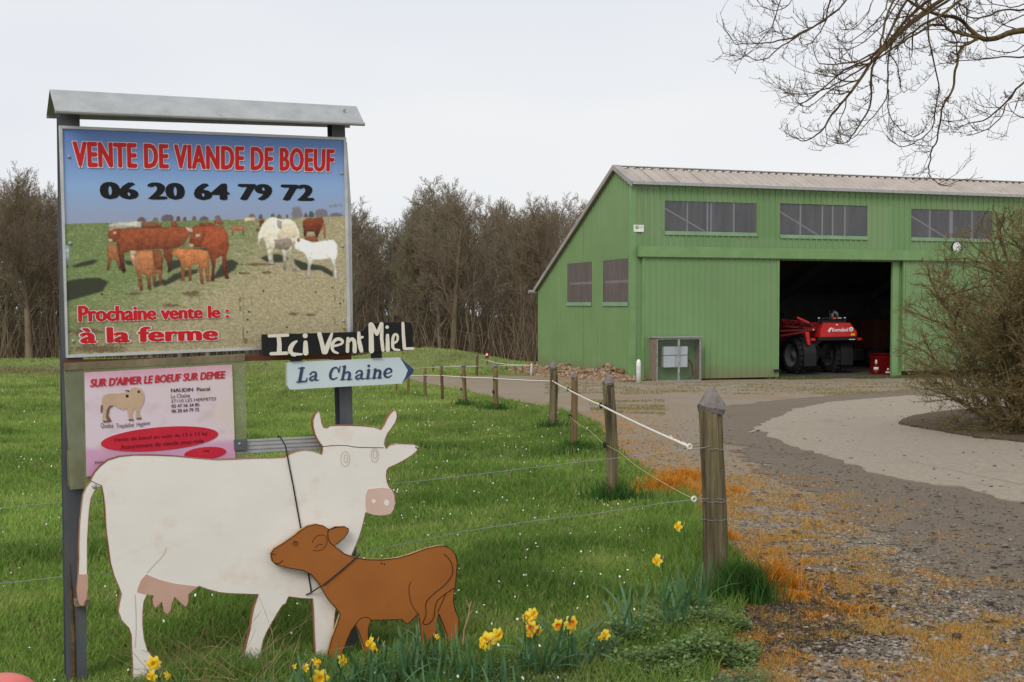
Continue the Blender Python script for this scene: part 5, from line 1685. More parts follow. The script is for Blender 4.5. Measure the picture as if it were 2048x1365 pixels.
q1 = atY(1376, 893, b1_[1] - .05)
sagline([q1, atY(1202, 811, b2_[1] - .04), atY(1136, 779, b3_[1] - .04), atY(1108, 764, b4_[1] - r4_ - .01)], .0088, m_tape, 'electric_tape', 'broad white electric tape from the nearest post back to the bend', 'tape', .002, sides=5)
sagline([atY(1106, 763, b4_[1] - r4_ - .012), atY(1040, 760.5, (b4_[1] + b5_[1]) / 2), atY(987, 757, b5_[1] - .05), atY(922, 754.5, b6_[1] - .05), atY(884, 751.5, gnd(884, 802)[1] - .05), atY(850, 751, gnd(850, 797)[1] - .05), atY(817, 752.5, gnd(817, 791)[1] - .05)], .013, m_tape, 'electric_tape', 'white electric tape running left from the bend towards the arrow sign', 'tape', .0015, sides=5)
sagline([q1 + np.array([.006, 0, .01]), atY(1345, 876, 7.0), atY(1340, 871, 7.4)], .003, m_tape, 'loose_tape_end', 'frayed loose tape end knotted by the nearest white insulator', 'tape', .0, ragged=.006)
sagline([atY(1386, 998, b1_[1] - .05), atY(1300, 950, 7.6), atY(1240, 905, b2_[1] - .1), atY(1209, 889, b2_[1] - .04), atY(1180, 862, 11.5), atY(1150, 843, 13.0), atY(1139, 832, b3_[1] - .04)], .0024, m_wire2, 'lower_fence_wire', 'thin straw coloured lower wire between the nearest capped posts', 'wire', .004)
wL = gnd(139, 1352)[1]
Y0 = 5.05
sagline([atY(1420, 894, b1_[1] - r1_), atY(1265, 913, 6.55), atY(1175, 922.5, 6.4), atY(1030, 940, 6.1), atY(790, 967.5, 5.75), atY(500, 990, 5.45), atY(210, 1001, 5.15), atY(139, 1003, Y0), atY(0, 1017, 4.95), atY(-300, 1040, 4.8)], .0017, m_wire, 'galvanised_fence_wire', 'upper thin grey wire crossing the meadow behind the cow cut-out', 'wire', .002, ragged=.001)
sagline([atY(1450, 999, b1_[1] - r1_), atY(1400, 998, b1_[1] - r1_ * .9), atY(1322, 1007, 6.5), atY(1175, 1030, 6.3), atY(1080, 1040, 6.15), atY(930, 1063, 5.9), atY(850, 1080, 5.8), atY(720, 1105, 5.65), atY(500, 1125, 5.45), atY(290, 1141, 5.2), atY(139, 1152, Y0), atY(0, 1167, 4.95), atY(-300, 1196, 4.8)], .0017, m_wire, 'galvanised_fence_wire', 'lower thin grey wire sagging across the meadow behind the calf cut-out', 'wire', .001, ragged=.0015)
for y0_, w_ in ((894, .0016), (999, .0016), (1035, .0012)):
    L = []
    for k in range(13):
        a = math.pi + k / 12 * math.pi
        L.append(atY(1427, y0_ + (2 if k % 3 else 0), b1_[1]) + np.array([math.cos(a), math.sin(a), 0]) * (r1_ * 1.09))
    MB().tube(L, w_, 5).build('wire_wrap', m_wire, P1)
# far paddock tapes
fy = gnd(953, 752)[1]
sagline([atY(953, 712, fy - .2), atY(962, 720, fy + 5), atY(974, 721, br_[1] - .1), atY(990, 726, br_[1]), atY(1062, 731, gnd(1063, 752)[1] - .1), atY(1078, 731, 56)], .02, m_tape, 'paddock_tape', 'sagging white tape between the paddock posts and the far bollard', 'tape', .004, sides=4)
sagline([atY(820, 737, 46), atY(866, 735, gnd(866, 745)[1] - .1), atY(905, 733, fy), atY(953, 733, fy - .2), atY(1010, 732, 52), atY(1060, 731, gnd(1063, 752)[1] - .1)], .014, m_tape, 'paddock_tape', 'level white tape along the foot of the grassy mound', 'tape', .001, sides=4)

# ------------------------------------------------------------------ trees of the wood
def grow(levels, seed, H, spread=1.0, trunk_r=.22, up=.25, lowcrown=.25):
    rs = random.Random(seed)
    out = []; trunk = []

    def limb(p, d, L, r, lv, store):
        n = (8, 4, 3, 3, 2)[lv]
        pts = [p]; q = Vector(p); dd = Vector(d)
        for i in range(n):
            j = (.08, .22, .30, .34, .36)[lv]
            dd = dd + Vector((rs.uniform(-j, j), rs.uniform(-j, j), rs.uniform(-j, j) + (up * .35 if lv else 0)))
            dd.normalize()
            nq = q + dd * (L / n)
            rr0 = r * (1 - .75 * i / n); rr1 = r * (1 - .75 * (i + 1) / n)
            store.append((*q, *nq, rr0, rr1))
            q = nq; pts.append(Vector(q))
        return pts, dd

    pts, dd = limb(Vector((0, 0, -.3)), Vector((rs.uniform(-.05, .05), rs.uniform(-.05, .05), 1)), H * .86, trunk_r, 0, trunk)
    cnt = levels

    def kids(pts, lv, L, r):
        if lv > len(cnt): return
        k = cnt[lv - 1]
        for i in range(k):
            lo = lowcrown if lv == 1 else .2
            t_ = lo + (1 - lo) * (i + rs.random()) / k
            idx = min(len(pts) - 2, int(t_ * (len(pts) - 1))); fr = t_ * (len(pts) - 1) - idx
            p = pts[idx].lerp(pts[idx + 1], fr)
            ax = (pts[idx + 1] - pts[idx]).normalized()
            an = rs.uniform(0, 6.283)
            side = ax.orthogonal().normalized(); side.rotate(Matrix.Rotation(an, 3, ax))
            spr_ = rs.uniform(.7, 1.2) * (1.15 - .75 * t_ if lv == 1 else .8)
            d = (ax * .8 + side * spr_).normalized()
            if lv == 1:
                LL = H * spread * (.46 - .22 * t_) * rs.uniform(.75, 1.2)
                rr = trunk_r * (.42 - .25 * t_)
            else:
                LL = L * rs.uniform(.35, .62) * (1.15 - .5 * t_); rr = r * .42
            rr = max(rr, .015)
            a, _ = limb(p, d, LL, rr, lv, out)
            kids(a, lv + 1, LL, rr)
    kids(pts, 1, H, trunk_r)
    return trunk, out


protos = []
specs = [((16, 8, 7, 5), 1, 13, 1.0, .24, .30), ((18, 8, 7, 5), 2, 14, .85, .20, .5), ((15, 8, 7, 5), 3, 12, 1.15, .26, .2), ((17, 8, 7, 5), 4, 13.5, .8, .17, .6), ((18, 8, 7, 5), 5, 11, 1.0, .18, .4), ((22, 10, 7, 5), 6, 15, 1.05, .36, .35)]
wmats = [m_wbark, m_wbark2, m_wbark3, m_wbark, m_wbark2, m_wbark]
for i, (lv, sd, H, spd, tr_, up_) in enumerate(specs):
    T, B = grow(lv, sd, H, spd, tr_, up_, lowcrown=.16 if i in (2, 4) else .30)
    tm = segs_mesh('trunk', T, 7, wmats[i]); cm = segs_mesh('crown', B, 3, wmats[i])
    H = max(max(q[2], q[5]) for q in B) - (.25 if i == 5 else .4)
    protos.append((tm.data, cm.data, H))
    bpy.data.objects.remove(tm); bpy.data.objects.remove(cm)
GW = 'bare trees of the wood behind the meadow'
# skyline height of the photograph, photo column -> row
SKX = [-300, 0, 60, 120, 400, 700, 740, 800, 860, 900, 940, 960, 1010, 1060, 1100, 1175, 1240, 1500]
SKY = [370, 368, 345, 372, 390, 408, 440, 425, 398, 378, 400, 412, 402, 440, 404, 416, 420, 420]
rw = random.Random(11)
trees = []
for row in range(7):
    Y = 79 + row * 6.5
    x = -42 + rw.uniform(0, 3)
    while x < 34 + row * 2:
        trees.append((x + rw.uniform(-1, 1), Y + rw.uniform(-2.2, 2.2), row))
        x += rw.uniform(2.2, 3.5) + row * .1
lab = {0: 'bare brown tree at the front edge of the wood', 1: 'bare tree one row behind the edge of the wood', 2: 'bare tree deep in the brown wood'}
for (x, Y, row) in trees:
    px_, _ = world2px(np.float64(x), np.float64(Y), 0.0)
    i = rw.choice([0, 1, 3, 4, 0, 2]) if row else rw.choice([0, 2, 4, 2, 1])
    topy = np.interp(float(px_), SKX, SKY) + rw.uniform(-20, 24) + (6 if row in (1, 2) else 26 if row == 0 else 0)
    tz = atY(px_, topy, Y)[2]; gz = float(gbase(Y))
    sc = (tz - gz) / protos[i][2]
    r_ = thing('bare_tree', lab[min(row, 2)], 'tree', (x, Y, gz), GW + (', front edge' if row == 0 else ', second row' if row == 1 else ', deep rows'))
    r_.rotation_euler = (0, 0, rw.uniform(0, 6.28)); wx_ = rw.uniform(.85, 1.2)
    r_.scale = (sc * wx_, sc * wx_, sc)
    for nm, me in (('trunk', protos[i][0]), ('crown', protos[i][1])):
        c = bpy.data.objects.new(nm, me); COL.objects.link(c); c.parent = r_
# the tallest oak in the middle and its neighbours
for (px_, Y, ty, i, lb) in ((905, 77.5, 352, 5, 'broad oak standing tallest above the middle of the wood'), (1108, 78, 388, 5, 'rounded bare oak nearest the shed roof slope'), (60, 76, 332, 5, 'tall bare oak rising above the wood at the far left'), (1185, 80, 412, 0, 'bare tree half hidden by the shed gable')):
    gz = float(gbase(Y)); p = atY(px_, 700, Y); sc = (atY(px_, ty, Y)[2] - gz) / protos[i][2]
    r_ = thing('bare_oak', lb, 'tree', (p[0], Y, gz))
    r_.rotation_euler = (0, 0, px_); r_.scale = (sc * .95, sc * .95, sc)
    for nm, me in (('trunk', protos[i][0]), ('crown', protos[i][1])):
        c = bpy.data.objects.new(nm, me); COL.objects.link(c); c.parent = r_
# undergrowth: thin saplings and scrub in one mass
N = 15000
ux = rng.uniform(-45, 36, N); uy = rng.uniform(76.5, 112, N) ** 1.0
uh = rng.uniform(1.0, 6.5, N) * (.5 + .8 * vnoise(ux * .35, uy * .35, 4))
SGm = []
dx = rng.normal(0, .22, (N, 2)); zz0 = gbase(uy) - .1
p0 = np.stack([ux, uy, zz0], 1); p1 = p0 + np.stack([dx[:, 0] * uh * .5, dx[:, 1] * uh * .5, uh * .5], 1); p2 = p1 + np.stack([rng.normal(0, .3, N) * uh * .5, rng.normal(0, .3, N) * uh * .5, uh * .5], 1)
r0 = np.full(N, .03)
SGm = [np.concatenate([p0, p1, r0[:, None], r0[:, None] * .8], 1), np.concatenate([p1, p2, r0[:, None] * .8, r0[:, None] * .35], 1)]
for k in range(2):
    tt = rng.uniform(.2, 1, N)[:, None]; q = p0 + (p2 - p0) * tt
    e = q + np.stack([rng.normal(0, .55, N), rng.normal(0, .55, N), rng.uniform(0, .8, N)], 1)
    SGm.append(np.concatenate([q, e, r0[:, None] * .5, r0[:, None] * .3], 1))
SGm = np.concatenate(SGm)
tag(segs_mesh('wood_undergrowth', SGm, 3, m_wbark), 'dense brown scrub and saplings between the tree trunks of the wood', 'undergrowth', kind='stuff')

# ------------------------------------------------------------------ oak whose branches hang in at the upper right
cT = lambda x, y: (1440 + x / 3.368, y / 3.368)
lines = [
    ([(2300, 180), (2048, 205), (1950, 220), (1880, 255), (1800, 270), (1735, 250), (1690, 205), (1640, 150), (1590, 112), (1500, 108), (1400, 80), (1300, 30), (1200, -60)], 27, 10),
    ([(1735, 255), (1680, 240), (1600, 225), (1540, 200), (1500, 170), (1440, 165), (1380, 190), (1300, 240), (1200, 300), (1100, 370), (1000, 430), (900, 500), (800, 560), (720, 600), (640, 625), (560, 640), (470, 635), (420, 620)], 13, 3),
    ([(1735, 265), (1690, 285), (1640, 315), (1605, 345), (1600, 420), (1580, 500), (1575, 580), (1550, 640), (1510, 690), (1490, 760), (1475, 850), (1470, 930), (1440, 985), (1415, 1030), (1418, 1090), (1405, 1140), (1410, 1185), (1440, 1215), (1480, 1250), (1540, 1250)], 13, 2.5),
    ([(1420, -60), (1400, 60), (1395, 180), (1410, 300), (1440, 400), (1455, 500), (1475, 600), (1465, 680), (1450, 760), (1440, 850), (1400, 900), (1350, 940), (1280, 985), (1220, 990), (1160, 965), (1120, 905)], 9, 2.5),
    ([(1560, -40), (1400, 60), (1250, 180), (1150, 280), (1060, 380), (1010, 430), (950, 530), (900, 600), (850, 660), (800, 720), (740, 790), (700, 870), (640, 920), (590, 945), (545, 955), (510, 920)], 20, 2.5),
    ([(1500, -60), (1330, 60), (1200, 200), (1100, 330), (1050, 400), (1020, 470), (1015, 560), (1025, 650), (1000, 740), (950, 830), (900, 910), (860, 960), (810, 975), (750, 950)], 16, 3),
    ([(1300, -60), (1200, 100), (1130, 250), (1080, 350), (960, 420), (860, 460), (780, 520), (700, 590), (620, 660), (560, 700), (530, 700)], 14, 3),
    ([(1200, -60), (1120, 120), (1090, 260), (1070, 340), (960, 400), (850, 430), (740, 440), (650, 430), (640, 340)], 12, 2.5),
    ([(900, -60), (830, 40), (720, 125), (640, 170), (540, 230), (460, 265), (380, 280), (300, 290), (220, 295), (140, 290), (100, 305), (75, 265)], 11, 2.5),
    ([(720, 125), (680, 200), (640, 270), (590, 310), (545, 325)], 6, 2.5),
    ([(720, 130), (600, 200), (520, 240), (440, 300), (370, 350), (310, 400), (240, 405), (180, 380), (160, 350)], 7, 2.5),
    ([(420, -40), (380, 80), (360, 160), (330, 220), (270, 280), (220, 330), (180, 370)], 6, 2.5),
    ([(500, -40), (460, 50), (380, 75), (300, 60), (250, 10)], 5, 2.5),
    ([(760, -40), (720, 60), (715, 130)], 8, 5),
    ([(2200, 40), (2040, 70), (1930, 60), (1850, 90), (1760, 125), (1680, 120), (1620, 80), (1600, 0), (1640, -40)], 9, 4),
    ([(2250, 330), (2048, 390), (1930, 380), (1830, 400), (1740, 405), (1600, 410), (1480, 430)], 8, 2.5),
    ([(2250, 400), (2040, 560), (1980, 620), (1930, 690), (1850, 760), (1800, 810), (1700, 830), (1620, 850)], 12, 3),
    ([(1930, 700), (1900, 780), (1840, 850), (1760, 890), (1660, 915)], 6, 2.5),
    ([(2200, 620), (2048, 680), (1950, 690)], 6, 3),
    ([(2200, 800), (2040, 795), (1970, 770), (1940, 700)], 6, 3),
    ([(1350, -40), (1250, 120), (1180, 260), (1130, 380), (1130, 500), (1135, 600), (1110, 680), (1050, 770), (990, 830), (930, 900), (880, 940)], 10, 2.5),
    ([(1130, 600), (1130, 760), (1160, 820), (1210, 870), (1280, 925), (1340, 910), (1400, 860)], 5, 2.5),
    ([(1150, 370), (1190, 430), (1210, 520), (1220, 600), (1240, 630)], 7, 2.5),
    ([(1060, -60), (1010, 60), (960, 150), (880, 200), (820, 200)], 6, 2.5),
    ([(1150, -60), (1100, 100), (1020, 180), (950, 240), (860, 290), (800, 270)], 7, 2.5),
    ([(1300, 220), (1300, 330), (1290, 380)], 8, 3), ([(1480, 120), (1540, 200), (1590, 260), (1600, 350)], 9, 5),
    ([(1000, 430), (900, 450), (820, 500), (740, 520), (680, 500)], 6, 2.5),
    ([(950, 530), (850, 570), (760, 600), (700, 640), (620, 720), (540, 715)], 6, 2.5),
    ([(850, 660), (840, 740), (800, 830), (800, 900), (830, 960)], 5, 2.5),
    ([(2200, 60), (2048, 100), (1950, 140), (1880, 190), (1820, 240)], 6, 3), ([(2250, -30), (2100, 0), (1980, 60), (1900, 40), (1820, 20), (1780, -20)], 7, 3),
    ([(2350, 190), (2250, 230), (2060, 300), (1980, 350), (1900, 360), (1800, 330)], 7, 3),
    ([(2300, 420), (2180, 520), (2060, 600), (2000, 700), (1990, 740)], 6, 2.5),
    ([(1700, -60), (1560, 60), (1430, 140), (1330, 190), (1240, 260), (1180, 340)], 15, 5),
    ([(1640, -60), (1480, 40), (1320, 130), (1210, 230), (1120, 340)], 15, 5),
    ([(1250, -60), (1180, 40), (1100, 170), (1000, 260), (900, 330), (800, 330)], 8, 2.5),
    ([(1400, -60), (1300, 80), (1250, 200), (1230, 300), (1290, 340)], 8, 3),
]
OD = 10.5
ro = random.Random(5)
S1 = []; S2 = []
oak_loc = gnd(1440 + 4700 / 3.368, 1000)
big_l = [(4700, 1300), (4500, 500), (3700, -150), (2900, -380), (2200, -400), (1700, -330), (1300, -260), (900, -210), (500, -160)]
def oak_at(x, y, dep): return Vector(atY(*cT(x, y), dep))
def near_big(x):
    xs_ = [q[0] for q in big_l][::-1]; ys_ = [q[1] for q in big_l][::-1]
    return (x, float(np.interp(x, xs_, ys_)))
kpx = OD / F_PX / 3.368 / 2 * 1.7     # crop pixel width -> radius in metres
L = [oak_at(x, y, OD + .8) for x, y in big_l]
rad_b = [.34, .30, .22, .17, .13, .10, .08, .06, .04]
for i in range(len(L) - 1): S1.append((*L[i], *L[i + 1], rad_b[i], rad_b[i + 1]))
base_o = Vector((L[0].x, L[0].y, float(gbase(L[0].y)) - .2))
S1.append((*base_o, *L[0], .46, .34))
L2 = [oak_at(4600, 900, OD + .8), oak_at(3600, 250, OD + .4), oak_at(2700, 150, OD), oak_at(2300, 180, OD)]
for i in range(3): S1.append((*L2[i], *L2[i + 1], .12 - .02 * i, .10 - .02 * i))
L3 = [oak_at(4600, 1000, OD + .8), oak_at(3400, 420, OD), oak_at(2700, 320, OD - .3), oak_at(2200, 330, OD)]
for i in range(3): S1.append((*L3[i], *L3[i + 1], .09 - .02 * i, .07 - .02 * i))


def twig(p, d, Lg, r, lv):
    n = 3 if lv else 4
    q = p; dd = d.copy()
    curl = Vector((ro.uniform(-.2, .2), ro.uniform(-.2, .2), ro.uniform(-.02, .34)))
    pts = [q]
    for i in range(n):
        dd = (dd + curl * .8 + Vector((ro.uniform(-.25, .25), ro.uniform(-.25, .25), ro.uniform(-.25, .25)))).normalized()
        nq = q + dd * (Lg / n)
        S2.append((*q, *nq, r * (1 - .5 * i / n), r * (1 - .5 * (i + 1) / n)))
        q = nq; pts.append(q)
    S2.append((*q, *(q + dd * .012), r * 1.1, r * .6))
    if lv < 2:
        for i in range(1, n + 1):
            for _ in range(1 if ro.random() < .8 else 2):
                side = Vector((ro.uniform(-1, 1), ro.uniform(-.8, .8), ro.uniform(-.6, 1))).normalized()
                twig(pts[i], (dd * .8 + side).normalized(), Lg * ro.uniform(.25, .5), r * .7, lv + 1)


for li, (L, wa, wb) in enumerate(lines):
    dep0 = OD + (0 if li in (0, 1, 2) else ro.uniform(-.7, .7))
    dslope = 0 if li in (0,) else ro.uniform(-.5, .5)
    if L[0][1] <= -30 and li != 0:
        nb = near_big(L[0][0] + ro.uniform(60, 200))
        L = [nb] + L
    n = len(L)
    pts = []
    sm_ = smooth_line(L, 1)
    for i, (x, y) in enumerate(sm_):
        t_ = i / (len(sm_) - 1)
        dd_ = (OD + .8) * (1 - min(1, t_ * 3)) + (dep0 + dslope * t_) * min(1, t_ * 3) if L[0][1] < -100 else dep0 * min(1, t_ * 4) + OD * (1 - min(1, t_ * 4)) + dslope * t_
        j = 5 if wa < 20 else 2
        pts.append(oak_at(x + ro.uniform(-j, j), y + ro.uniform(-j, j), dd_))
    for i in range(len(pts) - 1):
        ta = i / (len(pts) - 1); tb = (i + 1) / (len(pts) - 1)
        ra = (wa + (wb - wa) * ta ** .8) * kpx; rb_ = (wa + (wb - wa) * tb ** .8) * kpx
        (S1 if wa > 12 and ta < .5 else S2).append((*pts[i], *pts[i + 1], ra, rb_))
        if sm_[i][1] > -80 and i > 1:
            k = 1 if ro.random() < .62 else 0
            for _ in range(k):
                ax = (pts[i + 1] - pts[i]).normalized()
                side = Vector((ro.uniform(-1, 1), ro.uniform(-1, 1), ro.uniform(-.7, .9))).normalized()
                twig(pts[i].lerp(pts[i + 1], ro.random()), (ax * .9 + side * .8).normalized(), ro.uniform(.08, .32) * (1.1 if ta > .3 else .8), max(.0030, min(.0065, ra * .45)), 0 if ro.random() < .7 else 1)
oak = thing('overhanging_oak', 'bare oak whose branches hang in at the upper right corner', 'tree', (base_o.x, base_o.y, base_o.z + .2))
segs_mesh('trunk', S1, 10, m_bark, oak)
segs_mesh('crown', S2, 4, m_twig, oak)

# ------------------------------------------------------------------ big shrub at the right
rs = random.Random(9)
SB = gnd(2092, 874)
SS = []; BU = []


def stem(p, d, L, r, lv, maxlv):
    n = (6, 4, 3, 2)[lv]
    q = Vector(p); dd = Vector(d).normalized(); pts = [Vector(q)]
    grav = -.05 if lv == 0 else -.02
    for i in range(n):
        j = .22 if lv == 0 else .32
        dd = (dd + Vector((rs.uniform(-j, j), rs.uniform(-j, j), rs.uniform(-j, j) + grav * (i + 1) * .5))).normalized()
        nq = q + dd * (L / n)
        ex_ = ((nq.x - SB[0] - .45) / 2.5) ** 2 + ((nq.y - SB[1] - .8) / 1.9) ** 2 + ((nq.z - SB[2] - 1.55) / 2.15) ** 2
        if ex_ > 1.0 + rs.uniform(-.12, .10): break
        SS.append((*q, *nq, r * (1 - .7 * i / n), r * (1 - .7 * (i + 1) / n)))
        q = nq; pts.append(Vector(q))
        if lv >= 2: BU.append(tuple(q))
    n = len(pts) - 1
    if lv < maxlv and n > 0:
        k = (10, 6, 5)[lv]
        for i in range(k):
            t_ = .15 + .85 * (i + rs.random()) / k
            idx = min(n - 1, int(t_ * n)); p_ = pts[idx].lerp(pts[idx + 1], t_ * n - idx)
            ax = (pts[idx + 1] - pts[idx]).normalized()
            side = Vector((rs.uniform(-1, 1), rs.uniform(-1, 1), rs.uniform(-.5, .8))).normalized()
            stem(p_, ax * .8 + side * rs.uniform(.5, 1.0), L * rs.uniform(.30, .50), max(.0036, r * .42), lv + 1, maxlv)


for i in range(120):
    a = rs.uniform(0, 6.283); tilt = rs.uniform(.02, 1.0)
    d = Vector((math.cos(a) * tilt * .95, math.sin(a) * tilt * .8, 1.25 - .85 * tilt))
    p = (SB[0] + math.cos(a) * rs.uniform(0, .7) + rs.choice((0, .3, 1.5)), SB[1] + .8 + math.sin(a) * rs.uniform(0, .6), SB[2] - .05)
    Lg = 1.2 + 2.3 * (1 - tilt) ** .8
    stem(p, d, Lg * rs.uniform(.8, 1.12), rs.uniform(.016, .030) if i % 9 else .065, 0, 3)
shrub = thing('leafless_shrub', 'big brown leafless shrub before the right end of the shed', 'shrub', SB)
segs_mesh('stems', SS, 3, m_shrub, shrub)
BUa = np.array(BU); BUa = BUa[rng.random(len(BUa)) < .55]
n_ = len(BUa)
dv = rng.normal(0, 1, (n_, 3)); dv /= np.linalg.norm(dv, axis=1, keepdims=True); dw = rng.normal(0, 1, (n_, 3)); dw = np.cross(dv, dw); dw /= np.linalg.norm(dw, axis=1, keepdims=True)
ls = rng.uniform(.010, .022, n_)[:, None]
V = np.stack([BUa, BUa + dv * ls + dw * ls * .5, BUa + dv * ls * 2, BUa + dv * ls - dw * ls * .5], 1).reshape(-1, 3)
Fb = np.arange(n_ * 4).reshape(-1, 4)
o = mesh_np('buds', V, Fb, m_bud, shrub); o['kind'] = 'stuff'
print('shrub segs', len(SS), 'oak', len(S2))

# ------------------------------------------------------------------ grass
def blades(N, name, px_rng, py_rng, hfun, colfun, keep, width, bend=.35, segs=2, label=None, cat='grass', lean=.35, mat=None, ymax=90):
    px = rng.uniform(*px_rng, N); py = rng.uniform(*py_rng, N)
    x, y = gnd_np(px, py)
    ok = (y > 1.5) & (y < ymax)
    x, y = x[ok], y[ok]
    k = keep(x, y); x, y = x[k], y[k]
    return blades_xy(x, y, name, hfun, colfun, width, bend, segs, label, cat, lean, mat)


def blades_xy(x, y, name, hfun, colfun, width, bend=.35, segs=2, label=None, cat='grass', lean=.35, mat=None):
    n = len(x)
    z = zg(x, y) - .004
    h = hfun(x, y) * rng.uniform(.55, 1.25, n)
    a = rng.uniform(0, 2 * math.pi, n); f = rng.uniform(0, 2 * math.pi, n)
    wd = width(x, y) * rng.uniform(.7, 1.3, n)
    lx = np.cos(a) * h; ly = np.sin(a) * h
    l1 = lean * rng.uniform(.2, 1.2, n)
    sx = np.cos(f) * wd / 2; sy = np.sin(f) * wd / 2
    base = np.stack([x, y, z], 1)
    side = np.stack([sx, sy, np.zeros(n)], 1)
    mid = base + np.stack([lx * l1 * .35, ly * l1 * .35, h * .55], 1)
    tip = base + np.stack([lx * (l1 + bend * .4), ly * (l1 + bend * .4), h * (1 - .25 * l1)], 1)
    if segs == 2:
        V = np.stack([base - side, base + side, mid + side * .8, mid - side * .8, tip], 1)
        b = (np.arange(n) * 5)[:, None]
        F = np.concatenate([np.concatenate([b, b + 1, b + 2], 1), np.concatenate([b, b + 2, b + 3], 1), np.concatenate([b + 3, b + 2, b + 4], 1)])
        nv = 5
    else:
        V = np.stack([base - side, base + side, tip], 1)
        b = (np.arange(n) * 3)[:, None]
        F = np.concatenate([b, b + 1, b + 2], 1); nv = 3
    c = colfun(x, y) * rng.uniform(.82, 1.22, (n, 1))
    cc = np.repeat(c[:, None, :], nv, 1)
    o = mesh_np(name, V.reshape(-1, 3), F, mat or m_grass, col=cc.reshape(-1, 3))
    return tag(o, label, cat, kind='stuff')


def hmead(x, y):
    n = fbm(x * 1.3, y * 1.3, 71, 3); n2 = fbm(x * .4, y * .4, 72, 3)
    return (.034 + .17 * np.clip(n - .50, 0, 1) ** 1.15 * 1.9 + .05 * n2) * np.clip(.75 + y / 30, 1, 1.7)


def cmead(x, y):
    c = field_col(x, y)
    n = fbm(x * 1.3, y * 1.3, 71, 3)
    d = np.clip((n - .50) * 3.0, 0, .5)[:, None]
    c = c * (1 - d) + np.array([.078, .155, .032]) * d
    straw = (rng.random(len(x)) < .05)[:, None]
    return np.where(straw, np.array([.34, .31, .15]), c)


wmead = lambda x, y: .0028 + .00085 * y
blades(330000, 'meadow_grass', (-260, 1560), (860, 1620), hmead, cmead, is_field, wmead, segs=2, label='green meadow grass in the foreground and middle of the field')
blades(260000, 'far_meadow_grass', (-360, 1300), (712, 900), hmead, cmead, is_field, lambda x, y: .003 + .0011 * y, segs=1, label='green meadow grass further back towards the wood')


def edge_band(lo, hi):
    def f(x, y):
        px, py = world2px(x, y)
        e = np.interp(py, EY, EX)
        e = e + (fbm(x * 1.1, y * 1.1, 5) - .5) * 60 * np.clip(8 / np.maximum(y, 4), .2, 1)
        d = (px - e) * y / F_PX
        return (d > lo) & (d < hi) & (py > 760)
    return f


# taller grass against the track edge, around posts
eb = edge_band(-.50, .06)
blades(60000, 'edge_grass', (760, 1600), (780, 1500), lambda x, y: .05 + .12 * fbm(x * 2, y * 2, 90), lambda x, y: field_col(x, y) * .85, eb, wmead, segs=2, label='longer green grass along the edge of the track')


def ring(cx, cy, R_, n):
    a = rng.uniform(0, 6.283, n); r = R_ * np.abs(rng.normal(.35, .42, n)) * (1 + .35 * np.cos(3 * a + cx))
    return cx + r * np.cos(a), cy + r * np.sin(a)


for (bb, R_, n, hh) in ((b1_, .17, 900, .10), (b2_, .24, 900, .20), (b3_, .25, 600, .2), (b4_, .3, 600, .2), (b5_, .3, 400, .22), (b6_, .3, 300, .2), (gnd(1482, 1205), .15, 2400, .24)):
    x, y = ring(bb[0], bb[1], R_, n)
    blades_xy(x, y, 'post_grass', lambda x, y: hh * rng.uniform(.35, 1.1, len(x)), lambda x, y: np.tile([.055, .130, .026], (len(x), 1)), wmead, label='dark green grass tuft at the foot of a fence post')

# orange, sprayed-off grass along the track
def orange_col(x, y):
    n = fbm(x * 2.5, y * 2.5, 95)[:, None]
    c = np.array([.66, .29, .045]) * (1 - n) + np.array([.52, .36, .11]) * n
    r = rng.random((len(x), 1))
    c = np.where(r < .12, np.array([.48, .17, .035]), c)
    return np.where(r > .82, np.array([.26, .27, .08]), c)


def orange_keep(x, y):
    px, py = world2px(x, y)
    e = np.interp(py, EY, EX)
    wdt = np.interp(py, [770, 830, 900, 960, 1040, 1150, 1250, 1365, 1600], [30, 200, 120, 330, 480, 520, 700, 760, 900])
    d = (px - e + 10) / wdt
    nn = fbm(x * 2.1, y * 2.1, 97, 5)
    nm = fbm(x * 7.1, y * 7.1, 98, 3)
    dens = np.clip(1.5 - d * 1.25, 0, 1) * np.clip((nn - .36 + .16 * np.clip(.6 - d, 0, 1)) * 7, 0, 1) * np.clip((nm - .34 + .1 * np.clip(.5 - d, 0, 1)) * 6, .10, 1)
    dens = np.where((py > 1010) & (py < 1170), dens * .9, dens)
    r_ = (d > 0) & (d < 1.1) & (rng.random(len(x)) < dens) & (py < 1560)
    return r_


blades(760000, 'orange_dead_grass', (1180, 2250), (815, 1540), lambda x, y: .020 + .030 * fbm(x * 3, y * 3, 99), orange_col, orange_keep, lambda x, y: .0030 + .0006 * y, segs=1, label='bleached orange grass dying off along the stony track edge', lean=1.0)
for (px_, py_, R_, n, hh) in ((1548, 1175, .17, 1100, .20), (1340, 985, .38, 1500, .20), (1370, 960, .35, 800, .17), (1450, 1080, .12, 300, .12), (1600, 1200, .10, 260, .08), (1630, 1238, .16, 300, .06), (1700, 1225, .2, 260, .07), (1470, 985, .2, 260, .07), (1790, 1010, .0, 1, .01)):
    g = gnd(px_, py_); x, y = ring(g[0], g[1], R_, n)
    blades_xy(x, y, 'orange_tuft', lambda x, y: hh * rng.uniform(.3, 1.1, len(x)), lambda x, y: np.tile([.62, .27, .035], (len(x), 1)) * (.7 + .5 * rng.random((len(x), 1))), lambda x, y: .003 + .0004 * y, label='upright tuft of orange dead grass beside the track', lean=.9)
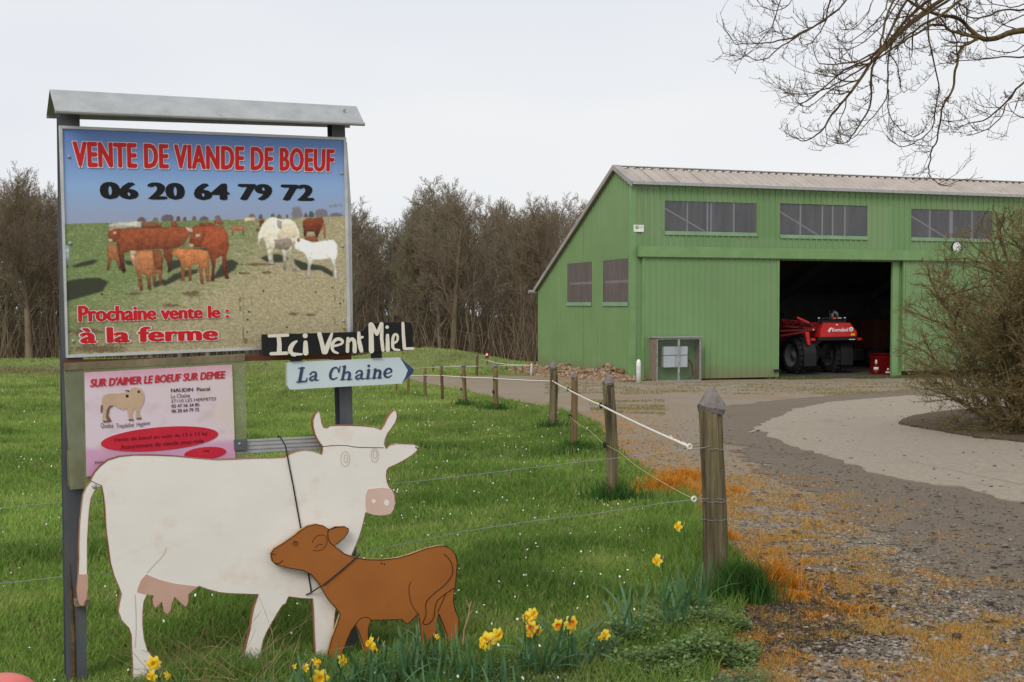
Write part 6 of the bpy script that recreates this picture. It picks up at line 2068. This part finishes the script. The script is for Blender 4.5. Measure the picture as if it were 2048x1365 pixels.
# dry straw lying about and low green weeds on gravel
def strip_keep(x, y):
    px, py = world2px(x, y)
    a = (py > 765) & (py < 790) & (px > 1090) & (fbm(x * 1.3, y * 3, 101) > .52)
    b = (py > 800) & (py < 835) & (px > 1180) & (px < 1330) & (fbm(x * .9, y * 2, 102) > .56)
    return (a | b) & (rng.random(len(x)) < .6)


blades(80000, 'yard_grass', (1080, 2100), (764, 835), lambda x, y: np.full(len(x), .06), lambda x, y: np.tile([.27, .235, .10], (len(x), 1)), strip_keep, lambda x, y: .003 + .0009 * y, segs=1, label='thin olive grass in strips across the yard before the shed')
x = rng.uniform(SH.u(1290, 760), 14, 6000); dd_ = rng.uniform(.05, .9, 6000)
gp_ = Ob[None, :2] + SH.U[None, :2] * x[:, None] - SH.G[None, :2] * dd_[:, None]
k = (fbm(x * .6, dd_, 104) > .47)
blades_xy(gp_[k, 0], gp_[k, 1], 'shed_foot_grass', lambda x, y: np.full(len(x), .13), lambda x, y: np.tile([.13, .17, .05], (len(x), 1)), lambda x, y: np.full(len(x), .03), segs=1, label='grass growing along the foot of the shed front')

# ------------------------------------------------------------------ daisies
N = 2300
px = rng.uniform(-200, 1300, N); py = 770 + 620 * rng.random(N) ** 1.6
x, y = gnd_np(px, py)
k = is_field(x, y) & ((fbm(x * .7, y * .7, 110) > .47) | (rng.random(N) < .15)) & (rng.random(N) < np.clip((y - 4.5) / 6, .10, 1))
x, y = x[k], y[k]; n = len(x)
z = zg(x, y) + hmead(x, y) * .75 + .02
r = rng.uniform(.0032, .0060, n) * np.clip(y / 11, 1, 1.9)
th_ = np.linspace(0, 2 * np.pi, 7)[:-1]
tl = rng.normal(0, .35, (n, 2))
V = np.zeros((n, 6, 3))
for k_, a in enumerate(th_):
    V[:, k_, 0] = x + r * np.cos(a); V[:, k_, 1] = y + r * np.sin(a)
    V[:, k_, 2] = z + r * (np.cos(a) * tl[:, 0] + np.sin(a) * (tl[:, 1] + .6))
tag(mesh_np('daisies', V.reshape(-1, 3), np.arange(n * 6).reshape(-1, 6), m_white), 'tiny white daisies scattered through the meadow grass', 'daisies', kind='stuff')

# ------------------------------------------------------------------ stones
ico_v = np.array([(-.52, 0, .85), (.52, 0, .85), (-.52, 0, -.85), (.52, 0, -.85), (0, .85, .52), (0, .85, -.52), (0, -.85, .52), (0, -.85, -.52), (.85, .52, 0), (-.85, .52, 0), (.85, -.52, 0), (-.85, -.52, 0)])
ico_f = np.array([(0, 1, 4), (0, 4, 9), (9, 4, 5), (4, 8, 5), (4, 1, 8), (8, 1, 10), (8, 10, 3), (5, 8, 3), (5, 3, 2), (2, 3, 7), (7, 3, 10), (7, 10, 6), (7, 6, 11), (11, 6, 0), (0, 6, 1), (6, 10, 1), (9, 11, 0), (9, 2, 11), (9, 5, 2), (7, 11, 2)])
oct_v = np.array([(1, 0, 0), (.2, 1, 0), (-1, .15, 0), (-.1, -1, 0), (.1, .1, .8), (0, 0, -.8)])
oct_f = np.array([(0, 1, 4), (1, 2, 4), (2, 3, 4), (3, 0, 4), (1, 0, 5), (2, 1, 5), (3, 2, 5), (0, 3, 5)])


def stones(x, y, z, size, flat, cols, name, label, ico=False, cat='stones'):
    bv, bf = (ico_v, ico_f) if ico else (oct_v, oct_f)
    n = len(x); m = len(bv)
    a = rng.uniform(0, 6.283, n); ca, sa = np.cos(a), np.sin(a)
    sc = size[:, None] * np.stack([rng.uniform(.7, 1.4, n), rng.uniform(.5, 1.0, n), flat * rng.uniform(.6, 1.3, n)], 1)
    v = bv[None] * sc[:, None, :] * rng.uniform(.8, 1.2, (n, m, 1))
    tx = rng.normal(0, .18, n)[:, None]
    v[:, :, 2] = v[:, :, 2] + v[:, :, 0] * tx
    V = np.stack([x[:, None] + v[:, :, 0] * ca[:, None] - v[:, :, 1] * sa[:, None], y[:, None] + v[:, :, 0] * sa[:, None] + v[:, :, 1] * ca[:, None], z[:, None] + v[:, :, 2]], -1)
    F = (bf[None] + (np.arange(n) * m)[:, None, None]).reshape(-1, 3)
    o = mesh_np(name, V.reshape(-1, 3), F, m_stone, col=np.repeat(cols[:, None, :], m, 1).reshape(-1, 3))
    return tag(o, label, cat, kind='stuff')


def scol(n, pal, var=.22):
    pal = np.array(pal); c = pal[rng.integers(0, len(pal), n)]
    return c * rng.uniform(1 - var, 1 + var, (n, 1))


def trackz(y): return G0 + GS * y + .010


N = 78000
px = rng.uniform(1180, 2300, N); py = rng.uniform(800, 1560, N)
x, y = gnd_np(px, py)
e = np.interp(py, EY, EX)
roadlow = np.interp(px, [1390, 1500, 1600, 1690, 1800, 1950, 2048, 2600], [850, 925, 985, 1035, 1095, 1190, 1262, 1650])
k = (px > e + 8) & ((py > roadlow - 25 + rng.normal(0, 22, N)) | (px < 1420)) & (rng.random(N) < np.clip(.35 + (py - 900) / 450, .2, 1))
x, y = x[k], y[k]; n = len(x)
stones(x, y, trackz(y) - .002, rng.gamma(2.6, .0036, n) + .0045, .34, scol(n, [(.29, .25, .20), (.22, .195, .165), (.37, .335, .285), (.21, .16, .11), (.28, .215, .145), (.17, .14, .11)], .3), 'gravel_stones', 'loose flat grey gravel along the near side of the track')
N = 9000
px = rng.uniform(1400, 2300, N); py = rng.uniform(860, 1400, N)
x, y = gnd_np(px, py); rl2 = np.interp(px, [1390, 1500, 1600, 1690, 1800, 1950, 2048, 2600], [850, 925, 985, 1035, 1095, 1190, 1262, 1650])
up_ = np.interp(px, [1400, 1530, 1630, 1740, 1860, 1990, 2048, 2700], [840, 870, 910, 950, 975, 1003, 1014, 1155])
k = (py < rl2) & (py > up_ + 3); x, y = x[k], y[k]; n = len(x)
stones(x, y, trackz(y) + .003, rng.gamma(2, .004, n) + .003, .4, scol(n, [(.13, .115, .095), (.20, .18, .15), (.28, .25, .2), (.10, .085, .07)]), 'road_grit', 'small grit on the dark worn road')
# dark leaf scraps on concrete and road
N = 420
px = rng.uniform(1420, 2200, N); py = rng.uniform(800, 1300, N)
x, y = gnd_np(px, py); n = len(x)
stones(x, y, G0 + GS * y + .027, np.minimum(rng.gamma(2.2, .0075, n) + .008, .038), .18, scol(n, [(.10, .07, .045), (.16, .11, .07), (.07, .05, .04), (.22, .17, .11)]), 'fallen_leaves', 'dry brown leaves and scraps lying on the path', cat='leaves')
# rubble along the gable
N = 2600
g_ = rng.uniform(-.6, gb + 2.0, N); d_ = np.abs(rng.normal(.35, .38, N)) + .05
x = Ob[0] + GU[0] * g_ - SH.U[0] * d_; y = Ob[1] + GU[1] * g_ - SH.U[1] * d_
hz_ = np.clip(.50 - d_ * .45, .0, .5) * (.35 + .9 * vnoise(g_ * .9, d_ * 2, 8)) * np.clip((g_ + .6) / 2, .2, 1)
z = G0 + GS * y + hz_ * rng.uniform(.3, 1, N)
stones(x, y, z, rng.gamma(3.5, .015, N) + .02, .8, scol(N, [(.30, .18, .10), (.36, .25, .16), (.24, .14, .08), (.40, .31, .22)]), 'rubble_heap', 'heap of brown stone rubble along the foot of the shed gable', ico=True, cat='rubble')
# earth ramp under the rubble
rv = []; rf = []
for i in range(41):
    g = -.8 + (gb + 3) * i / 40
    for dd2, hh2 in ((0.02, .30), (.5, .16), (1.0, .05), (1.6, -.02)):
        q = Ob + GU * g - SH.U * dd2
        hh3 = hh2 * (.6 + .7 * float(vnoise(g * .9, dd2 * 2, 8))) * min(1, max(.15, (g + .8) / 2.2))
        rv.append((q[0], q[1], G0 + GS * q[1] + hh3))
for i in range(40):
    for j in range(3):
        a = i * 4 + j; rf.append((a, a + 4, a + 5, a + 1))
m_ramp = M('orange_brown_earth', (.22, .14, .07), (.32, .22, .12), 6, .95, .9, 30)
tag(MB().add(rv, rf).build('earth_bank', m_ramp, smooth=True), kind='structure')
# stony litter in front of the post
N = 5200
px = rng.normal(1560, 95, N); py = rng.normal(1235, 48, N)
x, y = gnd_np(px, py); n = len(x)
stones(x, y, trackz(y) + .004, rng.gamma(2.2, .0032, n) + .003, .35, scol(n, [(.075, .05, .035), (.11, .07, .045), (.05, .035, .025)]), 'dark_litter', 'dark brown rotted litter patch beside the nearest post', cat='litter')

# ------------------------------------------------------------------ weeds at the foot of the post
def leafcloud(x, y, hh, size, cols, name, label, cat='weeds', per=7):
    n = len(x)
    X = np.repeat(x, per); Y = np.repeat(y, per); Hh = np.repeat(hh, per); C = np.repeat(cols, per, 0)
    m = n * per
    t_ = rng.random(m); a = rng.uniform(0, 6.283, m)
    rr = .35 * size[0] + rng.random(m) * .022
    c = np.stack([X + np.cos(a) * rr, Y + np.sin(a) * rr, zg(X, Y) + Hh * t_], 1)
    d = np.stack([np.cos(a), np.sin(a), rng.uniform(-.4, .7, m)], 1); d /= np.linalg.norm(d, axis=1, keepdims=True)
    s = np.stack([-np.sin(a), np.cos(a), rng.normal(0, .3, m)], 1)
    L = rng.uniform(size[0], size[1], m)[:, None]
    V = np.stack([c, c + d * L * .5 + s * L * .34, c + d * L, c + d * L * .5 - s * L * .34], 1)
    C = C * rng.uniform(.7, 1.35, (m, 1))
    tag(mesh_np(name, V.reshape(-1, 3), np.arange(m * 4).reshape(-1, 4), m_weed, col=np.repeat(C[:, None], 4, 1).reshape(-1, 3)), label, cat, kind='stuff')


def scatter_poly(poly, N):
    P = np.array(poly, float)
    px = rng.uniform(P[:, 0].min(), P[:, 0].max(), N); py = rng.uniform(P[:, 1].min(), P[:, 1].max(), N)
    m = np.zeros(N, bool); j = len(P) - 1
    for i in range(len(P)):
        xi, yi = P[i]; xj, yj = P[j]
        if yi != yj: m ^= ((yi > py) != (yj > py)) & (px < (xj - xi) * (py - yi) / (yj - yi) + xi)
        j = i
    return gnd_np(px[m], py[m])


x, y = scatter_poly([(1230, 1262), (1320, 1222), (1410, 1225), (1490, 1262), (1515, 1320), (1470, 1390), (1360, 1430), (1260, 1405), (1190, 1340)], 5200)
k = fbm(x * 5, y * 5, 119, 3) > .40; x, y = x[k], y[k]
hh = .02 + .26 * np.clip(fbm(x * 5, y * 5, 120) - .22, 0, 1)
leafcloud(x, y, hh, (.012, .030), np.where((rng.random(len(x)) < .25)[:, None], np.array([.20, .25, .08]), np.array([.105, .175, .05])) * (.7 + .8 * fbm(x * 5, y * 5, 121)[:, None]), 'nettle_weeds', 'leafy dark green weeds clustered before the nearest post')
x, y = scatter_poly([(940, 1370), (1000, 1330), (1120, 1325), (1260, 1330), (1400, 1390), (1520, 1350), (1560, 1400), (1500, 1520), (900, 1520)], 5200)
hh = .03 + .09 * fbm(x * 4, y * 4, 122)
pal = np.where((rng.random(len(x)) < .16)[:, None], np.array([.28, .31, .12]), np.array([.115, .18, .06]))
leafcloud(x, y, hh, (.006, .016), pal, 'small_weeds', 'low pale green weeds with small leaves along the bottom edge', per=9)
x, y = scatter_poly([(1380, 1250), (1470, 1240), (1480, 1300), (1420, 1330)], 500)
leafcloud(x, y, .05 + .1 * fbm(x * 4, y * 4, 122), (.006, .014), np.tile([.20, .26, .055], (len(x), 1)), 'pale_weeds', 'yellow green feathery weeds right of the nettles')
x, y = scatter_poly([(1600, 1195), (1760, 1180), (1900, 1240), (1700, 1290), (1560, 1330), (1480, 1320), (1480, 1260)], 800)
leafcloud(x, y, .01 + .02 * fbm(x * 4, y * 4, 122), (.005, .013), np.tile([.24, .24, .06], (len(x), 1)), 'gravel_moss', 'yellowish moss and seedlings on the gravel', per=6)
# tiny mauve flowers
x, y = scatter_poly([(1000, 1320), (1300, 1280), (1400, 1290), (1400, 1400), (1000, 1400)], 90)
leafcloud(x, y, .10 + .05 * rng.random(len(x)), (.006, .010), np.tile([.38, .22, .42], (len(x), 1)), 'mauve_flowers', 'tiny mauve dead nettle flowers among the weeds', per=3)
# leaf litter and weeds on the planting bed
x, y = scatter_poly([(1800, 853), (1900, 838), (2040, 835), (2300, 830), (2300, 900), (2048, 886), (1960, 880), (1880, 866)], 6500)
k = rng.random(len(x)) < .85
leafcloud(x, y, np.full(len(x), .06) * (fbm(x, y, 130) * 1.6), (.02, .06), np.where((fbm(x * .8, y * .8, 131) > .5)[:, None], np.array([.16, .22, .07]), np.array([.17, .11, .065])), 'bed_weeds', 'green weeds and dead leaves under the leafless shrub', per=4)
x, y = scatter_poly([(80, 1380), (900, 1380), (900, 1560), (80, 1560)], 2600)
leafcloud(x, y, .03 + .06 * fbm(x * 4, y * 4, 122), (.008, .018), np.tile([.06, .13, .04], (len(x), 1)), 'border_weeds', 'small green weeds below the cut-outs', per=6)

# ------------------------------------------------------------------ dry stalks under the cow
SSd = []
rd = random.Random(3)
for i in range(150):
    a = gnd(rd.uniform(330, 560), rd.uniform(1310, 1400)); z0_ = float(zg(a[0], a[1]))
    d = Vector((rd.uniform(-1, 1), rd.uniform(-.5, .5), rd.uniform(.1, .9))).normalized(); q = Vector((a[0], a[1], z0_))
    L = rd.uniform(.12, .42)
    for k in range(5):
        d = (d + Vector((rd.uniform(-.25, .25), rd.uniform(-.25, .25), rd.uniform(-.32, .1)))).normalized()
        nq = q + d * L / 5
        SSd.append((*q, *nq, .0011, .0009)); q = nq
m_straw = M('dry_stalks', lin(150, 124, 92), lin(176, 150, 112), 8, .9)
o = segs_mesh('dry_stalks', SSd, 3, m_straw); tag(o, 'tangle of thin dry stalks under the belly of the white cow', 'stalks', kind='stuff')
tw = gnd(925, 1300)
L = [Vector(tw), Vector(atY(928, 1262, tw[1])), Vector(atY(937, 1232, tw[1])), Vector(atY(939, 1215, tw[1])), Vector(atY(942, 1204, tw[1] + .01))]
sg = [(*L[i], *L[i + 1], .005 - .0006 * i, .0046 - .0006 * i) for i in range(4)]
sg.append((*L[3], *Vector(atY(932, 1200, tw[1])), .003, .002)); sg.append((*L[2], *Vector(atY(945, 1222, tw[1])), .003, .002))
tag(segs_mesh('dead_twig', sg, 5, m_straw), 'single dead forked twig standing right of the brown calf', 'twig')

# ------------------------------------------------------------------ daffodils
def leaf_mesh(L, wdt, curve, tw_, seed):
    vs = []; fs = []; n = 7
    for i in range(n + 1):
        t_ = i / n
        wd = wdt * (1 - .15 * t_) * (1 if t_ < .85 else max(.12, (1 - t_) / .15))
        z = L * (t_ - .5 * curve * t_ ** 2.6); xx = L * curve * t_ ** 2.1 * .8
        ca, sa = math.cos(tw_ * t_), math.sin(tw_ * t_)
        vs += [(xx - sa * wd / 2, -ca * wd / 2, z), (xx + .15 * wd, 0, z), (xx + sa * wd / 2, ca * wd / 2, z)]
    for i in range(n):
        b = i * 3
        fs += [(b, b + 1, b + 4, b + 3), (b + 1, b + 2, b + 5, b + 4)]
    me = bpy.data.meshes.new('leaf'); me.from_pydata(vs, [], fs); me.materials.append(m_leaf)
    for p in me.polygons: p.use_smooth = True
    return me


leafs = [leaf_mesh(.30, .013, .10, .3, 1), leaf_mesh(.34, .015, .25, .6, 2), leaf_mesh(.26, .014, .45, .9, 3), leaf_mesh(.36, .012, .65, .5, 4), leaf_mesh(.22, .015, .2, .2, 5), leaf_mesh(.30, .016, .9, .4, 6)]


def petals_mesh():
    vs = []; fs = []
    for k in range(6):
        a = k * math.pi / 3; z = .002 if k % 2 else -.001
        d = np.array([math.cos(a), math.sin(a), 0]); s = np.array([-math.sin(a), math.cos(a), 0])
        b = len(vs)
        for t_, wd, zz in ((.12, .006, 0), (.45, .0125, .004), (.75, .011, .003), (1, .0015, -.003)):
            for q in (-1, 0, 1): vs.append(tuple(d * t_ * .036 + s * wd * q + np.array([0, 0, z + zz - abs(q) * .002 + .002 * math.sin(k * 2.3)])))
        for i in range(3):
            for j in range(2): fs.append((b + i * 3 + j, b + i * 3 + j + 1, b + i * 3 + j + 4, b + i * 3 + j + 3))
    me = bpy.data.meshes.new('petals'); me.from_pydata(vs, [], fs); me.materials.append(m_petal)
    return me


def corona_mesh(L, mt):
    vs = []; fs = []; n = 14
    for j, (r, z) in enumerate(((.007, 0), (.009, L * .4), (.010, L * .75), (.0145, L))):
        for k in range(n):
            a = 2 * math.pi * k / n; rr = r * (1 + (.09 * math.cos(a * 7) if j == 3 else 0))
            vs.append((rr * math.cos(a), rr * math.sin(a), z))
    for j in range(3):
        for k in range(n): fs.append((j * n + k, j * n + (k + 1) % n, (j + 1) * n + (k + 1) % n, (j + 1) * n + k))
    fs.append(tuple(range(n)))
    me = bpy.data.meshes.new('corona'); me.from_pydata(vs, [], fs); me.materials.append(mt)
    return me


PM = petals_mesh(); CM1 = corona_mesh(.022, m_corona); CM2 = corona_mesh(.012, m_coronared)
rf_ = random.Random(21)


def daffodil(px, pyb, nleaf, hs, flowers, label, spread=.07):
    b = gnd(px, pyb); gz = float(zg(b[0], b[1]))
    T = thing('daffodil_clump', label, 'daffodil', (b[0], b[1], gz), 'daffodil clumps along the front border')
    for i in range(nleaf):
        l = bpy.data.objects.new('leaf', rf_.choice(leafs)); COL.objects.link(l); l.parent = T
        l.location = (rf_.uniform(-spread, spread), rf_.uniform(-spread, spread) * .7, -.01)
        s = hs * rf_.uniform(.7, 1.15)
        l.scale = (s, s * 1.0, s); l.rotation_euler = (rf_.uniform(-.2, .2), rf_.uniform(-.12, .25), rf_.uniform(0, 6.28))
    for (fx, fy, size, red, yaw, tilt) in flowers:
        Yf = b[1] + rf_.uniform(-.05, .05)
        p = atY(fx, fy, Yf)
        fl = bpy.data.objects.new('petals', PM); COL.objects.link(fl); fl.parent = T
        # face direction
        d = Vector((math.sin(yaw) * math.cos(tilt), -math.cos(yaw) * math.cos(tilt), math.sin(tilt)))
        fl.rotation_euler = d.to_track_quat('Z', 'Y').to_euler()
        fl.location = Vector(p) - Vector(T.location); fl.scale = (size * .86,) * 3
        c = bpy.data.objects.new('corona', CM2 if red else CM1); COL.objects.link(c); c.parent = fl
        s0 = (b[0] + rf_.uniform(-.03, .03) + (p[0] - b[0]) * .35, Yf, gz)
        neck = Vector(p) - d * .03 + Vector((0, 0, .012))
        pts = [s0, (s0[0] * .5 + neck.x * .5 + .005, Yf, gz * .45 + neck.z * .55), tuple(neck), tuple(Vector(p) - d * .01)]
        MB().tube(pts, [.0032, .0028, .0026, .004], 6).build('stem', m_leaf, T, smooth=True)
        MB().tube([tuple(neck + Vector((0, 0, -.01))), tuple(neck + Vector((.008, 0, .012)))], [.004, .0015], 5).build('sheath', m_sepal, T)


daffodil(340, 1420, 12, .55, [(307, 1327, 1.0, 0, .3, .1), (304, 1352, .9, 0, -.5, -.1), (334, 1352, .6, 0, 1.4, .3)], 'daffodil clump at the hind foot of the white cow, two open flowers')
daffodil(600, 1425, 16, .8, [(632, 1326, .85, 0, 1.5, .5), (612, 1336, .6, 0, -.8, .3), (640, 1357, 1.25, 0, .2, .2), (590, 1334, .5, 0, -1.2, .4)], 'daffodil clump with a large flower at the bottom edge below the cow')
daffodil(690, 1400, 24, .8, [(684, 1322, .9, 0, 1.2, .2)], 'daffodil clump before the front legs of the brown calf')
daffodil(745, 1375, 26, .80, [(742, 1287, 1.0, 0, -.9, .1), (752, 1297, .9, 0, -1.3, -.2)], 'daffodil clump with yellow flowers beneath the belly of the calf')
daffodil(800, 1370, 30, .85, [], 'flowerless dense daffodil leaves below the calf belly')
daffodil(850, 1350, 24, .9, [(874, 1274, .45, 0, .8, .4)], 'daffodil leaves hiding the hind feet of the calf with one bud')
daffodil(905, 1375, 28, .85, [], 'flowerless daffodil leaves right of the calf hind legs')
daffodil(975, 1385, 22, .80, [(975, 1282, 1.35, 0, -.5, .25), (995, 1270, 1.0, 0, .6, .1), (968, 1290, .9, 0, -1.2, -.1)], 'daffodil clump with the largest yellow flower in the border')
daffodil(1075, 1365, 26, 1.05, [(1055, 1235, .95, 0, -.6, .3), (1066, 1228, .9, 0, .5, .3), (1060, 1244, .8, 0, 0, -.1), (1063, 1255, .95, 1, -.3, 0), (1072, 1262, .95, 1, .3, 0), (1060, 1268, .7, 0, -.8, -.2)], 'tall daffodil clump carrying the dense cluster of six flowers')
daffodil(1140, 1360, 20, 1.05, [(1117, 1251, .95, 1, -.2, 0), (1142, 1246, 1.05, 1, .3, .1), (1135, 1262, .75, 0, -.5, -.1), (1146, 1256, .6, 0, .9, 0)], 'daffodil clump with orange centred flowers right of the cluster')
daffodil(1195, 1350, 12, .85, [(1211, 1270, .85, 0, -.7, .2), (1202, 1276, .6, 0, -1.3, .2)], 'small daffodil clump with one nodding flower')
daffodil(1250, 1300, 14, 1.05, [], 'upright bluish daffodil leaves without flowers in the grass', spread=.05)
daffodil(1345, 1270, 18, 1.1, [(1315, 1121, 1.15, 0, -1.0, .1)], 'daffodil with pale yellow flower leaning left before the nearest post', spread=.06)
daffodil(1385, 1245, 20, 1.15, [(1357, 1053, 1.0, 0, -1.1, .15)], 'tallest daffodil, its flower beside the nearest fence post', spread=.06)
for (x_, y_, n_, h_) in ((1020, 1420, 18, .8), (860, 1430, 26, .8), (770, 1440, 26, .8), (640, 1450, 12, .7)):
    daffodil(x_, y_, n_, h_, [], 'flowerless daffodil leaves at the bottom edge, ' + {1020: 'before the largest flower', 860: 'before the hind feet of the calf', 770: 'before the belly of the calf', 640: 'under the front leg of the cow'}[x_])
